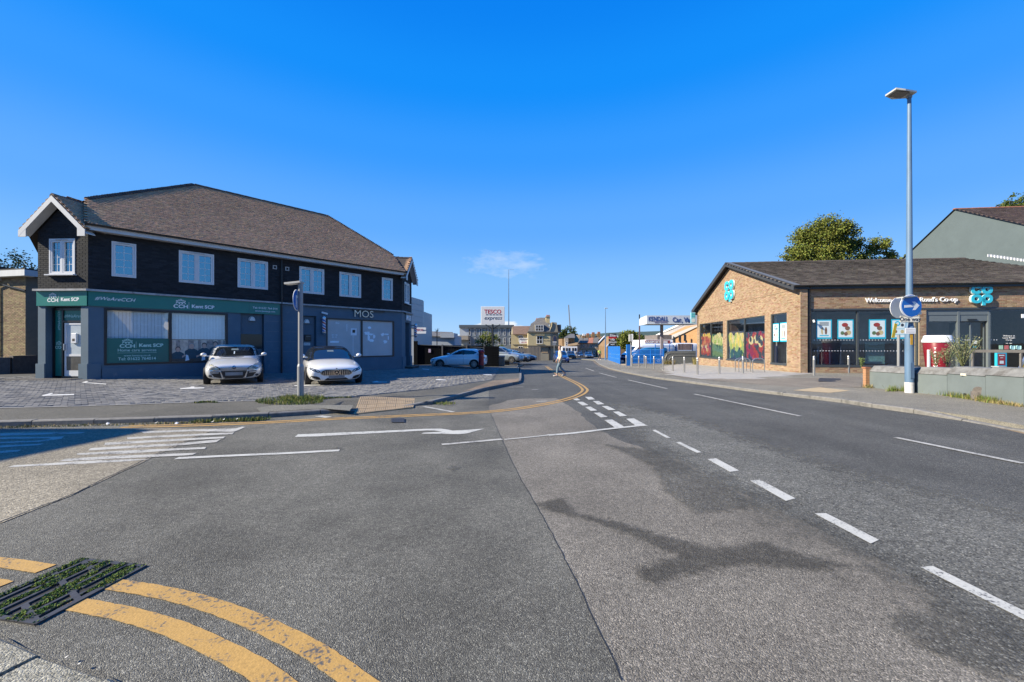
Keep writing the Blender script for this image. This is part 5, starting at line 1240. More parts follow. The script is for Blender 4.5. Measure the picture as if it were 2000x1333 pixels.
for z in (1.50, .93): dots(FF, .75, 2.85, z, fw_); dots(FF, 3.0, 5.7, z, fw_)
m = MB(FF)
for x in (.95, 1.45, 2.05, 2.6): m.box((x, .18, -.9), (x + .05, 1.15, -.85))
m.build('rail_post', pbr('rail_grey', (.2, .22, .24), .5), fw_)
m = MB(FF); m.box((1.5, .2, -.8), (1.95, .85, -.75)); m.build('display_board', pbr('display_red', (.26, .02, .03), .5, var=.3), fw_)
m = MB(FF); m.box((4.2, .2, -1.4), (5.2, 1.4, -1.35)); m.build('display_case', pbr('display_teal', (.10, .22, .24), .5, var=.3), fw_)
# entrance screen
en = MB(FF); DX = (6.14, 7.62, 9.02, 13.2)
for x in DX[:1] + (7.62, 9.02, 10.9, 13.12): en.box((x, -.02, -.16), (x + .10, ZT, -.04))
en.box((6.24, ZT - .28, -.15), (9.02, ZT, -.05)); en.box((9.12, ZT - .08, -.15), (13.12, ZT, -.05)); en.box((6.24, 2.46, -.14), (9.02, ZT - .285, -.07))
for a, b in ((6.24, 7.62), (9.12, 10.9), (11.0, 13.12)): en.box((a, -.02, -.14), (b, .10, -.05))
ent = en.build('entrance', pbr('grey_door_frame', (.115, .135, .145), .45, var=.06), cs)
for a, b in ((6.24, 7.62), (9.12, 10.9), (11.0, 13.12)): pane(FF, a, b, .10, 2.46 if a < 8 else ZT - .08, ent, -.095, cgl)
m = MB(FF)
for a, b in ((7.72, 8.36), (8.38, 9.02)):
    for q in ((a, a + .05, .02, 2.44), (b - .05, b, .02, 2.44), (a + .05, b - .05, 2.38, 2.44), (a + .05, b - .05, .02, .14)): m.box((q[0], q[2], -.21 if a < 8 else -.25), (q[1], q[3], -.17 if a < 8 else -.215))
dl = m.build('sliding_door', pbr('grey_door_frame', (.115, .135, .145), .45), ent)
pane(FF, 7.77, 8.31, .14, 2.38, dl, -.188, cgl); pane(FF, 8.43, 8.97, .14, 2.38, dl, -.228, cgl); m = MB(FF); m.box((7.72, 0, -.6), (7.74, 2.4, -.3)); m.build('jamb', anth, dl)
dots(FF, 7.75, 8.35, 1.5, ent, .02, .06, -.165); dots(FF, 9.15, 9.6, 1.5, ent, .022, .12)
m = MB(FF); m.box((8.1, 2.50, -.068), (8.5, 2.57, -.03)); m.build('door_sensor', blackf, ent)
m = MB(FF); m.box((8.42, 1.30, -.164), (8.62, 1.46, -.16)); m.build('door_notice', pbr('notice_white', (.68, .68, .68), .5), ent)
m = MB(FF); m.prism([(8.42, 1.14, -.164), (8.50, 1.20, -.164), (8.50, 1.165, -.164), (8.60, 1.165, -.164), (8.60, 1.115, -.164), (8.50, 1.115, -.164), (8.50, 1.08, -.164)], (0, 0, .003)); m.build('door_arrow', turq, ent)
lettering("Welcome to\nLoose Road's\nCo-op", .105, TM(FF, 10.0, 1.60, -.085), lettw, ent, depth=.003)
lettering('7am - 10pm', .06, TM(FF, 10.0, 1.33, -.085), lettw, ent, depth=.003)
for x, c in ((9.55, (.30, .50, .38)), (9.80, (.42, .12, .12)), (10.07, (.30, .52, .55)), (10.34, (.30, .52, .55))):
    m = MB(FF); m.bev((x, 1.02, -.092), (x + .19, 1.22, -.084), .03 if x > 10 else .003); m.build('door_sticker', pbr('sticker_%d' % int(x * 100), c, .5, var=.3, scale=20), ent)
m = MB(FF); m.box((6.14, -.02, -4.2), (13.2, ZT, -4.15)); m.box((6.14, -.06, -4.2), (13.2, -.03, -.17)); m.build('room', room, ent)
m = MB(FF); m.bev((10.55, 2.6, -.09), (10.8, 2.8, -.075), .01); m.build('alarm_box', pale_, ent)
# lintels
m = MB(FF); m.box((.6, ZT, -.02), (13.22, ZT + .09, .018)); m.build('lintel', anth, cs)
# logo: four rounded letters in two rows
def coop_logo(M_, cx, cz, s, parent, out, label=None):
    m1, m2 = MB(M_), MB(M_); dz = .10 * s
    def ring(x, z, rx, rz, hx, hz, gap=None, n=28, ofs=0):
        for mm, z0, z1, g in ((m1, out - .10, out, .0), (m2, out + .0005, out + .03, -.0)):
            ids = []
            pts = []
            for i in range(n + 1):
                a = i / n * 2 * math.pi
                sq = lambda c: math.copysign(abs(c) ** .86, c)
                pts.append(((x + rx * sq(math.cos(a)), z + rz * sq(math.sin(a))), (x + hx * sq(math.cos(a)), z + hz * sq(math.sin(a))), a))
            for (o0, i0, a0), (o1, i1, a1) in zip(pts, pts[1:]):
                am = (a0 + a1) / 2
                if gap and (min(am, 2 * math.pi - am) < gap): continue
                q = [o0, o1, i1, i0]; mm.prism([(p[0], p[1], z0) for p in q], (0, 0, z1 - z0))
    u = s / 4
    ring(cx - u * 1.0, cz + u * 1.05, u * .98, u * .92, u * .42, u * .36, .38); ring(cx + u * .98, cz + u * 1.05, u * .98, u * .92, u * .42, u * .36)
    ring(cx - u * 1.0, cz - u * .85, u * .98, u * .92, u * .42, u * .36); ring(cx + u * .98, cz - u * .85, u * .98, u * .92, u * .42, u * .36)
    for mm, z0, z1 in ((m1, out - .10, out), (m2, out + .0005, out + .03)):
        mm.prism([(cx + u * .05, cz - u * .8, z0), (cx + u * .62, cz - u * .8, z0), (cx + u * .62, cz - u * 2.2, z0), (cx + u * .05, cz - u * 2.2, z0)], (0, 0, z1 - z0)); mm.prism([(cx - u * .12, cz + u * .92, z0), (cx + u * .12, cz + u * .92, z0), (cx + u * .12, cz + u * 1.18, z0), (cx - u * .12, cz + u * 1.18, z0)], (0, 0, z1 - z0))
    o = m1.build('logo_letters', pbr('logo_side_white', (.62, .72, .74), .4), parent, fix=False); m2.build('logo_face', pbr('logo_turquoise', (.03, .42, .55), .35), o, fix=False); return o
coop_logo(GF, gx(8.27), 5.20, 1.5, cs, .14); coop_logo(FF, 8.55, 3.78, .98, cs, .14)
lettering("Welcome to Loose Road's Co-op", .315, TM(FF, 5.38, 3.56, .05), lettw, cs, 'sign_letters', depth=.04, bold=.004, sx=1.0)
# roof
ov, eo = .35, .42
RZ = GAP + .18; AP = CW * (1 - .455)
sl_f = (RZ - (GEAVE + .12)) / (AP + eo - .5 + .5)
e0 = Vector((-ov, SB - .22, GEAVE + .10)); e1 = Vector((FEND + .4, SB - .22, GEAVE + .10)); r0, r1 = Vector((-ov, AP, RZ)), Vector((FEND + .4, AP, RZ)); k0, k1 = Vector((-ov, CW + .35, GEAVE + .05)), Vector((FEND + .4, CW + .35, GEAVE + .05))
e0g = Vector((-ov, -eo, GEAVE + .10 - .45 * sl_f)); 
m = MB(); m.poly([e0, e1, r1, r0]); m.poly([r0, r1, k1, k0]); croof = m.build('roof', pbr('roof_felt', (.055, .045, .04), .95), cs, fix=False)
tiled([e0, e1, r1, r0], rooft, croof, gauge=.22, tw=.30, lift=.015, th=.028)
m = MB(); m.prism([e0, r0, r0 + Vector((.32, 0, 0)), e0 + Vector((.32, 0, 0))], (0, 0, .06)); m.build('verge_tiles', pbr('verge_grey', (.10, .105, .11), .7, var=.3, scale=12), croof)
ridge_row(r0, r1, .45, .13, croof, hipm)
m = MB(); V = Vector
for p, q in ((k0, r0), (r0, e0)): m.prism([p + V((-.03, 0, -.24)), q + V((-.03, 0, -.24)), q + V((-.03, 0, .07)), p + V((-.03, 0, .07))], (.028, 0, 0))
m.build('bargeboard', pbr('dark_bargeboard', (.035, .036, .038), .6), croof)
m = MB()
for p, q in ((k0, r0), (r0, e0)): m.prism([p + V((0, 0, -.10)), q + V((0, 0, -.10)), q + V((ov - .01, 0, -.10)), p + V((ov - .01, 0, -.10))], (0, 0, .03))
m.prism([e0 + V((.01, .02, -.08)), e1 + V((0, .02, -.08)), V((e1.x, SB - .005, GEAVE + .02)), V((.37, SB - .005, GEAVE + .02))], (0, 0, .03)); m.build('soffit', blackf, croof)
m = MB(); n = 8; pr_ = [(math.cos(math.pi + math.pi * k / n) * .065, math.sin(math.pi + math.pi * k / n) * .065) for k in range(n + 1)]
m.add([(x, e0.y - .06 + a, GEAVE + .11 + b) for x in (-ov, FEND + .4) for a, b in pr_], [(k, k + 1, n + 2 + k, n + 1 + k) for k in range(n)]); m.box((-ov, e0.y, GEAVE - .08), (FEND + .4, e0.y + .025, GEAVE + .10)); m.build('gutter', gutm, croof, fix=False)
m = MB(); m.cyl((.45, SB - .07, -.5), (.45, SB - .07, GEAVE - .1), .045, n=10); m.cyl((.45, SB - .07, GEAVE - .1), (.45, e0.y - .05, GEAVE + .05), .045, n=10); m.build('downpipe', gutm, cs)
m = MB(GF); m.box((.0, GEAVE - .35, .01), (.14, GEAVE + .05, .20)); m.build('gutter_box', gutm, cs)
m = MB(FF); m.cyl((.70, 2.55, .06), (.70, 2.42, .12), .05); m.build('security_camera', pbr('camera_white', (.6, .62, .63), .4), cs)
# projecting sign at the far gable corner
pj = thing('projecting_sign', 'small pale blue projecting logo sign at the far corner of the brick food shop', 'sign'); pc = at(1353.5, 621, 35.8); M_ = frame(pc - Vector((.2, 0, .5)), (1, .05, 0))
m = MB(M_); m.box((0, 0, -.05), (.4, .98, .05)); m.build('panel', pbr('sign_pale_blue', (.25, .52, .62), .35), pj)
for i in range(4): m = MB(M_); m.prism([(x, y, .052) for x, y, z in disc((.11 + .18 * (i % 2), .62 + .2 * (i // 2)), .08, 12)], (0, 0, .01)); m.build('logo', pbr('logo_turquoise', (.03, .42, .55), .35), pj)
m = MB(M_); m.prism([(x, y, .052) for x, y, z in disc((.2, .24), .17, 16)], (0, 0, .01)); m.build('logo_ring', pwhite, pj)

# grey rendered house behind with slate roof
gh = thing('rendered_house', 'tall grey green rendered gable house rising behind the food shop roof', 'house')
ga = at(1866, 411, 34.0); gd = CG; sl = .60
rend = pbr('grey_green_render', (.088, .114, .120), .85, var=.10, scale=.8, dirt=((.075, .095, .10), 1.2, .60))
h1, h2 = 7.5, 7.5
pA, pB = ga + gd * h1 - Vector((0, 0, h1 * sl * 1.02)), ga - gd * h2 - Vector((0, 0, h2 * sl * .93))
m = MB(); b0_, b1_ = pA.copy(), pB.copy(); b0_.z = b1_.z = 0
m.prism([b0_, b1_, pB, ga, pA], (14 * .9945, -14 * .105, 0)); m.build('wall', rend, gh)
slate = pieces('red_brown_tile', (.090, .066, .056), .9, .3, .02, fine=.15, scale=20, stain=.2)
up_ = Vector((0, 0, .05)); ex14 = Vector((14.2 * .9945, -14.2 * .105, 0)); o_ = Vector((-.12, 0, 0))
q = [pB + up_ + o_ + (pB - ga) * .05, pB + up_ + ex14 + (pB - ga) * .05, ga + up_ + ex14, ga + up_ + o_]
m = MB(); m.prism(q, (0, 0, .04)); m.prism([pA + up_ + o_, pA + up_ + ex14, ga + up_ + ex14, ga + up_ + o_][::-1], (0, 0, .04)); hr_ = m.build('roof', blackf, gh); tiled([p + Vector((0, 0, .045)) for p in q], slate, hr_, gauge=.2, tw=.3)
ridge_row(ga + up_ * 2 + o_, ga + up_ * 2 + ex14, .45, .13, hr_, pbr('terracotta_ridge', (.26, .10, .06), .85, var=.3))
stepm = pbr('lead_white', (.6, .6, .6), .6)
for i in range(12):
    p0 = at(1930 + i * 6.5, 497.5 + i * .9, 28.6 - i * .05); m = MB(); m.box((p0.x, p0.y, p0.z - .16), (p0.x + .26, p0.y + .05, p0.z + .02)); m.build('flashing_step', stepm, gh)

# ------------------------------------------------------------------ low painted wall, pier, plants
wallp = pbr('grey_green_wall_paint', (.125, .150, .152), .8, var=.14, scale=2.2, bump=.01, bscale=14, dirt=((.22, .24, .235), 1.6, .62))
capm = pbr('weathered_coping', (.17, .17, .165), .92, var=.35, scale=4, bump=.02, bscale=10, dirt=((.085, .08, .072), 3, .50))
lowwall = thing('low_wall', 'low grey green painted wall with worn sloping coping beside the pavement', 'wall')
wb = [on_ground(u, v, .09) for u, v in ((1698, 757.6), (1783, 767.2))]; wb2 = [on_ground(u, v, .09) for u, v in ((1790, 768), (1850, 774), (1925, 784.5), (2000, 794))]; wb2.append(wb2[-1] * 2 - wb2[-2] + Vector((0, -3, 0)))
def wall_run(L, parent, hts):
    for (a, b), (ha, hb) in zip(zip(L, L[1:]), zip(hts, hts[1:])):
        d = (b - a); n_ = Vector((-d.y, d.x, 0)).normalized()
        if n_.x < 0: n_ = -n_
        Z = Vector((0, 0, 1)); e = d.normalized() * .004
        m = MB(); m.prism([a - Z * .2 + e, a + Z * (ha - .18) + e, a + n_ * .45 + Z * (ha - .18) + e, a + n_ * .45 - Z * .2 + e], d - e * 2); w_ = m.build('wall', wallp, parent)
        m = MB(); m.prism([a - n_ * .02 + Z * (ha - .178), a + n_ * .14 + Z * ha, a + n_ * .42 + Z * (ha + .01), a + n_ * .47 + Z * (ha - .178)], d); m.build('coping', capm, w_)
wall_run(wb, lowwall, [.70, .72]); wall_run(wb2, lowwall, [.72, .76, .79, .82, .85])
m = MB(); q = on_ground(1912, 782, .09); m.cyl((q.x - .05, q.y, q.z), (q.x - .05, q.y, q.z + .20), .10, n=14); m.cyl((q.x - .10, q.y - .08, q.z + .22), (q.x + .05, q.y + .02, q.z + .24), .10, n=16); m.build('pipe_stub', pbr('rusty_concrete', (.12, .105, .095), .9, var=.4, scale=14), lowwall, True)
m = MB(); q = on_ground(1890, 770, .09); m.lathe([(.01, 0), (.05, 0), (.05, .01), (.01, .012)], (0, 0, 0), 10); q2 = wb2[1].lerp(wb2[2], .5); 
for v_ in m.v: pass
m = MB(); m.bev((q2.x - .012, q2.y - .04, q2.z + .06), (q2.x + .02, q2.y + .04, q2.z + .13), .01); m.build('hole', darkin, lowwall)
m = MB(); m.bev((q2.x - .02, q2.y - .03, q2.z + .55), (q2.x + .02, q2.y + .10, q2.z + .61), .01); m.build('chipped_patch', pbr('chip', (.5, .47, .40), .9, var=.3, scale=20), lowwall)
pier = thing('brick_pier', 'short orange brick pier at the end of the low painted wall', 'pier')
pp = on_ground(1693, 757.8, .09); pb_ = pieces('orange_brick', (.42, .22, .12), .9, .22, .02, alt=(.40, .30, .20), alt_share=.4, fine=.1)
m = MB(); m.box((pp.x - .035, pp.y, pp.z - .1), (pp.x + .075, pp.y + .09, pp.z + .58)); m.build('core', coopm, pier)
for i in range(8):
    for j in range(1 if i % 2 else 2):
        x0, x1 = (pp.x - .045, pp.x + .085) if i % 2 else ((pp.x - .045, pp.x + .018) if j == 0 else (pp.x + .024, pp.x + .085)); m = MB(); m.bev((x0, pp.y - .01, pp.z + i * .076), (x1, pp.y + .10, pp.z + i * .076 + .066), .006); m.build('brick', pb_, pier)
m = MB(); m.box((pp.x - .06, pp.y - .02, pp.z + .61), (pp.x + .10, pp.y + .12, pp.z + .66)); m.build('cap', pbr('red_cap_tile', (.28, .11, .06), .85, var=.2), pier)

# plants behind the wall
def leafy(name, label, cat, c, r, hz, n, mat, stems=9, leaf=.035, stemm=None, group=None):
    t = thing(name, label, cat, c, 0, group)
    sm = MB(); lm = MB()
    for i in range(stems):
        a = random.uniform(0, 6.28); q = Vector((math.cos(a) * r * random.uniform(.2, 1), math.sin(a) * r * random.uniform(.2, 1), hz * random.uniform(.6, 1))); mid_ = q * .5 + Vector((0, 0, hz * .12)); sm.tube([Vector((0, 0, 0)), mid_, q], .008, 4)
        for k in range(n // stems):
            f = random.uniform(.15, 1.05); p = (mid_ * (f * 2) if f < .5 else mid_.lerp(q, min(1.05, f * 2 - 1))) + Vector((random.gauss(0, r * .16), random.gauss(0, r * .16), random.gauss(0, hz * .05)))
            d1 = Vector((random.gauss(0, 1), random.gauss(0, 1), random.gauss(.2, .8))).normalized() * leaf * random.uniform(.6, 1.4); d2 = Vector((random.gauss(0, 1), random.gauss(0, 1), random.gauss(0, .6))).normalized() * leaf * .45
            lm.add([p - d2, p + d1 * .5 - d2 * .2, p + d1, p + d2], [(0, 1, 2, 3)])
    sm.build('stem', stemm or pbr('green_stem', (.12, .13, .05), .8), t); lm.build('foliage', mat, t, kind='stuff', fix=False); return t
leafg = pieces('grey_green_leaf', (.135, .165, .085), .8, .35, .03, alt=(.26, .24, .15), alt_share=.35, fine=.1, bump=0)
leafy('shrub', 'large grey green flowering shrub growing behind the low wall', 'shrub', at(1880, 718, 12.6), .52, 1.0, 1500, leafg, 22)
leafy('weed_plant', 'thin yellowing plant standing against the giant red cup', 'plant', at(1828, 718, 12.2), .18, .58, 330, leafg, 6)
leafy('weed_plant', 'leaning pale plant between the red cup and the big shrub', 'plant', at(1850, 718, 12.3), .24, .70, 420, leafg, 7)
leafy('pot_plant', 'small green plant sprouting above the orange brick pier', 'plant', (pp.x + .05, pp.y + .25, pp.z + .60), .10, .36, 320, pieces('fresh_leaf', (.11, .16, .06), .8, .35, .03, fine=.1, bump=0), 7)

# giant coffee cup, boards, rail
cup = thing('giant_cup', 'giant red takeaway coffee cup with white lid outside the shop door', 'display', at(1831, 720, 17.5) - Vector((0, 0, .28)))
cupm = pbr('cup_red', (.17, .009, .016), .3, var=.05); lidm = pbr('cup_lid', (.66, .68, .70), .35)
m = MB(); m.lathe([(.32, 0), (.35, .02), (.47, 1.42), (.46, 1.44)], n=36); m.build('cup', cupm, cup, True)
m = MB(); m.lathe([(.50, 1.42), (.51, 1.46), (.50, 1.54), (.47, 1.56), (.44, 1.70), (.41, 1.73), (.01, 1.70)], n=36); m.build('lid', lidm, cup, True)
for i, ch in enumerate('TAKEAWAY'):
    z = 1.15 - i * .155; r = .35 + .12 * z / 1.42 + .005; a = R(-146); M_ = Matrix.Translation((r * math.cos(a), r * math.sin(a), z)) @ Matrix.Rotation(a + R(90), 4, 'Z') @ Matrix.Rotation(R(90), 4, 'X'); lettering(ch, .12, M_, lettw, cup, depth=.004, bold=.004)
m = MB(); M_ = Matrix.Rotation(R(-112), 4, 'Z'); ring = []
for k in range(24):
    a = R(-100) + .34 * math.cos(k / 24 * 6.283); z = .78 + .26 * math.sin(k / 24 * 6.283); r = .35 + .12 * z / 1.42 + .004; ring.append((r * math.cos(a), r * math.sin(a), z))
m.poly(ring); m.build('emblem', pbr('cup_dark_red', (.12, .01, .015), .4), cup, fix=False)
m = MB(); m.box((-.50, -.12, .0), (-.44, -.04, 1.1)); m.build('support', lidm, cup)
rail = thing('handrail', 'grey wooden rail crossing the entrance in front of the shop window', 'rail')
ra, rbb = at(1896, 686, 14.2), at(2080, 687, 13.2); m = MB(); m.beam(ra, rbb, .06, .10); m.build('rail', pbr('weathered_rail', (.14, .13, .12), .85, var=.25, scale=8), rail)
for f in (.02, .55, .98): p = ra.lerp(rbb, f); m = MB(); m.beam((p.x, p.y, -.1), (p.x, p.y, p.z - .05), .05); m.build('post', pbr('weathered_rail', (.14, .13, .12), .85), rail)
ab = thing('advert_board', 'narrow red and turquoise advert board standing before the shop window', 'sign'); p = at(1957, 722, 18.8)
m = MB(); m.bev((p.x - .24, p.y, p.z - .2), (p.x + .24, p.y + .10, p.z + .78), .01); m.build('panel', turq, ab); m = MB(); m.box((p.x - .19, p.y - .006, p.z + .20), (p.x + .15, p.y - .001, p.z + .74)); sh = m.build('poster', pbr('display_red', (.42, .03, .04), .5), ab)
for dz, w, h_ in ((.66, .12, .05), (.55, .06, .025), (.34, .09, .14)): m = MB(); m.box((p.x - .02 - w, p.y - .012, p.z + dz - h_ / 2), (p.x - .02 + w, p.y - .007, p.z + dz + h_ / 2)); m.build('poster_print', pwhite, sh)
bk = thing('grey_box', 'small pale grey box sitting behind the wall under the red advert board', 'box'); p = at(1951, 722, 14.5); m = MB(); m.bev((p.x - .13, p.y - .1, p.z - .2), (p.x + .1, p.y + .1, p.z + .09), .015); m.build('body', pbr('grey_plastic', (.35, .36, .36), .6), bk); m = MB(); m.box((p.x - .15, p.y - .12, p.z + .09), (p.x + .12, p.y + .12, p.z + .12)); m.build('lid', pbr('grey_plastic', (.35, .36, .36), .6), bk)
af = thing('sandwich_board', 'yellow pavement board leaning at the right edge of the picture', 'sign'); p = at(1990, 722, 15.0)
M_ = Matrix.Translation(p) @ Matrix.Rotation(R(28), 4, 'Y'); m = MB(M_); m.box((.03, -.02, -.3), (.5, .02, .9)); m.build('panel', pbr('board_yellow', (.38, .26, .05), .6, var=.5, scale=6), af); m = MB(M_); m.box((-.03, -.025, -.3), (.028, .025, .92)); m.build('frame', pbr('steel', (.55, .55, .55), .3, .9), af)

# ------------------------------------------------------------------ trees
bark = pbr('bark', (.07, .055, .042), .95, var=.35, scale=9, bump=.05)
def tree(label, base, lobes, leafmat, n, leaf=.22, trunk=.25, name='tree', group=None, limbs=7, shell=.55):
    """tapered trunk with limbs into each lobe; leaves gathered in clumps through the lobes' volume"""
    base = Vector(base); t = thing(name, label, 'tree', base, 0, group); tk = MB(); lm = MB()
    top = max(l[0][2] + l[1] for l in lobes); fork = Vector((0, 0, min(l[0][2] - l[1] * .5 for l in lobes) * .9))
    fork.z = max(fork.z, .6)
    tk.cyl((0, 0, -.3), fork, trunk, trunk * .7, 9)
    tot = sum(l[1] ** 2 for l in lobes)
    for (c, r, *sq) in lobes:
        c = Vector(c); k = sq[0] if sq else .85; tk.cyl(fork, fork.lerp(c, .55) + Vector((0, 0, .1)), trunk * .5, trunk * .28, 6); tk.cyl(fork.lerp(c, .55) + Vector((0, 0, .1)), c, trunk * .28, trunk * .08, 5)
        nn = int(n * r * r / tot); clumps = max(8, int(nn / 26))
        for j in range(clumps):
            d = Vector((random.gauss(0, 1), random.gauss(0, 1), random.gauss(0, 1))).normalized(); rr = r * (shell + (1.05 - shell) * random.random() ** .6) * (1 + .45 * noise.noise(d * 2.2 + c)); cc = c + Vector((d.x * rr, d.y * rr, d.z * rr * k)); cr = r * random.uniform(.12, .24)
            if j % 5 == 0: tk.cyl(c.lerp(cc, .1), c.lerp(cc, .9), trunk * .07, trunk * .02, 4, cap=False)
            for i in range(26):
                p = cc + Vector((random.gauss(0, cr), random.gauss(0, cr), random.gauss(0, cr * .7))); a = Vector((random.gauss(0, 1), random.gauss(0, 1), random.gauss(.1, .6))).normalized() * leaf * random.uniform(.6, 1.3); b = a.cross(Vector((random.gauss(0, 1), random.gauss(0, 1), random.gauss(0, 1)))).normalized() * leaf * .38
                lm.add([p - a * .5, p + b, p + a * .5, p - b], [(0, 1, 2, 3)])
    tk.build('trunk', bark, t, True); lm.build('crown', leafmat, t, kind='stuff', fix=False); return t
lf_olive = pieces('olive_leaf', (.125, .150, .028), .75, .32, .02, alt=(.135, .135, .03), alt_share=.3, fine=.05, bump=0, stain=.35)
lf_green = pieces('mid_green_leaf', (.065, .095, .022), .75, .38, .025, alt=(.11, .125, .03), alt_share=.3, fine=.05, bump=0, stain=.35)
lf_dark = pieces('dark_green_leaf', (.040, .062, .020), .75, .35, .02, alt=(.075, .085, .025), alt_share=.3, fine=.05, bump=0, stain=.35)
def px_lobes(base, d, L):
    """lobes given by the picture: (u, v, radius px, depth offset)"""
    out = []
    for u, v, r, *z in L: q = at(u, v, d + (z[0] if z else 0)) - Vector(base); out.append(((q.x, q.y, q.z), r / F * d, .85))
    return out
b_ = (at(1640, 600, 46).x, 46, 0)
tree('broad olive green tree rising behind the food shop roof', b_, px_lobes(b_, 46, [(1612, 450, 31), (1572, 466, 25, 1), (1648, 454, 22, -1), (1558, 498, 23), (1608, 494, 34), (1664, 480, 21, 1), (1712, 481, 19), (1738, 500, 13), (1688, 507, 17), (1640, 522, 32), (1580, 520, 28)]), lf_olive, 36000, .20, .4, shell=.25)
b_ = (at(1800, 600, 48).x, 48, 0)
tree('low dark bush top peeping out left of the grey gable house', b_, px_lobes(b_, 48, [(1790, 500, 14), (1772, 512, 12), (1803, 482, 8)]), lf_olive, 900, .22, .2, name='bush')
b_ = (at(1985, 600, 44).x, 46, 0)
tree('dark tree top showing above the red brown roof at the right edge', b_, px_lobes(b_, 46, [(1985, 402, 20), (2015, 400, 26), (1962, 408, 12)]), lf_green, 2600, .22, .35)
b_ = (at(30, 600, 30).x, 30, 0)
tree('sparse twiggy tree standing between the brick house and the black building', b_, px_lobes(b_, 30, [(28, 520, 34), (60, 545, 36), (62, 580, 34), (60, 620, 30), (20, 560, 40), (-10, 540, 40)]), lf_dark, 5200, .15, .2, shell=.2)
# ------------------------------------------------------------------ vehicles
def subdiv_mesh(name, verts, faces, mat, parent, levels=2):
    me = bpy.data.meshes.new(name); me.from_pydata(verts, [], faces); bm = bmesh.new(); bm.from_mesh(me); bmesh.ops.recalc_face_normals(bm, faces=bm.faces[:]); bm.to_mesh(me); bm.free()
    o = bpy.data.objects.new(name, me); COL.objects.link(o); md = o.modifiers.new('smooth', 'SUBSURF'); md.levels = md.render_levels = levels
    dg = bpy.context.evaluated_depsgraph_get(); m2 = bpy.data.meshes.new_from_object(o.evaluated_get(dg)); o.modifiers.clear(); o.data = m2; m2.name = name
    m2.materials.clear(); m2.materials.append(mat); m2.polygons.foreach_set('use_smooth', [True] * len(m2.polygons)); o.parent = parent
    return o
def tree_of(o): return BVHTree.FromPolygons([v.co.copy() for v in o.data.vertices], [tuple(p.vertices) for p in o.data.polygons])
def applied(name, poly, axis, trees, mat, parent, off=.006, step=.07, mirror=False, thick=.0):
    """a panel, lamp or window of the given outline laid onto a curved body. axis: 'f' front (y, z), 'b' back (y, z), 'l' or 'r' side (x, z)"""
    out = []
    for sgn in ((1, -1) if mirror else (1,)):
        bm = bmesh.new(); P = [(p[0] * (sgn if axis in 'fb' else 1), p[1]) for p in poly]
        f = bm.faces.new([bm.verts.new((p[0], p[1], 0)) for p in P])
        for ax in (0, 1):
            lo, hi = min(p[ax] for p in P), max(p[ax] for p in P); k = int((hi - lo) / step)
            for i in range(1, k + 1):
                no = Vector((1, 0, 0)) if ax == 0 else Vector((0, 1, 0)); bmesh.ops.bisect_plane(bm, geom=bm.verts[:] + bm.edges[:] + bm.faces[:], plane_co=no * (lo + (hi - lo) * i / (k + 1)), plane_no=no, dist=1e-5)
        bmesh.ops.triangulate(bm, faces=bm.faces[:])
        ax_ = axis if axis in 'fb' else ('l' if (sgn > 0) == (axis == 'l') else 'r')
        ok = True
        for v in bm.verts:
            a, b = v.co.x, v.co.y
            o_, d = {'f': (Vector((5, a, b)), Vector((-1, 0, 0))), 'b': (Vector((-5, a, b)), Vector((1, 0, 0))), 'l': (Vector((a, 4, b)), Vector((0, -1, 0))), 'r': (Vector((a, -4, b)), Vector((0, 1, 0)))}[ax_]
            best = None
            for t in trees:
                h = t.ray_cast(o_, d)
                if h[0] is not None and (best is None or h[3] < best[3]): best = h
            if best is None: ok = False; v.co = o_ + d * 3.2
            else: v.co = best[0] - d * off
        bmesh.ops.recalc_face_normals(bm, faces=bm.faces[:])
        me = bpy.data.meshes.new(name); bm.to_mesh(me); bm.free(); me.materials.append(mat); me.polygons.foreach_set('use_smooth', [True] * len(me.polygons))
        o = bpy.data.objects.new(name, me); COL.objects.link(o); o.parent = parent; out.append(o)
    return out[0] if len(out) == 1 else out
cglass = pbr('car_glass', (.010, .013, .016), .04, spec=.9, var=.02)
ctrim = pbr('car_black_trim', (.012, .012, .013), .4)
carch = pbr('car_arch_black', (.006, .006, .006), .9)
ctyre = pbr('car_tyre', (.014, .014, .015), .85)
crim = pbr('car_rim', (.42, .42, .43), .28, .85)
clamp = pbr('car_lamp', (.45, .47, .46), .08, spec=.9, var=.5, scale=14)
clampd = pbr('car_lamp_dark', (.03, .035, .045), .06, spec=.9, var=.5, scale=20)
cred = pbr('car_tail_lamp', (.30, .012, .012), .15)
cplate = pbr('car_plate_blurred', (.20, .20, .20), .5, var=.35, scale=4)
cchrome = pbr('car_chrome', (.62, .62, .62), .12, .95)
def paint(name, c, rough=.28, metal=0.0): return pbr('car_paint_' + name, c, rough, metal, var=.02, coat=1.0)
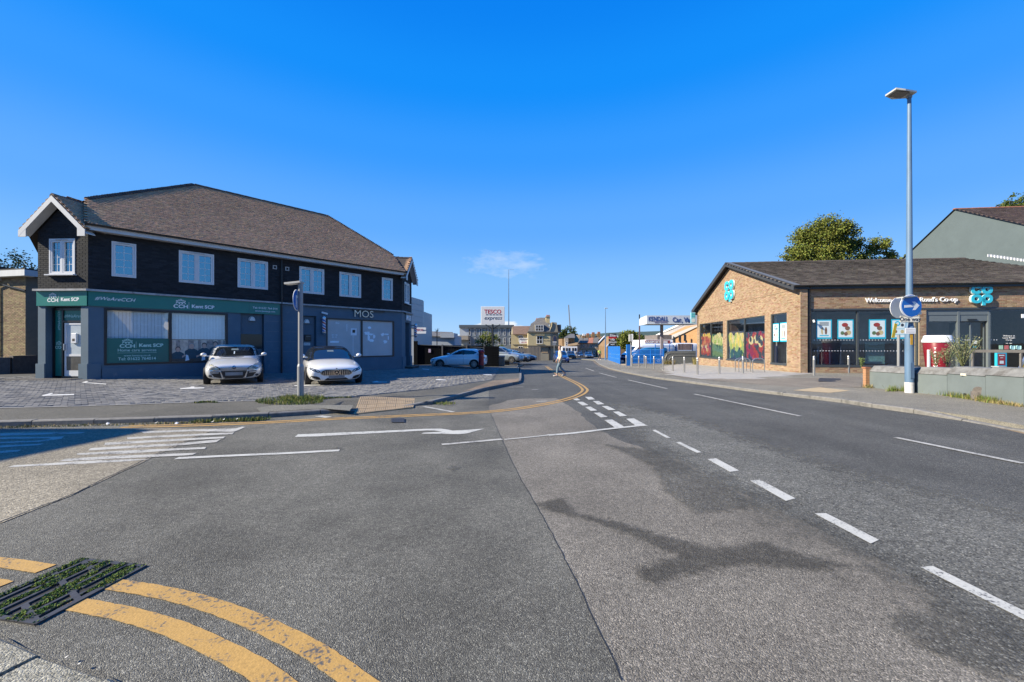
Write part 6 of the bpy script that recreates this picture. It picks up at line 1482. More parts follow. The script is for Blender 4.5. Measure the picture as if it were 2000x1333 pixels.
def wheel(parent, x, y, r, side, spokes=5, w=.2, rim=None, n_=22):
    """tyre, rim with spokes and hub; side = +1 for the left of the car"""
    m = MB(); prof = [(r * .68, -w / 2), (r * .94, -w / 2), (r, -w * .36), (r, w * .36), (r * .94, w / 2), (r * .68, w / 2)]
    vs = [(x + rr * math.cos(2 * math.pi * i / n_), y + zz, r + rr * math.sin(2 * math.pi * i / n_)) for rr, zz in prof for i in range(n_)]
    m.add(vs, [(j * n_ + i, j * n_ + (i + 1) % n_, ((j + 1) % 6) * n_ + (i + 1) % n_, ((j + 1) % 6) * n_ + i) for j in range(6) for i in range(n_)]); t = m.build('tyre', ctyre, parent, True)
    yo = y + side * w * .34
    m = MB(); m.cyl((x, yo - side * .06, r), (x, yo - side * .03, r), r * .66, n=n_); m.build('wheel_well', carch, t)
    m = MB()
    ring = [(x + rr * math.cos(2 * math.pi * i / n_), yo + dz, r + rr * math.sin(2 * math.pi * i / n_)) for rr, dz in ((r * .70, side * .02), (r * .60, side * .022)) for i in range(n_)]
    m.add(ring, [(i, (i + 1) % n_, n_ + (i + 1) % n_, n_ + i) for i in range(n_)])
    for k in range(spokes):
        a = 2 * math.pi * k / spokes; c, s = math.cos(a), math.sin(a); wd = r * (.10 if spokes > 7 else .15)
        m.prism([(x + c * r * .1 - s * wd, yo + side * .012, r + s * r * .1 + c * wd), (x + c * r * .63 - s * wd * .6, yo + side * .012, r + s * r * .63 + c * wd * .6), (x + c * r * .63 + s * wd * .6, yo + side * .012, r + s * r * .63 - c * wd * .6), (x + c * r * .1 + s * wd, yo + side * .012, r + s * r * .1 - c * wd)], (0, side * .012, 0))
    m.cyl((x, yo, r), (x, yo + side * .03, r), r * .16, n=10); m.build('rim', rim or crim, t)
    return t
def ring_half(st):
    x, wb, wm, wt, zb, zm, zs, zt = st
    h = [(wb * .75, zb), (wb, zb + .07), (wm, zm), (wm * .995, zm + (zs - zm) * .6), (wt, zs), (wt * .72, zs + (zt - zs) * .72), (wt * .34, zt)]
    return [(x, y, z) for y, z in h] + [(x, -y, z) for y, z in h[::-1]]
def loft_body(stations):
    vs = []; n = 14
    for s in stations: vs += ring_half(s)
    fs = [(j * n + i, j * n + (i + 1) % n, (j + 1) * n + (i + 1) % n, (j + 1) * n + i) for j in range(len(stations) - 1) for i in range(n)]
    for b, rev in ((0, 0), ((len(stations) - 1) * n, 1)): fs += [(b + i, b + i + 1, b + 12 - i, b + 13 - i) for i in range(6)]
    return vs, fs
def loft_cabin(rings):
    vs = []; n = 16
    for xf, xr, w, z in rings:
        L = xf - xr; h = [(xf, w * .30), (xf - .04 * L, w * .72), (xf - .14 * L, w * .95), (xf - .36 * L, w), (xf - .62 * L, w), (xr + .14 * L, w * .96), (xr + .04 * L, w * .78), (xr, w * .34)]
        vs += [(x, y, z) for x, y in h] + [(x, -y, z) for x, y in h[::-1]]
    fs = [(j * n + i, j * n + (i + 1) % n, (j + 1) * n + (i + 1) % n, (j + 1) * n + i) for j in range(len(rings) - 1) for i in range(n)]
    b = (len(rings) - 1) * n; fs += [(b + i, b + i + 1, b + 14 - i, b + 15 - i) for i in range(7)]
    return vs, fs
HATCH = dict(W=1.81, wr=.315, wx=(1.30, -1.34),
    body=[(2.14, .50, .60, .55, .24, .42, .60, .66), (2.08, .68, .78, .70, .20, .44, .66, .735), (1.88, .80, .87, .78, .18, .47, .72, .80), (1.45, .84, .905, .81, .17, .5, .80, .90), (.85, .85, .905, .83, .17, .5, .88, .99), (0, .85, .905, .85, .17, .5, .92, .97), (-1.2, .85, .905, .85, .17, .5, .95, 1.0), (-1.85, .83, .88, .80, .20, .5, .96, 1.02), (-2.08, .74, .82, .72, .26, .5, .90, .98), (-2.14, .55, .68, .58, .32, .5, .84, .92)],
    cab=[(1.05, -2.02, 0.872, .88), (.80, -1.98, 0.861, 1.0), (.42, -1.85, 0.801, 1.20), (.08, -1.70, 0.730, 1.36), (-.20, -1.48, 0.621, 1.45), (-.42, -1.2, 0.436, 1.475)],
    screen=[(-.69, 1.02), (.69, 1.02), (.60, 1.30), (.52, 1.375), (-.52, 1.375), (-.60, 1.30)],
    side=[(.62, 1.03), (-1.30, 1.07), (-1.55, 1.20), (-1.25, 1.33), (-.45, 1.385), (.10, 1.33), (.40, 1.18)], bpillar=(-.52, .055), rear=[(-.55, 1.12), (.55, 1.12), (.46, 1.36), (-.46, 1.36)])
SALOON = dict(W=1.89, wr=.335, wx=(1.50, -1.42),
    body=[(2.42, .55, .66, .55, .22, .40, .56, .60), (2.34, .74, .84, .74, .18, .42, .62, .70), (2.12, .84, .92, .82, .16, .45, .68, .77), (1.6, .88, .945, .84, .16, .48, .76, .87), (.95, .885, .945, .86, .16, .5, .85, .95), (0, .885, .945, .87, .16, .5, .89, .93), (-1.3, .885, .945, .87, .16, .5, .92, .96), (-2.0, .86, .92, .80, .2, .5, .92, .98), (-2.36, .78, .84, .72, .28, .5, .86, .94), (-2.44, .6, .7, .6, .34, .5, .8, .88)],
    cab=[(1.15, -2.1, 0.905, .86), (.85, -2.0, 0.883, .97), (.40, -1.75, 0.807, 1.16), (.02, -1.45, 0.719, 1.31), (-.30, -1.15, 0.610, 1.40), (-.5, -.9, 0.414, 1.425)],
    screen=[(-.73, .97), (.73, .97), (.63, 1.22), (.54, 1.325), (-.54, 1.325), (-.63, 1.22)],
    side=[(.68, 1.0), (-1.45, 1.03), (-1.62, 1.10), (-1.2, 1.27), (-.5, 1.335), (.05, 1.29), (.42, 1.13)], bpillar=(-.5, .05), rear=[(-.55, 1.05), (.55, 1.05), (.45, 1.32), (-.45, 1.32)])
MPV = dict(W=1.79, wr=.32, wx=(1.32, -1.30),
    body=[(2.12, .55, .64, .55, .26, .46, .68, .76), (2.05, .70, .80, .72, .20, .48, .74, .85), (1.85, .80, .87, .79, .18, .5, .80, .93), (1.45, .83, .895, .81, .18, .5, .88, 1.03), (.95, .84, .895, .83, .18, .52, .94, 1.08), (0, .84, .895, .84, .18, .52, .97, 1.04), (-1.2, .84, .895, .84, .18, .52, 1.0, 1.06), (-1.85, .82, .88, .80, .2, .52, 1.0, 1.06), (-2.05, .76, .82, .72, .28, .52, .96, 1.04), (-2.1, .6, .7, .6, .34, .52, .9, .98)],
    cab=[(1.25, -2.04, 0.872, .95), (1.0, -2.03, 0.861, 1.08), (.58, -1.97, 0.812, 1.30), (.25, -1.90, 0.752, 1.50), (.0, -1.75, 0.654, 1.60), (-.3, -1.5, 0.458, 1.635)],
    screen=[(-.64, 1.10), (.64, 1.10), (.57, 1.38), (.48, 1.53), (-.48, 1.53), (-.57, 1.38)],
    side=[(.80, 1.11), (-1.55, 1.14), (-1.78, 1.30), (-1.62, 1.48), (-.6, 1.545), (.18, 1.51), (.52, 1.33)], bpillar=(-.35, .055), rear=[(-.55, 1.18), (.55, 1.18), (.48, 1.5), (-.48, 1.5)])
def car(name, label, cat, spec, pnt, loc, heading, group=None, front=None, roof=None, spokes=5, mirrors=True, rim=None, handles=True):
    t = thing(name, label, cat, loc, math.atan2(heading[1], heading[0]), group)
    bo = subdiv_mesh('body', *loft_body(spec['body']), pnt, t); co = subdiv_mesh('cabin', *loft_cabin(spec['cab']), roof or pnt, t); tb, tcab = tree_of(bo), tree_of(co); both = [tb, tcab]
    applied('windscreen', spec['screen'], 'f', [tcab], cglass, co, .008); applied('rear_window', spec['rear'], 'b', [tcab], cglass, co, .008)
    applied('side_window', spec['side'], 'l', [tcab], cglass, co, .008); applied('side_window', spec['side'], 'r', [tcab], cglass, co, .008)
    bx, bw = spec['bpillar']
    zz = [p[1] for p in spec['side']]
    for s in 'lr': applied('pillar', [(bx - bw, min(zz)), (bx + bw, min(zz)), (bx + bw * .6, max(zz) - .04), (bx - bw * .9, max(zz) - .04)], s, [tcab], ctrim, co, .013)
    r = spec['wr']; W2_ = spec['W'] / 2
    for x in spec['wx']:
        for s, nm in ((1, 'l'), (-1, 'r')):
            R_ = r + .06; applied('wheel_arch', [(x + R_ * math.cos(a), max(.10, r + R_ * math.sin(a))) for a in [k * 2 * math.pi / 22 for k in range(22)]], nm, [tb], carch, bo, .004, .1)
            wheel(t, x, s * (W2_ - .075), r, s, spokes, rim=rim)
    for s in 'lr':
        for xx in (bx, spec['wx'][0] - .48): applied('door_gap', [(xx - .006, .35), (xx + .006, .35), (xx + .004, .93), (xx - .008, .93)], s, [tb], carch, bo, .004, .12)
        if handles:
            for xx in (bx + .18, bx - .75): applied('door_handle', [(xx - .1, .80), (xx + .1, .805), (xx + .1, .83), (xx - .1, .825)], s, [tb], pnt, bo, .02, .12)
        applied('sill', [(spec['wx'][1] + r + .08, .18), (spec['wx'][0] - r - .08, .18), (spec['wx'][0] - r - .06, .235), (spec['wx'][1] + r + .06, .235)], s, [tb], ctrim, bo, .005, .15)
    if mirrors:
        for s in (1, -1):
            sx_, sz_ = spec['side'][0][0] - .02, spec['side'][0][1] + .05; m = MB(); y0 = s * (W2_ + .075)
            prof = [(-.10, .5), (-.06, .95), (.04, 1.0), (.10, .6), (.12, .1)]
            vs = [(sx_ + px_, y0 + s * .10 * k * math.cos(a), sz_ + .075 * k * math.sin(a)) for px_, k in prof for a in [i * math.pi / 6 for i in range(12)]]
            m.add(vs, [(j * 12 + i, j * 12 + (i + 1) % 12, (j + 1) * 12 + (i + 1) % 12, (j + 1) * 12 + i) for j in range(4) for i in range(12)] + [tuple(range(12)), tuple(range(48, 60))]); m.beam((sx_, y0 - s * .18, sz_ - .06), (sx_, y0, sz_ - .04), .06, .04); m.build('wing_mirror', pnt, t, True)
    if front: front(t, bo, co, tb, tcab)
    else:
        xt = spec['body'][1]; z1 = xt[6]
        applied('headlight', [(.42, z1 - .10), (.76, z1 - .03), (.80, z1 + .05), (.70, z1 + .06), (.45, z1 - .02)], 'f', [tb], clamp, bo, .008, mirror=True)
        applied('grille', [(-.36, z1 - .10), (.36, z1 - .10), (.40, z1 - .02), (-.40, z1 - .02)], 'f', [tb], ctrim, bo, .006)
        applied('air_intake', [(-.45, .25), (.45, .25), (.52, .38), (-.52, .38)], 'f', [tb], ctrim, bo, .006); applied('number_plate', [(-.26, .42), (.26, .42), (.26, .53), (-.26, .53)], 'f', [tb], cplate, bo, .014)
        applied('badge', [(.05 * math.cos(a), z1 - .05 + .05 * math.sin(a)) for a in [k * math.pi / 5 for k in range(10)]], 'f', [tb], cchrome, bo, .016)
    zr = spec['body'][-2][6]
    applied('tail_light', [(.50, zr - .18), (.76, zr - .16), (.78, zr), (.55, zr + .02)], 'b', [tb], cred, bo, .008, mirror=True); applied('number_plate', [(-.26, zr - .25), (.26, zr - .25), (.26, zr - .14), (-.26, zr - .14)], 'b', [tb], cplate, bo, .012)
    m = MB(); m.beam((.78 if spec is not MPV else .9, -.5, spec['screen'][0][1] - .015), (.86, .3, spec['screen'][0][1] - .02), .02); m.build('wiper', ctrim, t)
    # cabin trim seen through the screen
    applied('mirror_inside', [(-.12, spec['screen'][3][1] - .13), (.12, spec['screen'][3][1] - .13), (.11, spec['screen'][3][1] - .07), (-.11, spec['screen'][3][1] - .07)], 'f', [tcab], pbr('mirror_grey', (.16, .20, .20), .4), co, .011)
    return t
def ngon(cx, cz, rx, rz, n=16): return [(cx + rx * math.cos(k * 2 * math.pi / n), cz + rz * math.sin(k * 2 * math.pi / n)) for k in range(n)]
def silver_front(t, bo, co, tb, tcab):
    ap = lambda nm, P, m, off=.007, mir=False: applied(nm, P, 'f', [tb], m, bo, off, mirror=mir)
    sil = pbr('satin_chrome', (.40, .42, .44), .25, .7)
    ap('headlight_rim', [(.41, .545), (.64, .535), (.80, .62), (.86, .735), (.81, .785), (.66, .75), (.50, .675), (.41, .61)], ctrim, .005, True); ap('headlight', [(.44, .565), (.62, .56), (.78, .63), (.835, .735), (.80, .765), (.66, .735), (.52, .66), (.44, .60)], pbr('lamp_amber_grey', (.40, .38, .28), .1, spec=.8, var=.35, scale=9), .009, True)
    ap('headlight_inner', [(.54, .595), (.64, .59), (.70, .62), (.66, .64), (.56, .615)], pbr('lamp_bowl', (.10, .11, .10), .1, var=.5, scale=20), .013, True)
    ap('chrome_trim', [(.46, .545), (.70, .53), (.74, .555), (.62, .552), (.46, .56)], cchrome, .011, True)
    ap('front_panel', [(-.42, .60), (.42, .60), (.40, .52), (-.40, .52)], paint('renault_shade', (.36, .37, .38), .15, .6), .004)
    ap('grille', [(-.40, .515), (.40, .515), (.385, .49), (-.385, .49)], ctrim, .006)
    ap('air_intake', [(-.385, .487), (.385, .487), (.30, .24), (-.30, .24)], ctrim, .006)
    ap('side_intake', [(.42, .50), (.68, .51), (.70, .46), (.58, .30), (.36, .255)], ctrim, .006, True)
    ap('intake_trim', [(.395, .49), (.415, .49), (.335, .24), (.305, .24)], cchrome, .010, True)
    ap('intake_blade', [(.44, .475), (.68, .485), (.69, .44), (.46, .43)], sil, .011, True)
    ap('number_plate', [(-.26, .345), (.26, .345), (.26, .465), (-.26, .465)], cplate, .016)
    ap('fog_lamp_ring', ngon(.70, .34, .085, .065), silver, .010, True); ap('fog_lamp', ngon(.70, .34, .055, .045), clampd, .016, True)
    ap('bonnet_gap', [(-.47, .622), (0, .632), (.47, .622), (.47, .612), (0, .622), (-.47, .612)], carch, .006)
    o = ap('badge', ngon(0, .628, .068, .078), cchrome, .014); ap('badge_field', ngon(0, .628, .052, .062), pbr('badge_navy', (.015, .03, .07), .2), .017); ap('badge_diamond', [(0, .585), (.028, .628), (0, .672), (-.028, .628)], cchrome, .020); ap('badge_field', [(0, .605), (.014, .628), (0, .652), (-.014, .628)], ctrim, .023)
    # hanging air freshener
    m = MB(); applied('air_freshener', [(-.035, 1.10), (.0, 1.10), (.005, 1.20), (-.03, 1.20)], 'f', [tcab], pwhite, co, .012)
def white_saloon_front(t, bo, co, tb, tcab):
    ap = lambda nm, P, m, off=.007, mir=False: applied(nm, P, 'f', [tb], m, bo, off, .05, mirror=mir)
    ap('headlight', [(.50, .50), (.60, .495), (.84, .585), (.875, .66), (.82, .665), (.62, .60), (.56, .565)], clampd, .008, True); ap('headlight_strip', [(.55, .52), (.585, .52), (.66, .575), (.64, .585)], pwhite, .013, True); ap('headlight_strip', [(.70, .575), (.80, .615), (.81, .635), (.72, .60)], clamp, .013, True)
    G0 = [(-.40, .395), (.40, .395), (.475, .43), (.50, .475), (.44, .545), (.34, .575), (-.34, .575), (-.44, .545), (-.50, .475), (-.475, .43)]
    ap('grille_rim', [(x * 1.06, .48 + (z - .48) * 1.14) for x, z in G0], cchrome, .006); ap('grille', G0, ctrim, .010)
    for i in range(-7, 8):
        if abs(i) < 1: continue
        x = i * .062; zt = .57 if abs(x) < .34 else .57 - (abs(x) - .34) * .75; zb_ = .40 if abs(x) < .38 else .425; ap('grille_bar', [(x - .011, zb_), (x + .011, zb_), (x + .011, zt), (x - .011, zt)], cchrome, .018)
    ap('star_ring', ngon(0, .485, .098, .098, 20), cchrome, .020); ap('star_field', ngon(0, .485, .082, .082, 20), ctrim, .023)
    for k in range(3):
        a = math.pi / 2 + k * 2 * math.pi / 3; c, s = math.cos(a), math.sin(a); ap('star_arm', [(c * .085, .485 + s * .085), (-s * .016, .485 + c * .016), (s * .016, .485 - c * .016)], cchrome, .027)
    ap('badge', ngon(0, .625, .025, .018, 10), ctrim, .010)
    ap('side_intake', [(.50, .215), (.84, .235), (.86, .32), (.80, .385), (.66, .37), (.56, .33)], ctrim, .007, True)
    ap('lower_intake', [(-.46, .185), (.46, .185), (.30, .30), (-.30, .30)], ctrim, .007); ap('number_plate', [(-.26, .275), (.26, .275), (.26, .385), (-.26, .385)], cplate, .016)
    ap('splitter', [(-.70, .165), (.70, .165), (.66, .185), (-.66, .185)], paint('white', (.78, .78, .77)), .012)
def white_hatch_front(t, bo, co, tb, tcab):
    ap = lambda nm, P, m, off=.007, mir=False: applied(nm, P, 'f', [tb], m, bo, off, mirror=mir)
    ap('kidney_rim', [(.015, .47), (.20, .47), (.27, .53), (.26, .62), (.20, .66), (.02, .66)], cchrome, .007, True); ap('kidney_grille', [(.03, .485), (.19, .485), (.25, .54), (.24, .61), (.19, .645), (.035, .645)], ctrim, .012, True)
    ap('headlight', [(.38, .58), (.60, .55), (.80, .64), (.84, .70), (.60, .68), (.40, .64)], clampd, .008, True); ap('lower_intake', [(-.55, .22), (.55, .22), (.62, .37), (-.62, .37)], ctrim, .007); ap('number_plate', [(-.26, .36), (.26, .36), (.26, .46), (-.26, .46)], cplate, .014)
    for s in 'lr':
        applied('headlight_side', [(1.92, .62), (1.72, .68), (1.66, .73), (1.88, .70)], s, [tb], clampd, bo, .008); applied('air_curtain', [(1.93, .36), (1.80, .55), (1.86, .55), (1.97, .36)], s, [tb], ctrim, bo, .007)
        applied('tail_light_side', [(-1.72, .78), (-2.0, .76), (-2.0, .88), (-1.80, .86)], s, [tb], cred, bo, .008)
    m = MB(); m.prism([(-1.50, -.5, 1.44), (-1.50, .5, 1.44), (-1.88, .46, 1.425), (-1.88, -.46, 1.425)], (0, 0, .03)); m.build('roof_spoiler', paint('white_cool', (.70, .72, .74)), t)
def face_from(px, v, dz, head, L2):
    """ground point for a car whose front wheels stand at the pixel row v, and its centre"""
    p = on_ground(px, v, dz); h = Vector((head[0], head[1], 0)).normalized(); c = Vector((p.x, p.y, 0)) - h * L2; c.z = min(p.z, G(c.x, c.y) + dz + .02); return c, h
FZ = .114
silver = paint('silver', (.60, .60, .585), .25, .10)
c, h = face_from(458, 748.5, FZ, (.56, -.83), 1.30); car('silver_car', 'silver hatchback parked nose out before the green shop window', 'car', HATCH, silver, c, h, 'cars parked on the forecourt', silver_front)
wht = paint('white', (.72, .715, .69), .3)
c, h = face_from(652, 749.5, FZ, (.50, -.865), 1.50); car('white_car', 'white saloon with black roof and slatted chrome grille on the forecourt', 'car', SALOON, wht, c, h, 'cars parked on the forecourt', white_saloon_front, roof=paint('black_roof', (.012, .012, .013)))
whc = paint('white_cool', (.70, .72, .74))
cb = on_ground(897, 718.5, .1); car('white_car', 'white hatchback seen side on along the black fence', 'car', HATCH, whc, cb, (-.992, .10), 'cars parked on the forecourt', white_hatch_front, spokes=10)

# traffic down the street
blue = paint('blue', (.010, .045, .19)); navy = paint('navy', (.012, .018, .04)); dgry = paint('dark_grey', (.03, .033, .038)); slv2 = paint('pale_silver', (.45, .48, .50), .26, .4)
def down(px, v, spec, pnt, name, label, head=(-.03, -1), **k):
    p = on_ground(px, v, 0); return car(name, label, 'car', spec, pnt, p + Vector((0, 2, -.02)), head, 'cars coming up the road', **k)
down(1099, 709.5, MPV, blue, 'blue_car', 'bright blue car coming up the road behind the walking man', (.02, -1))
down(1068, 703, HATCH, slv2, 'silver_car', 'pale silver hatchback standing in front of the cream corner house', (.12, -1))
down(1117.5, 701.2, MPV, dgry, 'dark_car', 'dark people carrier following the blue car')
down(1134.5, 700, HATCH, navy, 'dark_car', 'small dark car far down the road beside the brick terrace', (.1, -1))
down(1152.5, 701, SALOON, navy, 'dark_car', 'dark saloon at the bend nearest the right hand kerb', (-.1, -1))
# car park behind the pillar wall
def parked(px, d, z, spec, pnt, label, head): p = at(px, 700, d); p.z = z; return car('parked_car', label, 'car', spec, pnt, p, head, 'cars in the car park')
parked(982, 41, -.62, MPV, paint('grey_blue', (.24, .28, .31), .3, .4), 'grey blue people carrier half hidden behind the stone wall', (.93, -.36))
parked(998, 45, -.75, HATCH, dgry, 'dark estate car behind the orange bollard in the car park', (.9, -.3))
parked(1008, 47, -.80, SALOON, navy, 'dark saloon parked farthest along by the wooden fence', (.95, -.2))
# vans in the hire yard
def van(name, label, pnt, loc, head, Hh=2.5, L=5.4, W=2.0, lower=None):
    t = thing(name, label, 'van', loc, math.atan2(head[1], head[0]), 'vans in the hire yard'); a = L / 2; w = W / 2
    st = [(a, w * .62, w * .70, w * .60, .35, .55, .85, .95), (a - .08, w * .85, w * .92, w * .80, .30, .6, .95, 1.08), (a - .55, w * .93, w, w * .85, .26, .7, 1.15, 1.32), (a - 1.0, w * .94, w, w * .88, .26, .8, Hh * .66, Hh * .74), (a - 1.55, w * .95, w, w * .88, .26, .9, Hh * .90, Hh * .965), (a - 2.1, w * .95, w, w * .90, .26, .9, Hh * .94, Hh), (-a + .1, w * .95, w, w * .90, .26, .9, Hh * .94, Hh), (-a, w * .93, w * .97, w * .86, .3, .9, Hh * .92, Hh * .97)]
    bo = subdiv_mesh('body', *loft_body(st), pnt, t, 2); tb = tree_of(bo)
    applied('windscreen', [(-w * .72, 1.34), (w * .72, 1.34), (w * .64, Hh * .84), (-w * .64, Hh * .84)], 'f', [tb], cglass, bo, .012)
    for s in 'lr': applied('side_window', [(a - .95, 1.28), (a - 1.95, 1.28), (a - 1.95, Hh * .80), (a - 1.45, Hh * .80)], s, [tb], cglass, bo, .012); applied('door_gap', [(a - 2.06, .4), (a - 2.04, .4), (a - 2.04, Hh * .85), (a - 2.06, Hh * .85)], s, [tb], carch, bo, .006, .2)
    applied('headlight', [(w * .50, .92), (w * .80, .98), (w * .82, 1.18), (w * .62, 1.12)], 'f', [tb], clamp, bo, .010, mirror=True); applied('grille', [(-w * .48, .78), (w * .48, .78), (w * .50, .98), (-w * .50, .98)], 'f', [tb], ctrim, bo, .008); applied('bumper', [(-w * .8, .36), (w * .8, .36), (w * .85, .66), (-w * .85, .66)], 'f', [tb], ctrim, bo, .01)
    for x in (a - .95, -a + 1.15):
        for s, nm in ((1, 'l'), (-1, 'r')): applied('wheel_arch', [(x + .42 * math.cos(q), max(.15, .35 + .42 * math.sin(q))) for q in [k * 2 * math.pi / 20 for k in range(20)]], nm, [tb], carch, bo, .006, .15); wheel(t, x, s * (w - .10), .35, s, 6)
    return t
p = at(1264, 700, 47); p.z = -.95; van('white_van', 'large white van standing behind the blue mesh gate', paint('white_cool', (.70, .72, .74)), p, (-.97, -.2), 2.3, 6.2)
p = at(1264, 700, 43); p.z = -.80; van('dark_blue_van', 'dark blue van with teal windows close behind the blue mesh gate', paint('van_blue', (.010, .07, .14)), p, (-.985, -.12), 1.75, 3.9, 1.8)
p = at(1322, 700, 52); p.z = -1.05; van('white_van', 'second white van whose roof shows by the purple brown fence', paint('white_cool', (.70, .72, .74)), p, (-.97, -.2), 2.5, 5.2)

# ------------------------------------------------------------------ street furniture
steel = pbr('galvanised_steel', (.27, .275, .28), .5, .35, var=.22, scale=5, streak=.15)
bluepost = pbr('blue_post_paint', (.095, .165, .26), .5, var=.25, scale=4, streak=.25)
signblue = pbr('sign_blue', (.006, .125, .46), .35, var=.03); signw = pbr('sign_white', (.74, .74, .74), .4, var=.02)
# left keep-right post
b = on_ground(587, 778, .1); lp_ = thing('sign_post', 'grey post with small lamp and blue turn right sign in the grass', 'sign post', b); sc_m = b.y / F
zt = (778 - 552) * sc_m
m = MB(); m.cyl((0, 0, -.1), (0, 0, (778 - 716) * sc_m), .078, n=14); m.cyl((0, 0, (778 - 716) * sc_m), (0, 0, (778 - 711) * sc_m), .078, .058, n=14); m.cyl((0, 0, (778 - 711) * sc_m), (0, 0, zt), .058, n=14); m.build('pole', steel, lp_, True)
m = MB(); m.prism([(-.37, -.10, zt - .06), (.04, -.12, zt - .02), (.04, .12, zt - .02), (-.37, .10, zt - .06)], (0, 0, .045)); m.build('lamp_head', pbr('lamp_grey', (.40, .40, .38), .5), lp_)
rz = frame((-.085, -.03, (778 - 587) * sc_m), (-.16, .98, 0))
m = MB(rz); q = disc((0, 0), .272, 32); m.prism([(x, y, .0) for x, y, z in q], (0, 0, .012)); dsc = m.build('sign_disc', signw, lp_); m = MB(rz); q = disc((0, 0), .255, 32); m.prism([(x, y, .0125) for x, y, z in q], (0, 0, .003)); m.build('sign_field', signblue, dsc)
m = MB(rz)
for q in ([(-.10, -.20), (-.045, -.20), (-.045, .055), (-.10, .12)], [(-.10, .12), (-.045, .055), (.05, .055), (.05, .12)]): m.prism([(x, y, .0158) for x, y in q], (0, 0, .002))
m.prism([(.05, .175, .0158), (.175, .0875, .0158), (.05, 0, .0158)], (0, 0, .002)); m.build('sign_arrow', signw, dsc)
# tall blue lamp post on the right with the one way sign cluster
b = on_ground(1776, 767.6, .1); sc_r = b.y / F; lr = thing('lamp_post', 'tall blue street lamp post with white base carrying the one way signs', 'lamp post', b)
Hh = lambda v: (767.6 - v) * sc_r
m = MB(); m.cyl((0, 0, 0), (0, 0, Hh(747)), .102, n=18); m.build('painted_base', pbr('base_white', (.52, .51, .50), .7, var=.2), lr, True)
m = MB(); m.cyl((0, 0, Hh(747) + .001), (0, 0, Hh(640)), .098, n=18); m.cyl((0, 0, Hh(640)), (0, 0, Hh(632)), .098, .078, n=18); m.cyl((0, 0, Hh(632)), (0, 0, Hh(400)), .078, .062, n=18); m.cyl((0, 0, Hh(400)), (0, 0, Hh(192)), .062, .044, n=18); m.build('pole', bluepost, lr, True)
m = MB(); m.bev((-.07, -.104, Hh(739)), (.04, -.090, Hh(708)), .003); m.build('access_door', bluepost, lr)
m = MB(); m.cyl((0, 0, Hh(192)), (.0, 0, Hh(185)), .06, n=12); m.cyl((0, 0, Hh(187)), (-.10, -.05, Hh(184)), .045, n=8); m.build('bracket', steel, lr)
m = MB(); hz0 = Hh(186); m.prism([(-.52, -.16, hz0 + .06), (-.30, -.20, hz0 + .0), (.08, -.13, hz0 - .01), (.10, .13, hz0 - .01), (-.30, .2, hz0 + .0), (-.52, .16, hz0 + .06)], (0, 0, .045)); hd = m.build('lamp_head', pbr('lamp_grey', (.40, .40, .38), .5), lr)
m = MB(); m.prism([(-.46, -.12, hz0 + .036), (-.12, -.14, hz0 - .012), (-.12, .14, hz0 - .012), (-.46, .12, hz0 + .036)], (0, 0, -.006)); m.build('lamp_glass', pbr('led_lens', (.12, .12, .13), .1), hd); m = MB(); m.cyl((-.05, 0, hz0 + .03), (-.05, 0, hz0 + .10), .04, n=10); m.build('light_sensor', signw, hd)
u0 = lambda u: (u - 1776) * sc_r
m = MB(frame((u0(1769), -.13, Hh(599)), (1, .06, 0))); q = disc((0, 0), .315, 36); m.prism([(x, y, 0) for x, y, z in q], (0, 0, .012)); od = m.build('sign_disc', signw, lr)
M_ = frame((u0(1770.5), -.13, Hh(599)), (1, .06, 0)); m = MB(M_); m.prism([(x, y, .0125) for x, y, z in disc((0, 0), .292, 36)], (0, 0, .003)); m.build('sign_field', signblue, od)
m = MB(M_); rot = Matrix.Rotation(R(4), 4, 'Z'); ar = [(-.22, -.033), (.07, -.033), (.02, -.115), (.10, -.115), (.225, 0), (.10, .115), (.02, .115), (.07, .033), (-.22, .033)]; m.prism([tuple(rot @ Vector((x, y, .0158))) for x, y in ar], (0, 0, .002)); m.build('sign_arrow', signw, od)
m = MB(frame((u0(1763.5), .13, Hh(601)), (1, .2, 0))); m.prism([(x, y, 0) for x, y, z in disc((0, 0), .29, 30)], (0, 0, -.012)); m.build('rear_disc', signw, lr)
M_ = frame((u0(1768), -.125, Hh(624.4)), (1, -.04, .0), (0, 0, 1)); cream = pbr('sign_cream', (.74, .70, .58), .5); m = MB(M_); m.bev((-.262, -.09, 0), (.262, .09, .012), .004); pl1 = m.build('one_way_plate', cream, lr); lettering('One way', .155, TM(M_, 0, -.005, .014), pbr('print_dark', (.03, .04, .06), .6), pl1, depth=.003, bold=.003, sx=1.0)
m = MB(M_)
for q in ((-.255, .255, .075, .083), (-.255, .255, -.083, -.075), (-.255, -.247, -.075, .075), (.247, .255, -.075, .075)): m.box((q[0], q[2], .0125), (q[1], q[3], .0135))
m.build('plate_border', pbr('print_dark', (.03, .04, .06), .6), pl1)
M_ = frame((u0(1769), -.122, Hh(647)), (1, -.05, 0)); m = MB(M_); m.bev((-.14, -.08, 0), (.14, .08, .01), .003); n1 = m.build('notice', signw, lr); m = MB(M_)
for i in range(3): m.box((-.11, -.05 + i * .04, .0105), (.11, -.042 + i * .04, .0115))
m.build('notice_print', pbr('print_grey', (.3, .3, .32), .6), n1)
M_ = frame((u0(1772), -.118, Hh(664)), (1, 0, 0)); m = MB(M_); m.box((-.035, -.14, 0), (.035, .14, .005)); m.build('yellow_tag', pbr('tag_yellow', (.55, .30, .02), .5), lr)
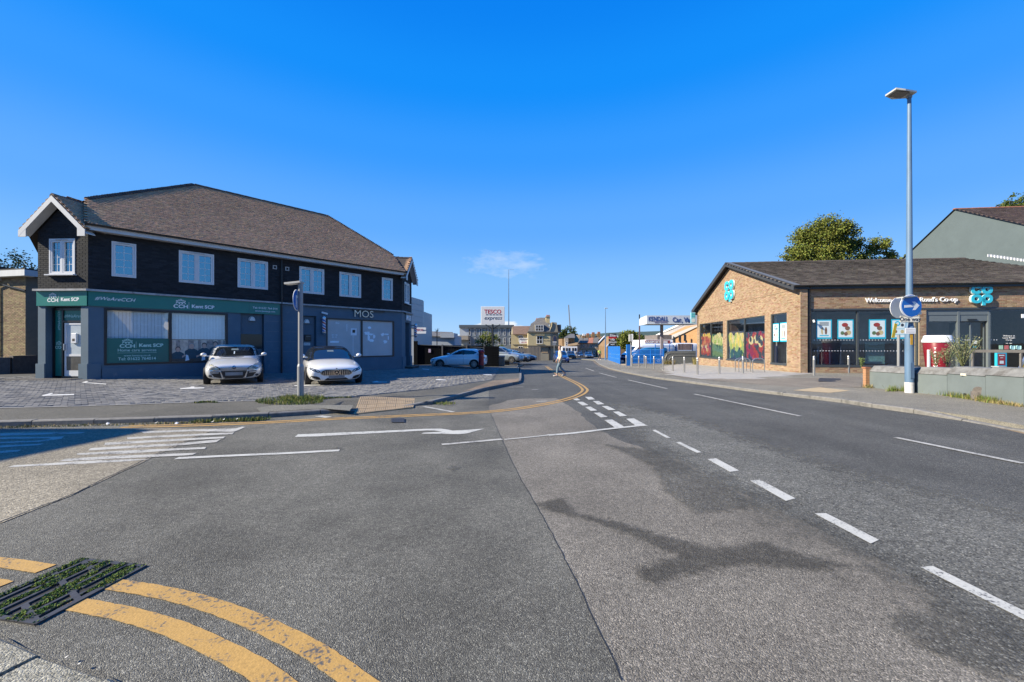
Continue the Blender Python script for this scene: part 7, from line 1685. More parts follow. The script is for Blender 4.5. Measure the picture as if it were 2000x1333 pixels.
m = MB(); m.prism([(-.40, -.24, Hh(584)), (.06, -.16, Hh(581)), (.06, .05, Hh(581)), (-.40, -.04, Hh(584))], (0, 0, .03)); m.cyl((0, -.02, Hh(581.5)), (.0, -.1, Hh(581)), .03, n=6); m.build('sign_light', pbr('lamp_grey', (.40, .40, .38), .5), lr)
m = MB(); m.bev((u0(1786), -.1, Hh(616)), (u0(1794), .02, Hh(607)), .02); m.build('junction_box', cream, lr)
m = MB(); m.beam((u0(1752), .12, Hh(660)), (u0(1758), .12, Hh(632)), .08, .012, up=(0, 1, 0)); m.build('yellow_sign', pbr('sign_yellow_print', (.42, .33, .03), .5, var=.3, scale=14), lr)
gp_ = thing('slim_post', 'slim grey post standing just behind the blue lamp post', 'post', at(1755, 716, 12.6) - Vector((0, 0, .75))); m = MB(); m.cyl((0, 0, 0), (0, 0, 1.75), .04, n=10); m.build('pole', steel, gp_, True)
# stainless bollards
stain_ = pbr('brushed_stainless', (.46, .45, .43), .32, .8, var=.15, scale=10, streak=.1)
def make_bollard():
    t = thing('bollard', '', 'bollard', (0, 0, 0), 0, 'stainless steel bollards along the shop apron'); m = MB(); m.cyl((0, 0, -.02), (0, 0, .74), .052, n=14); m.build('post', stain_, t, True)
    m = MB(); m.cyl((0, 0, .742), (0, 0, .80), .040, n=14); m.build('neck', pbr('reflective_band', (.62, .62, .60), .3), t, True); m = MB(); m.lathe([(.052, .802), (.052, .86), (.035, .90), (.01, .912)], n=14); m.build('cap', stain_, t, True); return t
bl = [(1222.9, 715, 'before the tall blue gate post, farthest along the road'), (1234.4, 715.5, 'close beside the thin grey pole'), (1247.5, 717.6, 'in front of the left half of the blue mesh gate'), (1258.3, 714, 'set back behind its neighbours at the blue mesh gate'), (1261.7, 719.5, 'in front of the middle of the blue mesh gate'), (1277.2, 721, 'in front of the blue gate\'s middle post'), (1294.3, 723.4, 'in front of the round white emblem on the gate'), (1314, 725.3, 'before the yellow grass by the grey fence'), (1336.5, 728.4, 'before the middle of the curved grey fence'), (1362.2, 732, 'at the shop\'s far gable corner'), (1405, 731, 'before the first gable window of the food shop'), (1451, 730, 'beside the cycle hoops'), (1589.7, 733.6, 'before the left end of the shop\'s front window'), (1657, 729, 'before the middle of the shop\'s front window'), (1726, 722.5, 'behind the low painted wall near the lamp post')]
proto = None
for u, v, w in bl:
    q = on_ground(u, v, .1)
    if proto is None: proto = make_bollard(); proto.location = q; proto['label'] = 'steel bollard ' + w
    else: dup(proto, q, 0, 'steel bollard ' + w)
ch = None
for i, u in enumerate((1436, 1443, 1470)):
    q = on_ground(u, (726.5, 727.5, 728.5)[i], .1)
    if ch is None:
        ch = thing('cycle_hoop', 'steel cycle hoop nearest the far end of the gable wall', 'cycle rack', q, 0, 'cycle hoops by the gable wall'); m = MB(); pts = [Vector((0, .0, -.02)), Vector((0, 0, .62))] + [Vector((.32 - .32 * math.cos(a), 0, .62 + .16 * math.sin(a))) for a in [k * math.pi / 8 for k in range(1, 8)]] + [Vector((.64, 0, .62)), Vector((.64, 0, -.02))]; m.tube(pts, .025, 8); m.build('hoop', stain_, ch, True)
    else: dup(ch, q, 0, ('', 'middle steel cycle hoop of the three by the gable wall', 'steel cycle hoop nearest the street before the gable wall')[i])
# red pillar box
q = on_ground(940, 721, .11); pbx = thing('pillar_box', 'red pillar post box with dark base beside the white hatchback', 'post box', q); k = 37.5 * q.y / F / 1.55; red_ = pbr('post_box_red', (.34, .014, .018), .35, var=.06)
m = MB(); m.lathe([(.24 * k, 0), (.24 * k, .28 * k), (.22 * k, .30 * k)], n=20); m.build('base', pbr('box_black', (.012, .012, .012), .5), pbx, True); m = MB(); m.lathe([(.215 * k, .30 * k), (.215 * k, 1.34 * k), (.235 * k, 1.36 * k)], n=20); m.build('body', red_, pbx, True); m = MB(); m.lathe([(.27 * k, 1.362 * k), (.28 * k, 1.40 * k), (.25 * k, 1.45 * k), (.20 * k, 1.53 * k), (.01, 1.56 * k)], n=20); m.build('cap', red_, pbx, True)
m = MB(); m.box((-.12 * k, -.225 * k, 1.18 * k), (.12 * k, -.19 * k, 1.22 * k)); m.build('slot', carch, pbx)
# black hoarding fence with posts and its thick end
q0, q1 = on_ground(816, 711.5, .1), on_ground(948, 715, .1); tarb = pbr('black_fence_paint', (.004, .0045, .0055), .8, spec=.1, var=.35, scale=3, streak=.08, bump=.01)
fen = thing('black_fence', 'tall black boarded fence behind the white hatchback', 'fence'); dv = q1 - q0; nb_ = 44; ht = 1.78
for i in range(nb_):
    a, b_ = q0 + dv * (i / nb_), q0 + dv * ((i + .96) / nb_); m = MB(); m.prism([(a.x, a.y, a.z - .1), (b_.x, b_.y, b_.z - .1), (b_.x, b_.y, q0.z + ht - .002 * i + random.uniform(-.008, .008)), (a.x, a.y, q0.z + ht - .002 * i)], (0, .03, 0)); m.build('board', tarb, fen)
for f in (-.03, .36, .72, .985): p = q0 + dv * f; w = .17 if f < 0 else .06; m = MB(); m.box((p.x - w, p.y - .09, p.z - .1), (p.x + w, p.y + .12, q0.z + ht + (.36 if f < 0 else .03))); m.build('post', tarb if f < .3 else (tarb if f < 0 else pbr('grey_post', (.10, .10, .10), .8)), fen)
m = MB(); m.beam(q0 + Vector((0, -.01, ht + .02)), q1 + Vector((0, -.01, ht - .06)), .10, .05); m.build('top_rail', pbr('grey_rail', (.13, .13, .125), .8, var=.2), fen)
m = MB(); p = q0 + dv * .17; m.box((p.x - .09, p.y - .03, q0.z + 1.07), (p.x + .13, p.y - .005, q0.z + 1.40)); nn = m.build('notice', pbr('notice_pink', (.42, .34, .44), .6, var=.3, scale=20), fen); m = MB(); p = q0 + dv * .80; m.box((p.x - .09, p.y - .03, q0.z + 1.03), (p.x + .12, p.y - .005, q0.z + 1.26)); m.build('notice', pbr('notice_red_white', (.55, .42, .42), .6, var=.5, scale=9), fen)
e0_, e1_ = on_ground(946, 716, .1), on_ground(973, 717.5, .1); blk2 = thing('hedge_screen', 'black slatted screen block ending the black fence by the pillar wall', 'screen')
for i in range(9): m = MB(); z = e0_.z - .05 + i * .21; zz = min(.205, .205); m.box((e0_.x, e0_.y - .25, z), (e1_.x, e0_.y - .02, z + .195)); m.build('slat', tarb, blk2)
m = MB(); m.box((e0_.x + .02, e0_.y - .02, e0_.z - .1), (e1_.x - .02, e0_.y + 1.6, e0_.z + 1.80)); m.build('core', tarb, blk2)
pw_ = thing('stone_wall', 'short weathered stone wall end beside the dark litter bin', 'wall'); q = on_ground(979, 716, .1); m = MB()
for i in range(6):
    for j in range(2): MB().bev((q.x - .26 + j * .27 + (.03 if i % 2 else -.02), q.y, q.z - .05 + i * .155), (q.x + .0 + j * .27 + (.03 if i % 2 else -.02), q.y + 1.2, q.z - .05 + i * .155 + .147), .012).build('stone', pieces('wall_stone', (.21, .18, .155), .9, .3, .02), pw_)
m.box((q.x - .27, q.y + .02, q.z - .1), (q.x + .28, q.y + 1.18, q.z + .86)); m.build('core', stockm, pw_); m = MB(); m.bev((q.x - .32, q.y - .03, q.z + .88), (q.x + .33, q.y + 1.22, q.z + .95), .01); m.build('coping', stonel, pw_)
q = on_ground(989, 713.5, .1); bn = thing('litter_bin', 'dark navy litter bin on the pavement at the lamp column foot', 'bin', q); kk = q.y / F
m = MB(); m.bev((-6 * kk, -.2, 0), (6 * kk, .2, 17 * kk), .02); m.build('body', pbr('bin_navy', (.010, .016, .028), .35), bn); m = MB(); m.bev((-6.6 * kk, -.23, 17 * kk + .002), (6.6 * kk, .23, 19.5 * kk), .02); m.build('lid', pbr('bin_navy', (.010, .016, .028), .35), bn); m = MB(); m.box((-4 * kk, -.204, 12.5 * kk), (4 * kk, -.198, 15.5 * kk)); m.build('opening', carch, bn)
# leaning wayfinding plaque by the kerb
q = on_ground(1014.5, 727, .1); wp = thing('leaning_plaque', 'small brown plaque on a short black post by the kerb', 'plaque', q); kk = q.y / F; brn = pbr('plaque_brown', (.26, .17, .125), .7, var=.25, scale=8)
m = MB(); m.cyl((0, 0, 0), (.02, 0, 10 * kk), .03, n=8); m.build('post', carch, wp); m = MB(); m.prism([(-5 * kk, -.1, 8 * kk), (8.5 * kk, -.1, 13 * kk), (6.5 * kk, -.05, 15.4 * kk), (-2 * kk, -.05, 13.4 * kk)], (0, .04, 0)); m.build('panel', brn, wp); m = MB(); m.prism([(-1 * kk, .02, 8.8 * kk), (9 * kk, .02, 11.6 * kk), (8.6 * kk, .02, 13 * kk), (-1 * kk, .02, 10.4 * kk)], (0, .04, 0)); m.build('panel_edge', carch, wp)
# tall lamp columns down the street
def column(u, vb, vt, label, arm=0):
    q = on_ground(u, vb, .1); k = q.y / F; t = thing('lamp_column', label, 'lamp column', q, 0, 'tall slim lamp columns down the street'); H_ = (vb - vt) * k; m = MB(); m.cyl((0, 0, 0), (0, 0, H_ * .2), 3.2 * k / 2, n=10); m.cyl((0, 0, H_ * .2), (0, 0, H_), 2.6 * k / 2, .9 * k / 2, n=10); m.build('pole', bluepost, t, True)
    m = MB(); m.beam((0, 0, H_), (arm * k, 0, H_ + .5 * k), .10, .07); m.bev((arm * k - .1, -.12, H_), (arm * k + .35, .12, H_ + .10), .02); m.build('lamp_head', pbr('lamp_grey', (.40, .40, .38), .5), t); return t
column(993.5, 694, 527, 'very tall slim blue lamp column beside the white supermarket sign', 8); column(1182.5, 703.5, 603, 'slim lamp column at the bend beside the black and red garage sign', 0)
# supermarket sign on its forked mast
d = 44; sg = thing('supermarket_sign', 'white supermarket board with red and navy lettering on a forked black mast', 'sign'); P0, P1 = at(939.5, 634, d), at(985.6, 599, d)
m = MB(); m.bev((P0.x, d, P0.z), (P1.x, d + .3, P1.z), .02); bd_ = m.build('board', pbr('board_white', (.64, .64, .63), .5, var=.03), sg); M_ = frame((0, d - .006, 0), (1, 0, 0)); cx = (P0.x + P1.x) / 2
sred, snavy = pbr('sign_red', (.36, .012, .02), .5), pbr('sign_navy', (.02, .025, .06), .5)
z_ = lambda v: EYE + (HZ - v) / F * d
lettering('TESCO', .62, TM(M_, cx, z_(609.5), .0), sred, bd_, depth=.01, bold=.012, sx=.98); lettering('express', .60, TM(M_, cx, z_(621.5), .0), snavy, bd_, depth=.01, shear=.3, sx=1.05)
m = MB(M_)
for i in range(5): x = cx - .78 + i * .37; m.prism([(x, z_(615.9), 0), (x + .24, z_(615.9), 0), (x + .30, z_(614.4), 0), (x + .07, z_(614.4), 0)], (0, 0, .01))
m.build('dashes', snavy, bd_); c_ = at(962.3, 640, d).x; m = MB(); m.cyl((c_, d + .15, -1), (c_, d + .15, P0.z), .11, n=10); m.build('mast', blackf, sg); m = MB(); m.beam((c_, d + .15, z_(643)), (P0.x + .5, d + .15, P0.z - .02), .09); m.beam((c_, d + .15, z_(643)), (P1.x - .5, d + .15, P0.z - .02), .09); m.build('brace', blackf, sg)

# ------------------------------------------------------------------ people
def skin_mesh(name, joints, edges, mat, parent, root=0, levels=2):
    me = bpy.data.meshes.new(name); me.from_pydata([j[:3] for j in joints], edges, []); o = bpy.data.objects.new(name, me); COL.objects.link(o)
    md = o.modifiers.new('skin', 'SKIN'); md.use_smooth_shade = True
    if not me.skin_vertices: me.skin_vertices.new(name='')
    for i, j in enumerate(joints): rr = j[3] if isinstance(j[3], tuple) else (j[3], j[3]); me.skin_vertices[0].data[i].radius = rr; me.skin_vertices[0].data[i].use_root = (i == root)
    s = o.modifiers.new('smooth', 'SUBSURF'); s.levels = s.render_levels = levels
    dg = bpy.context.evaluated_depsgraph_get(); m2 = bpy.data.meshes.new_from_object(o.evaluated_get(dg)); o.modifiers.clear(); o.data = m2; m2.name = name; m2.materials.clear(); m2.materials.append(mat); o.parent = parent; return o
def person(label, loc, rz, top, legs, hairc, stride=1.0, group=None, vest=None):
    """walking figure facing +x in its own frame, 1.75 m tall"""
    t = thing('person', label, 'person', loc, rz, group); sk = pbr('skin_tone', (.42, .25, .18), .55, var=.1, scale=20)
    s = stride; J = []; Ed = []
    def add(x, y, z, r, par=None): J.append((x, y, z, r)); i = len(J) - 1; (Ed.append((par, i)) if par is not None else None); return i
    pel = add(0, 0, .93, (.13, .10)); sp = add(.01, 0, 1.12, (.125, .09), pel); che = add(.02, 0, 1.32, (.15, .11), sp); nk = add(.02, 0, 1.47, .055, che); hd0 = add(.035, 0, 1.56, (.07, .078), nk); hd1 = add(.04, 0, 1.65, (.075, .088), hd0); add(.03, 0, 1.73, (.052, .062), hd1); ns = add(.125, 0, 1.60, .016, hd0)
    feet = []
    for sy, ph in ((1, 1), (-1, -1)):
        hp = add(.0, sy * .09, .88, .088, pel); kn = add(.16 * s if ph > 0 else .02, sy * .09, .50, .060, hp); an = add(.20 * s if ph > 0 else -.30 * s, sy * .09, .09 if ph > 0 else .17, .042, kn); to = add((.20 * s if ph > 0 else -.30 * s) + .17, sy * .10, .045 if ph > 0 else .06, .034, an); feet.append((J[kn], J[an], J[to], J[hp]))
        sh = add(.02, sy * .19, 1.40, .062, che); el = add(-.06 if ph > 0 else .03, sy * .25, 1.13, .042, sh); wr = add(.06 if ph > 0 else .17, sy * .24, .93, .030, el); pa = add(J[wr][0] + .03, sy * .235, .86, (.036, .022), wr)
        for k in range(4): f1 = add(J[pa][0] + .025 - k * .018, sy * .235, .80 - .004 * abs(k - 1), .0095, pa); add(J[f1][0] + .006, sy * .225, .755 + .006 * abs(k - 1), .0085, f1)
        th = add(J[wr][0] + .07, sy * .225, .85, .011, wr); add(J[th][0] + .012, sy * .22, .805, .009, th)
    body = skin_mesh('body', J, Ed, sk, t)
    # hair, eyes, mouth, ears
    m = MB(); n = 12
    vs = [(.022 + .088 * math.cos(a) * math.sin(b) - .012, .083 * math.sin(a) * math.sin(b), 1.655 + .10 * math.cos(b)) for b in [k * 1.75 / 6 for k in range(7)] for a in [i * 2 * math.pi / n for i in range(n)]]
    m.add(vs, [(j * n + i, j * n + (i + 1) % n, (j + 1) * n + (i + 1) % n, (j + 1) * n + i) for j in range(6) for i in range(n) if not (j > 3 and math.cos((i + .5) * 2 * math.pi / n) > .35)]); m.build('hair', hairc, t, True, fix=False)
    m = MB()
    for sy in (1, -1): m.cyl((.106, sy * .033, 1.635), (.114, sy * .034, 1.635), .011, n=8)
    m.build('eyes', pbr('eye_dark', (.03, .02, .015), .3), t); m = MB(); m.bev((.102, -.026, 1.553), (.112, .026, 1.563), .003); m.build('mouth', pbr('lip', (.30, .10, .09), .5), t); m = MB()
    for sy in (1, -1): m.bev((.015, sy * .082 - .012, 1.59), (.05, sy * .082 + .012, 1.655), .01)
    m.build('ears', sk, t)
    # clothes follow the body, a little wider
    T, TE = [(0, 0, .90, (.165, .128)), (.01, 0, 1.12, (.168, .125)), (.02, 0, 1.33, (.185, .14)), (.02, 0, 1.44, (.095, .085))], [(0, 1), (1, 2), (2, 3)]
    for sy, ph in ((1, 1), (-1, -1)):
        b0 = len(T); T += [(.02, sy * .19, 1.41, .078), (-.04 if ph > 0 else .02, sy * .243, 1.17, .066)]; TE += [(2, b0), (b0, b0 + 1)]
        if vest is None: T += [(.05 if ph > 0 else .15, sy * .242, .955, .048)]; TE += [(b0 + 1, b0 + 2)]
    skin_mesh('top', T, TE, vest or top, t, 0)
    Lg, LE = [(0, 0, .93, (.148, .115))], []
    for (kn, an, to, hp) in feet: b0 = len(Lg); Lg += [(hp[0], hp[1], hp[2] - .02, .108), (kn[0], kn[1], kn[2], .080), (an[0] - .005, an[1], an[2] + .06, .062)]; LE += [(0, b0), (b0, b0 + 1), (b0 + 1, b0 + 2)]
    skin_mesh('trousers', Lg, LE, legs, t, 0)
    for (kn, an, to, hp) in feet: skin_mesh('shoe', [(an[0] - .05, an[1], an[2] - .045 if an[2] < .1 else an[2] - .04, .045), (an[0] + .05, an[1], to[2] + .01, .048), (to[0] + .05, to[1], to[2], .036)], [(0, 1), (1, 2)], pbr('shoe_pale', (.50, .48, .44), .6), t, 0, 1)
    return t
q = on_ground(1094.5, 736, 0); q.z -= .0
person('man in a cream jumper and blue jeans crossing the road to the left', q, R(178), pbr('cream_knit', (.50, .44, .35), .85, var=.1, scale=14), pbr('faded_denim', (.13, .19, .23), .85, var=.2, scale=9), pbr('short_brown_hair', (.10, .07, .05), .8), 1.0)
q = on_ground(1171, 703.5, .1); person('distant person in a yellow hi-vis jacket walking on the pavement', q, R(-80), pbr('dark_clothes', (.02, .025, .035), .8), pbr('dark_clothes', (.02, .025, .035), .8), pbr('short_brown_hair', (.10, .07, .05), .8), .5, vest=pbr('hi_vis', (.50, .58, .10), .7))
# ------------------------------------------------------------------ the town down the street
def Q(u, v, d): return at(u, v, d)
def slab(u0, v0, u1, v1, d, dep, m=None):
    """a block whose street face is given in the picture, d metres off and dep deep"""
    a, b = Q(u0, v1, d), Q(u1, v0, d); m = m or MB(); m.box((a.x, d, a.z), (b.x, d + dep, b.z)); return m
def win(u0, v0, u1, v1, d, parent, cols=1, rows=2, fr=None, name='window', sill=True):
    """far window: frame, panes and sill standing in the wall at distance d"""
    a, b = Q(u0, v1, d), Q(u1, v0, d); fw = min(.09, (b.x - a.x) * .16); m = MB()
    for q in ((a.x, b.x, b.z - fw, b.z), (a.x, b.x, a.z, a.z + fw), (a.x, a.x + fw, a.z + fw, b.z - fw), (b.x - fw, b.x, a.z + fw, b.z - fw)): m.box((q[0], d - .05, q[2]), (q[1], d + .02, q[3]))
    for i in range(1, cols): x = a.x + (b.x - a.x) * i / cols; m.box((x - fw * .4, d - .045, a.z + fw), (x + fw * .4, d + .015, b.z - fw))
    for i in range(1, rows): z = a.z + (b.z - a.z) * i / rows; m.box((a.x + fw, d - .04, z - fw * .4), (b.x - fw, d + .010, z + fw * .4))
    o = m.build(name, fr or whitep, parent); p = MB(); p.box((a.x + fw, d - .02, a.z + fw), (b.x - fw, d - .012, b.z - fw)); p.build('pane', farglass, o)
    return o
def part(m, name, mat, parent, **k): return m.build(name, mat, parent, **k)
farglass = pbr('far_glass', (.015, .019, .024), .06, spec=.8)
def roof_quad(name, pts, mat, parent, th=.12): m = MB(); m.prism(pts, (0, 0, th)); return m.build(name, mat, parent)
creamw = pbr('cream_render', (.42, .345, .195), .85, var=.10, scale=.7, dirt=((.34, .27, .15), .9, .62)); greyw = pbr('taupe_render', (.24, .215, .165), .85, var=.12, scale=.8)
slateg = pbr('grey_slate', (.115, .11, .105), .85, var=.35, scale=3, streak=3); brownr = pbr('brown_roof', (.155, .10, .072), .9, var=.3, scale=2.5); tanr = pbr('tan_roof', (.24, .17, .095), .9, var=.3, scale=2.5); redr = pbr('red_roof', (.30, .125, .08), .9, var=.3, scale=2.5)
sandw = pbr('sandstone_wall', (.36, .25, .15), .9, var=.25, scale=2); brownb = pbr('brown_brick_far', (.20, .125, .06), .9, var=.3, scale=2)
# grey apartment block
d = 88; ap_ = thing('apartment_block', 'three storey grey and pale panelled apartment block behind the supermarket sign', 'building')
part(slab(897.8, 636, 914, 704, d, 12), 'side_panel', pbr('pale_cladding', (.33, .36, .39), .7, var=.06), ap_); part(slab(914, 640, 1003, 704, d + .02, 12), 'wall', pbr('grey_cladding', (.15, .175, .20), .7, var=.06, scale=.4), ap_); part(slab(896.5, 635, 1004, 640.5, d - .4, 13), 'roof', pbr('dark_parapet', (.065, .08, .095), .7), ap_)
for u in (917.5, 928, 939, 949.5, 955.5, 975, 986, 997): win(u - 2, 641.5, u + 2, 655.5, d, ap_, 1, 2)
for u in (917.5, 928, 939, 952, 975, 986, 997): win(u - 2, 660, u + 2, 674, d, ap_, 1, 2)
for i in range(5): part(slab(914.2, 646 + i * 12, 1003, 646.3 + i * 12, d - .03, .05), 'panel_joint', pbr('dark_parapet', (.065, .08, .095), .7), ap_)
part(slab(885, 656, 914, 664, 84, 6), 'wall', pbr('pale_brick', (.30, .25, .19), .9, var=.3), thing('outbuilding', 'low pale brick outbuilding at the left foot of the grey apartment block', 'building'))
# supermarket store with clad wall and sign
d = 46; st_ = thing('supermarket_store', 'grey clad supermarket store wall showing past the black corner building', 'shop'); clad = pbr('grey_cladding_lit', (.36, .38, .39), .6, var=.05)
m = MB()
for i in range(5):
    a, b = Q(800, 0, d), Q(832.5, 0, d + 6); z0, z1 = EYE + (HZ - 640) / F * d + i * .72, EYE + (HZ - 640) / F * d + i * .72 + .70; MB().prism([(a.x, d, z0), (b.x + .0, d + 4, z0), (b.x, d + 4, z1), (a.x, d, z1)], (-.2, 1.5, 0)).build('panel', clad, st_)
m.box((Q(790, 0, d).x, d + 1.2, -1.5), (Q(803, 0, d).x, d + 12, EYE + (HZ - 600) / F * d)); m.build('wall', clad, st_)
A0, A1 = Q(812, 652, d - .8), Q(832, 640, d - .8); m = MB(); m.box((A0.x, d - .8, A0.z), (A1.x, d - .6, A1.z)); sb = m.build('sign_board', pbr('board_white', (.50, .50, .49), .5), st_); M_ = frame(((A0.x + A1.x) / 2, d - .81, (A0.z + A1.z) / 2), (1, 0, 0)); lettering('TESCO', .34, TM(M_, -.24, .05), sred, sb, depth=.01, bold=.006); lettering('express', .26, TM(M_, .42, .05), snavy, sb, depth=.01, shear=.25, sx=.7)
# low roofs between
lr_ = thing('low_building', 'long low grey roofed building behind the black fence', 'building'); d = 60; part(slab(824, 656, 888, 700, d, 8), 'wall', pbr('pale_cladding', (.33, .36, .39), .7), lr_); roof_quad('roof', [Q(822, 657, d - .3), Q(889, 660, d - .3), Q(884, 650.5, d + 6), Q(832, 648.5, d + 6)], slateg, lr_); part(slab(860, 651, 887, 660, d - .6, 4), 'plant_room', pbr('pale_cladding', (.33, .36, .39), .7), lr_)
b_ = Q(853.5, 664, 58); pm_ = thing('palm_tree', 'small dark palm like tree top above the low grey roofs', 'tree', b_); m = MB(); m.cyl((0, 0, -2), (0, 0, 1.2), .07, n=6); m.build('trunk', bark, pm_); m = MB()
for i in range(60): a = random.uniform(0, 6.28); e_ = random.uniform(-.6, 1.2); q = Vector((math.cos(a) * .45, math.sin(a) * .45, 1.2 + e_ * .5)); s = Vector((-math.sin(a), math.cos(a), 0)) * .04; m.add([Vector((0, 0, 1.2)) - s, Vector((0, 0, 1.2)) + s, q], [(0, 1, 2)])
m.build('crown', lf_dark, pm_, kind='stuff', fix=False)
b_ = (at(952, 700, 52).x, 52, -1.4); tree('rounded yellow green bush under the supermarket sign', b_, px_lobes(b_, 52, [(952, 660, 14), (940, 664, 11), (965, 664, 11), (952, 668, 16)]), lf_olive, 3000, .14, .12, name='bush')
b_ = (at(980, 705, 50).x, 50, -1.4); tree('small pale bush beside the tall lamp column', b_, px_lobes(b_, 50, [(979, 677, 6), (977, 682, 6)]), lf_olive, 500, .12, .06, name='bush')
# cream corner house with mansard roof
d = 74; pb = thing('corner_house', 'cream corner house with slate mansard roof, dormer and tall chimney', 'house')
part(slab(1031.5, 649.5, 1075, 676, d, 9), 'wall', creamw, pb); part(slab(1031.5, 676, 1075, 706, d + .15, 8.8), 'lower_wall', greyw, pb)
a, b = Q(1075, 0, d), Q(1096.5, 0, d + 7)
def side(v0, v1, mat, name, inset=0): m = MB(); z0, z1 = EYE + (HZ - v1) / F * d, EYE + (HZ - v0) / F * d; m.prism([(a.x, d + inset, z0), (a.x + 1.55, d + .3 + inset, z0), (a.x + 1.55, d + .3 + inset, z1), (a.x, d + inset, z1)], (0, 7, 0)); return m.build(name, mat, pb)
side(649.5, 676, greyw, 'side_wall'); side(676, 706, greyw, 'lower_side_wall', .2)
part(slab(1030.5, 648.6, 1094, 650.2, d - .25, 9), 'cornice', pbr('dark_cornice', (.10, .09, .075), .8), pb); part(slab(1030.5, 675.2, 1094, 677, d - .3, 9), 'shop_cornice', pbr('dark_cornice', (.10, .09, .075), .8), pb)
roof_quad('roof', [Q(1031.5, 648.6, d), Q(1075, 648.6, d), Q(1071, 634, d + 1.2), Q(1037, 634, d + 1.2)], slateg, pb); roof_quad('upper_roof', [Q(1037, 634, d + 1.2), Q(1073, 634, d + 1.2), Q(1066, 622, d + 3), Q(1054, 622, d + 3)], slateg, pb)
m = MB(); m.prism([Q(1075.5, 649, d + .3), Q(1090, 649, d + .3), Q(1088.6, 640, d + .3), Q(1087.6, 630.5, d + .3), Q(1078.5, 629.5, d + .3), Q(1077.5, 637, d + .3), Q(1074, 645, d + .3)], (0, 5, 0)); m.build('gable', greyw, pb); m = MB(); m.tube([Q(1073.5, 648, d + .2), Q(1074.5, 644, d + .2), Q(1077.5, 637, d + .2), Q(1078.2, 630, d + .2)], .09, 6); m.build('gable_edge', creamw, pb)
part(slab(1089.5, 634.5, 1096, 649.5, d + 2, 5), 'rear_roof', slateg, pb)
for u0, v0, u1, v1, dd in ((1066.5, 617, 1074, 634, d + 1.5), (1047, 623, 1055, 634, d + 4)):
    o = part(slab(u0, v0 + 2, u1, v1, dd, 1.2), 'chimney', creamw if u0 > 1060 else greyw, pb); part(slab(u0 - .8, v0 + 1.4, u1 + .8, v0 + 3, dd - .1, 1.4), 'chimney_cap', greyw, o)
    for i in range(3): p = Q(u0 + 1.4 + i * (u1 - u0 - 2.8) / 2, v0 + 1.4, dd + .6); m = MB(); m.cyl(p, p + Vector((0, 0, .28)), .12, .09, 8); m.build('chimney_pot', redr, o)
m = slab(1044.5, 634, 1062.5, 648, d - .05, 2.2); dm = m.build('dormer', greyw, pb); win(1046, 635, 1061.5, 647.5, d - .1, dm, 3, 2); win(1048, 656.5, 1059.5, 672, d, pb, 2, 2); part(slab(1045.5, 654.3, 1063.5, 655.6, d - .25, .4), 'window_hood', creamw, pb); part(slab(1047, 672, 1062, 673, d - .15, .3), 'window_sill', creamw, pb)
lettering('The Office', .30, frame(Q(1068.5, 666, d - .02), (1, 0, 0)), pbr('sign_faded', (.14, .12, .09), .8), pb, 'wall_lettering', depth=.01)
c_ = Q(1083.3, 662.5, d - .05); m = MB(); n = 20; m.prism([(c_.x + .42 * math.cos(k * 2 * math.pi / n) * (1 + .16 * (k % 5 == 0)), d - .06, c_.z + .80 * math.sin(k * 2 * math.pi / n) * (1 + .10 * (k % 5 == 0))) for k in range(n)], (0, .05, 0)); ov_ = m.build('oval_sign', pbr('dark_cornice', (.10, .09, .075), .8), pb); m = MB(); m.prism([(c_.x + .26 * math.cos(k * 2 * math.pi / n), d - .09, c_.z + .58 * math.sin(k * 2 * math.pi / n)) for k in range(n)], (0, .03, 0)); m.build('oval_panel', snavy, ov_); part(slab(1079.5, 667.8, 1087, 669.2, d - .15, .05), 'sign_label', signw, ov_)
m = slab(1072, 678, 1075, 704, d - .02, .2); m.build('door', pbr('dark_door', (.03, .028, .03), .5), pb); part(slab(1058, 683, 1070, 690, d + .1, .1), 'shop_board', sandw, pb)
# its lower wing with red brown roof and the hire banner
d = 78; wg = thing('cream_wing', 'lower cream wing with red brown roof carrying the hire banner', 'house'); part(slab(998, 653, 1034, 705, d, 8), 'wall', creamw, wg); m = MB(); q = [Q(998, 653, d), Q(1000, 638.5, d + 3), Q(1003, 640, d + 3), Q(1003, 654, d)]; m.prism(q, (0, 4, 0)); m.build('gable', creamw, wg)
roof_quad('roof', [Q(1001.5, 654, d - .3), Q(1036, 654.5, d - .3), Q(1036, 638.3, d + 3), Q(1001.5, 638.5, d + 3)], brownr, wg); win(1013, 656, 1022, 668, d, wg, 2, 2); win(1012, 677, 1022, 686, d, wg, 2, 1); part(slab(1001, 672.6, 1033, 673.8, d - .15, .3), 'band', greyw, wg)
d = 76; bn_ = thing('hire_banner', 'white hire company banner with pointed end hung on the cream wing', 'sign'); m = MB(); m.prism([Q(1014.5, 671.5, d), Q(1032, 671.5, d), Q(1034.8, 666, d), Q(1032, 660.5, d), Q(1014.5, 660.5, d)], (0, .08, 0)); m.build('panel', signw, bn_); M_ = frame(Q(1023.2, 663, d - .02), (1, 0, 0)); lettering('KENDALL', .36, M_, snavy, bn_, depth=.01, bold=.006); lettering('SELF DRIVE', .20, frame(Q(1023.2, 666.2, d - .02), (1, 0, 0)), snavy, bn_, depth=.01); lettering('VAN HIRE', .26, frame(Q(1023.2, 669.3, d - .02), (1, 0, 0)), sred, bn_, depth=.01); m = MB(); m.prism([Q(1032.2, 669, d - .02), Q(1034.5, 666, d - .02), Q(1032.2, 663, d - .02)], (0, .01, 0)); m.build('arrow', snavy, bn_)
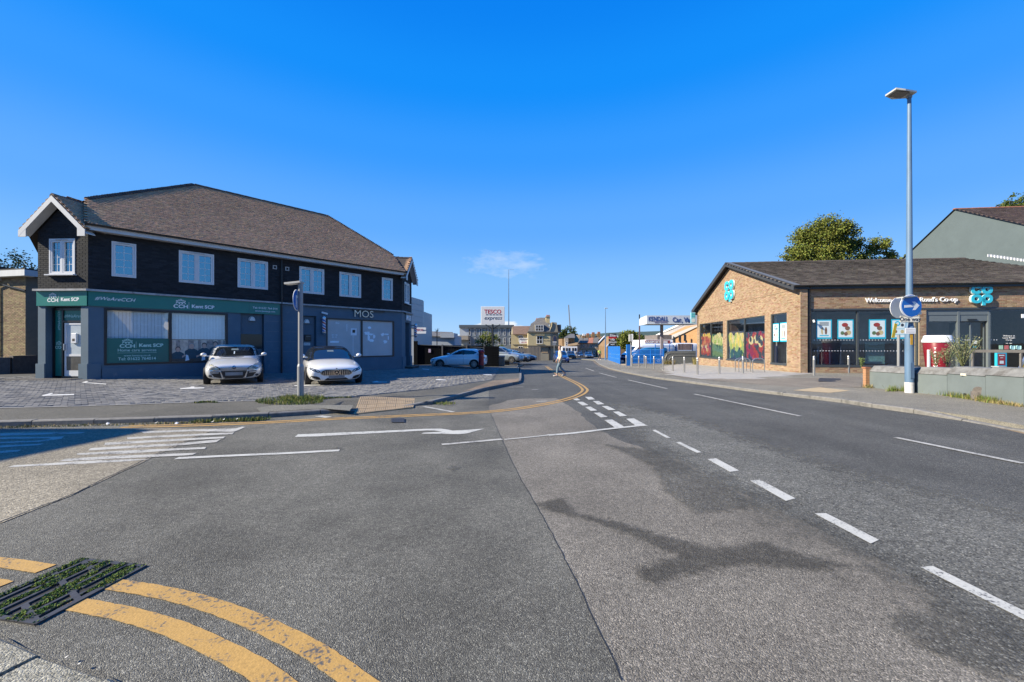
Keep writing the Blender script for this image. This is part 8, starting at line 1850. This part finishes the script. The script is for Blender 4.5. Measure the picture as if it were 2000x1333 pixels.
# timber fence and tall gates, low brick wall, orange bollard
fw = pieces('weathered_timber', (.20, .175, .15), .9, .22, .01, fine=.12, scale=6)
def boards(name, label, cat, u0, u1, vt, vb, d, n, mat, dv=0):
    t = thing(name, label, cat)
    for i in range(n): a = u0 + (u1 - u0) * i / n; b = u0 + (u1 - u0) * (i + .93) / n; slab(a, vt + dv * i / n + random.uniform(-.3, .3), b, vb, d + random.uniform(0, .03), .05).build('board', mat, t)
    m = slab(u0, vt + 3, u1, vt + 4, d + .08, .06); m.build('rail', mat, t); return t
boards('timber_fence', 'grey weathered board fence below the hire banner', 'fence', 997, 1032, 680.5, 702, 62, 24, fw); boards('timber_gates', 'tall grey timber yard gates beside the cream corner house', 'gate', 1032.5, 1056, 677.5, 704.5, 66, 14, fw)
bw = thing('brick_wall', 'low dark brick wall with orange bollard at its end', 'wall'); part(slab(1019, 691.5, 1036, 706.5, 49, .3), 'wall', pbr('dark_brick_far', (.10, .085, .07), .9, var=.4, scale=7), bw); part(slab(1018.5, 690.6, 1036.5, 691.6, 48.95, .4), 'coping', stonel, bw)
ob = thing('orange_bollard', 'square orange bollard at the car park entrance', 'bollard'); part(slab(1009.3, 692.5, 1018, 706, 48, .5), 'body', pbr('orange_paint', (.50, .20, .02), .5, var=.1), ob); part(slab(1009, 691.3, 1018.3, 692.4, 47.97, .56), 'cap', pbr('dark_cornice', (.10, .09, .075), .8), ob); part(slab(1012.8, 692.6, 1013.6, 706, 47.98, .01), 'stripe', sandw, ob)
sp = thing('slim_post', 'thin dark post on the far pavement by the timber gates', 'post', on_ground(1046.5, 705, .1)); m = MB(); m.cyl((0, 0, 0), (0, 0, .95), .04, n=8); m.build('pole', gutm, sp)
pn = thing('road_sign', 'bare grey road sign post before the cream corner house', 'sign post', on_ground(1082.5, 704, .1)); m = MB(); m.cyl((0, 0, 0), (0, 0, 2.9), .05, n=8); m.build('pole', steel, pn); m = MB(); m.box((-.3, -.06, 2.7), (.3, -.03, 3.0)); m.build('plate', steel, pn)
# houses at the bend
d = 100; hh = thing('hipped_house', 'house with grey hipped roof and tall pale chimney breast at the bend', 'house'); part(slab(1098, 662, 1122, 698, d, 10), 'wall', brownb, hh); roof_quad('roof', [Q(1101, 661, d - .5), Q(1123, 661, d - .5), Q(1122, 653.5, d + 5), Q(1114, 653, d + 5)], slateg, hh); part(slab(1103, 661, 1110, 690, d - .7, 1), 'bay', pbr('pale_bay', (.34, .29, .23), .85, var=.2), hh); win(1105, 668, 1108.5, 676, d - .72, hh, 1, 2)
ws = thing('white_shopfronts', 'row of low white shopfronts under the tan roof', 'shop'); part(slab(1098, 677, 1127.5, 697, 97, 5), 'wall', signw, ws)
for u in (1101, 1107, 1112, 1119, 1124): win(u - 1.6, 680, u + 1.6, 686, 97, ws, 1, 1, ctrim)
bh = thing('barn_house', 'house with a steep tan tiled roof sweeping low beside the terrace', 'house'); d = 99; part(slab(1111, 672, 1131, 697, d, 8), 'wall', sandw, bh); roof_quad('roof', [Q(1109.5, 676, d - .5), Q(1127.5, 675, d - .5), Q(1134, 655, d + 6), Q(1120, 656, d + 6)], tanr, bh)
d = 104; te = thing('brick_terrace', 'sandy brick terrace with patched slate and red roof and many chimneys', 'terrace'); part(slab(1127.5, 670.5, 1168, 699, d, 10), 'wall', sandw, te)
for i, m_ in enumerate((slateg, slateg, redr, slateg)): u = 1127.5 + i * 10.2; roof_quad('roof', [Q(u, 671, d - .4), Q(u + 10.1, 671, d - .4), Q(u + 11.8, 659.5 - i * .5, d + 5), Q(u + 2.8, 660 - i * .5, d + 5)], m_, te)
for i in range(8): u = 1130.5 + i * 4.8; win(u - 1.3, 672.5, u + 1.3, 680, d, te, 1, 2)
for i in range(4): u = 1132 + i * 9.5; win(u - 2.2, 685, u + 2.2, 696, d, te, 2, 2); part(slab(u + 3, 685, u + 5.2, 698, d - .05, .1), 'door', (whitep, pbr('dark_door', (.03, .028, .03), .5))[i % 2], te)
for u, v in ((1140, 653), (1148, 652), (1158.5, 650), (1169.5, 649)):
    o = part(slab(u - 3, v + 3, u + 3, v + 11, d + 4, 1.2), 'chimney', brownb, te)
    for k in (-1.8, 0, 1.8): p = Q(u + k, v + 3, d + 4.6); m = MB(); m.cyl(p, p + Vector((0, 0, .5)), .17, .13, 7); m.build('chimney_pot', redr if u > 1142 else whitep, o)
m = MB(); p = [Q(1168, 699, d), Q(1189, 699, d + 4), Q(1189, 676, d + 4), Q(1181, 657.5, d + 2.5), Q(1168, 671, d)]; m.prism(p, (0, 6, 0)); m.build('end_gable', brownb, te); m = MB(); m.beam(Q(1167, 672, d - .1), Q(1181, 657, d + 2.3), .3, .25); m.beam(Q(1181, 657, d + 2.3), Q(1189.5, 676, d + 3.8), .3, .25); m.build('verge', whitep, te)
gb = thing('gabled_house', 'brown brick gable with white edged roof right of the garage totem', 'house'); d = 90; m = MB(); m.prism([Q(1186, 705, d), Q(1222, 705, d), Q(1222, 676, d), Q(1204, 656, d), Q(1186, 676, d)], (0, 9, 0)); m.build('wall', brownb, gb); m = MB(); m.beam(Q(1184, 678, d - .2), Q(1204, 655.5, d - .2), .3, .2); m.beam(Q(1204, 655.5, d - .2), Q(1224, 678, d - .2), .3, .2); m.build('verge', whitep, gb); win(1201, 668, 1206, 678, d, gb, 1, 2)
for u0, v0, r, lb in ((1110, 652, 13, 'dark round tree rising behind the hipped house'),):
    b_ = (at(u0, 700, 125).x, 125, -3); tree(lb, b_, px_lobes(b_, 125, [(u0, v0, r), (u0 - 10, v0 + 8, r * .8), (u0 + 6, v0 + 8, r * .8)]), lf_dark, 2600, .5, .4)
b_ = (at(1240, 700, 82).x, 82, -2); tree('broad round yellow green tree behind the blue mesh gate', b_, px_lobes(b_, 82, [(1226, 657, 13), (1240, 665, 15), (1216, 668, 13), (1254, 668, 12), (1230, 672, 16)]), lf_olive, 6000, .34, .4)
b_ = (at(1268, 700, 80).x, 80, -2); tree('smaller dark tree beside the garage canopy post', b_, px_lobes(b_, 80, [(1262, 668, 10), (1254, 673, 10), (1270, 674, 8)]), lf_dark, 1800, .3, .3)
cr = thing('tower_crane', 'faint tower crane far behind the trees', 'crane', at(1115, 700, 420)); s = 420 / F; m = MB(); m.cyl((0, 0, 0), (0, 0, 62 * s), 1.0, n=4); m.build('mast', steel, cr); m = MB(); m.beam((-.5, 0, 50 * s), (-4.5 * s, 0, 104 * s), 1.0); m.beam((0, 0, 50 * s), (4 * s, 0, 44 * s), 1.2); m.build('jib', steel, cr)
# garage totem, blue hoarding and mesh gate, hire yard
q = on_ground(1196.5, 703, .1); d = 75; tt = thing('garage_totem', 'black and red garage totem sign above the blue hoarding', 'sign')
for v0, v1, mt, tx, sz in ((652, 657.5, blackf, 'Elite', .34), (657.5, 661.8, sred, None, 0), (662.6, 666.6, blackf, 'TYRES', .16), (667, 671, blackf, 'EXHAUSTS', .16), (671.4, 675.4, blackf, 'MOT', .18)):
    o = part(slab(1189.2, v0, 1204, v1, d, .25), 'panel', mt, tt)
    if tx: lettering(tx, sz * 1.9, frame(Q(1196.6, (v0 + v1) / 2 + (1.0 if tx == 'Elite' else 0), d - .02), (1, 0, 0)), signw, o, depth=.01, bold=.008)
part(slab(1190.5, 675.6, 1203, 704, d + .05, .2), 'base', pbr('dark_cornice', (.10, .09, .075), .8), tt)
bluef = pbr('blue_fence_paint', (.004, .13, .47), .5, var=.12, scale=2); hd_ = thing('blue_hoarding', 'bright blue mesh hoarding panels with printed figures at the bend', 'fence'); pts = [on_ground(1187.5, 703.5, .1), on_ground(1202, 708.3, .1), on_ground(1211, 711.5, .1)]
hh_ = lambda p: EYE - 4.8 / F * p.y - p.z
for k, (a, b) in enumerate(zip(pts, pts[1:])):
    for i in range(6 if k == 0 else 4): n_ = 6 if k == 0 else 4; p, q = a.lerp(b, i / n_), a.lerp(b, (i + .97) / n_); m = MB(); m.prism([p, q, q + Vector((0, 0, hh_(q))), p + Vector((0, 0, hh_(p)))], (.04, .04, 0)); m.build('panel', bluef, hd_)
    for z in (.5, .95): m = MB(); m.beam(a + Vector((-.01, -.03, z)), b + Vector((-.01, -.03, z)), .03); m.build('wire', pbr('pale_blue_wire', (.10, .30, .55), .5), hd_)
m = MB(); m.cyl(pts[2] - Vector((0, 0, .1)), pts[2] + Vector((0, 0, 1.62)), .05, n=8); m.build('post', bluef, hd_)
for i, (f, z) in enumerate(((.36, 1.12), (.44, .98), (.36, .75), (.46, .62))): p = pts[0].lerp(pts[1], f); m = MB(); m.lathe([(.01, -.012), (.11 + .03 * (i % 2), 0), (.01, .012)], (p.x - .06, p.y - .06, p.z + z), 8); m.build('printed_figure', (sandw, pwhite, orange, pwhite)[i], hd_, fix=False)
gpst = thing('gate_post', 'wide bright blue gate post before the vans', 'post', on_ground(1227, 714.5, .1)); k = on_ground(1227, 714.5, .1).y / F; m = MB(); m.bev((-3.5 * k, -.1, -.05), (3.5 * k, .1, 41 * k), .01); m.build('post', bluef, gpst)
mg = thing('mesh_gate', 'bright blue wire mesh gate across the hire yard', 'gate'); a, b = on_ground(1230.5, 711, .1), on_ground(1297.5, 711.5, .1)
for f in (0, .62, .98): p = a.lerp(b, f); m = MB(); m.box((p.x - .05, p.y - .05, p.z - .1), (p.x + .05, p.y + .05, p.z + 1.5)); m.build('post', bluef, mg)
for z in (.08, .5, .95, 1.42): m = MB(); m.beam(a + Vector((0, 0, z)), b + Vector((0, 0, z)), .035); m.build('rail', bluef, mg)
m = MB()
for i in range(150): p = a.lerp(b, i / 150); m.box((p.x - .006, p.y - .004, p.z + .08), (p.x + .006, p.y + .004, p.z + 1.42))
m.build('mesh_wires', bluef, mg, kind='stuff', fix=False); c_ = Q(1286, 704.5, a.y - .08)
for k in range(6): an = k * math.pi / 3; m = MB(); m.prism([(c_.x + .18 * math.cos(an + t_) + .0, c_.y, c_.z + .18 * math.sin(an + t_)) for t_ in (-.3, .3)] + [(c_.x + .05 * math.cos(an), c_.y, c_.z + .05 * math.sin(an))], (0, .02, 0)); m.build('emblem_petal', signw, mg)
yg = thing('curved_fence', 'grey board fence with curved top and wire arcs before the hire yard', 'fence'); d = on_ground(1325, 712, .1).y; gfm = pbr('grey_mesh_fence', (.12, .13, .13), .8, var=.15, scale=6)
pt = [Q(1296.5, 712, d), Q(1359, 709, d), Q(1359, 686, d), Q(1312, 686, d), Q(1303, 688.5, d), Q(1298.5, 693, d), Q(1296.5, 698, d)]; m = MB(); m.prism(pt, (0, .06, 0)); m.build('panel', gfm, yg)
for k in (0, 5): m = MB(); m.tube([Q(1299 + k * 1.6, 712, d - .03), Q(1299 + k * 1.6, 699 + k * .5, d - .03), Q(1302 + k * 1.6, 693 + k, d - .03), Q(1308 + k * 1.6, 690 + k, d - .03), Q(1359, 690 + k, d - .03)], .012, 5); m.build('wire_arc', steel, yg)
tuft('weeds', along([(1297, 712), (1306, 712), (1313, 712)], .1, .15), 500, .15, .55, drym); tuft('weeds', along([(1294, 710), (1296, 711)], .1, .1), 300, .6, 1.3, lf_green, width=.02, spread=.25); tuft('weeds', along([(1356, 712), (1361, 713)], .1, .1), 300, .2, .8, drym)
boards('purple_fence', 'purple brown board fence behind the curved grey fence', 'fence', 1324, 1354, 672, 684, 44, 10, pbr('purple_boards', (.16, .125, .13), .8, var=.2))
br_ = thing('blue_railing', 'bright blue railings in the hire yard', 'railing')
for v in (675.5, 683.5): slab(1280, v, 1322, v + 1.3, 40, .06).build('rail', bluef, br_)
for u in (1280, 1296, 1308, 1321, 1353): slab(u - .7, 673, u + .7, 697, 40.1, .06).build('post', bluef, br_)
# hire canopy
d = 38; ky = thing('hire_canopy', 'white forecourt canopy with blue hire company lettering on grey posts', 'canopy'); F_ = pbr('canopy_white', (.50, .55, .60), .5, var=.03)
m = MB(); A0, A1 = Q(1263, 633.6, d), Q(1372, 633.6, d); A2 = Q(1248.5, 639, 30 + 14); zt = Q(1263, 616.5, d).z; zb = A0.z
m.prism([(A0.x, d, zb), (A1.x, d, zb), (A1.x, d, zt), (A0.x, d, zt)], (0, .12, 0)); m.build('fascia', F_, ky); B0 = Vector((13.1, 41, 0)); m = MB(); m.prism([(B0.x, B0.y, zb), (A0.x - .002, d, zb), (A0.x - .002, d, zt), (B0.x, B0.y, zt - .1)], (.1, .02, 0)); m.build('side_fascia', F_, ky); m = MB(); m.prism([(A0.x + .1, d + .12, zb + .03), (A1.x, d + .12, zb + .03), (A1.x, 41, zb + .03), (B0.x + .1, 41, zb + .03)], (0, 0, .1)); m.build('soffit', pbr('canopy_under', (.22, .19, .16), .8, var=.15), ky)
part(slab(1291, 634, 1295.5, 700, d + 1.4, .25), 'post', pbr('post_grey_lilac', (.22, .20, .22), .6), ky); part(slab(1248.6, 637, 1250.4, 700, d + 2.6, .15), 'post', pbr('post_purple', (.10, .06, .075), .6), ky); part(slab(1248.4, 614.5, 1250, 623.5, d + 2.8, .1), 'aerial', gutm, ky)
lettering('KENDALL', .62, frame(Q(1285.5, 623.8, d - .02), (1, 0, 0)), pbr('hire_blue', (.015, .055, .22), .5), ky, depth=.02, bold=.006, sx=.70); lettering('SELF DRIVE', .25, frame(Q(1290.5, 629.6, d - .02), (1, 0, 0)), pbr('hire_lilac', (.16, .16, .30), .5), ky, depth=.02, bold=.004); lettering('Car, Van', .66, frame(Q(1333, 625.5, d - .02), (1, 0, 0)), pbr('hire_blue', (.015, .055, .22), .5), ky, depth=.02, bold=.008, sx=.82)
# maroon fronted office and the brick hall behind the canopy
of = thing('hire_office', 'white office with maroon sign band under the canopy', 'building'); d = 52; part(slab(1262, 664, 1314, 690, d, 6), 'wall', signw, of); o = part(slab(1261, 665.2, 1309, 672.3, d - .3, .2), 'sign_band', pbr('maroon_band', (.20, .035, .04), .6), of); lettering('TRANSPORT HIRE', .42, frame(Q(1279, 668.8, d - .32), (1, 0, 0)), signw, o, depth=.01, bold=.01); part(slab(1284, 654.5, 1312, 665, d + .2, 5), 'roof_plant', pbr('roof_clutter', (.13, .11, .10), .8, var=.4), of)
for u in (1266, 1274, 1281, 1289, 1297, 1304): part(slab(u - 2.4, 673.5, u + 2.4, 684, d - .05, .1), 'window', farglass, of)
hl = thing('brick_hall', 'orange brick hall with long pale ribbed roof sloping down behind the canopy', 'building'); d = 58; m = MB(); m.prism([Q(1308, 690, d), Q(1372, 690, d - 6), Q(1372, 634, d - 6), Q(1310, 664, d)], (0, 5, 0)); m.build('wall', pbr('orange_brick_far', (.34, .19, .085), .9, var=.2, scale=3), hl)
roof_quad('roof', [Q(1308, 664.5, d - .2), Q(1372, 634, d - 6.2), Q(1350, 630, d + 4), Q(1285, 655, d + 8)], pbr('ribbed_roof', (.34, .31, .27), .7, var=.15), hl); roof_quad('roof_edge', [Q(1281, 656.5, d + 7.8), Q(1330, 634, d + 4), Q(1334, 634, d + 4), Q(1286, 656.5, d + 7.8)], signw, hl, .2)
for u in (1318, 1329, 1339): m = MB(); m.prism([Q(u - 3, 669 - (u - 1318) * .14, d - 2.2 - (u - 1318) * .1), Q(u + 1.5, 671.5 - (u - 1318) * .14, d - 2.4 - (u - 1318) * .1), Q(u + 1.5, 660 - (u - 1318) * .25, d - 2.4 - (u - 1318) * .1), Q(u - 3, 657 - (u - 1318) * .25, d - 2.2 - (u - 1318) * .1)], (0, .1, 0)); m.build('window', farglass, hl)
ps = thing('parking_sign', 'grey backed box sign on a slim pole before the blue gate', 'sign post', on_ground(1232.5, 715.5, .1)); k = on_ground(1232.5, 715.5, .1).y / F; m = MB(); m.cyl((0, 0, 0), (0, 0, 62 * k), 1.2 * k, n=8); m.build('pole', steel, ps); m = MB(); m.bev((-4.2 * k, -.1, 48 * k), (1 * k, .12, 62 * k), .02); m.build('box', pbr('lamp_grey', (.40, .40, .38), .5), ps); m = MB(); m.bev((1.1 * k, -.1, 47 * k), (3.6 * k, .12, 62.5 * k), .01); m.build('side_plate', signw, ps)
# ------------------------------------------------------------------ houses of the side street: one throws its shade on the road at the left, others show in the shop glass
def house(label, loc, rz, w, dep, h, mat, bays=2):
    t = thing('street_house', label, 'house', loc, rz, 'houses along the side street'); m = MB(); m.box((0, 0, -.5), (w, dep, h)); m.build('wall', mat, t); m = MB(); m.prism([(-.3, -.3, h), (-.3, dep + .3, h), (-.3, dep / 2, h + dep * .36)], (w + .6, 0, 0)); m.build('roof', brownr, t)
    for i in range(bays):
        for z in (.9, 3.6): x = w * (i + .5) / bays; m = MB(); m.box((x - .8, -.35, z), (x + .8, -.02, z + 1.6)); o = m.build('bay_window', whitep, t); m = MB(); m.box((x - .68, -.37, z + .15), (x + .68, -.352, z + 1.45)); m.build('pane', farglass, o)
    return t
sh = SUN_TRAVEL * (6.4 / math.tan(SUN_EL) / SUN_TRAVEL.length)
tip = on_ground(262, 839, 0); ts = thing('street_house', 'brick shop house standing just off the left edge beside the road', 'house', (tip.x - sh.x, tip.y - sh.y, 0), 0, 'houses along the side street'); m = MB(); m.box((-9, -16, -.5), (0, 0, 6.4)); m.build('wall', brownb, ts); m = MB(); m.box((-9, -16, 6.402), (-.2, -.2, 6.7)); m.build('roof', blackf, ts)
for i in range(4): m = MB(); m.box((.002, -14 + i * 3.6, 3.4), (.06, -12.4 + i * 3.6, 5.0)); m.build('window', whitep, ts)
for i, x in enumerate((26, 19, 12, 5)): house(('rendered house with white bays, farthest right behind the viewer', 'red brick house with white bays behind the viewer', 'cream house with white bays behind the viewer', 'brown brick house with white bays nearest behind the viewer')[i], (x, -13 - i * 1.2, 0), R(170), 6.6, 8, 5.6, (greyw, brownb, creamw, brownb)[i])
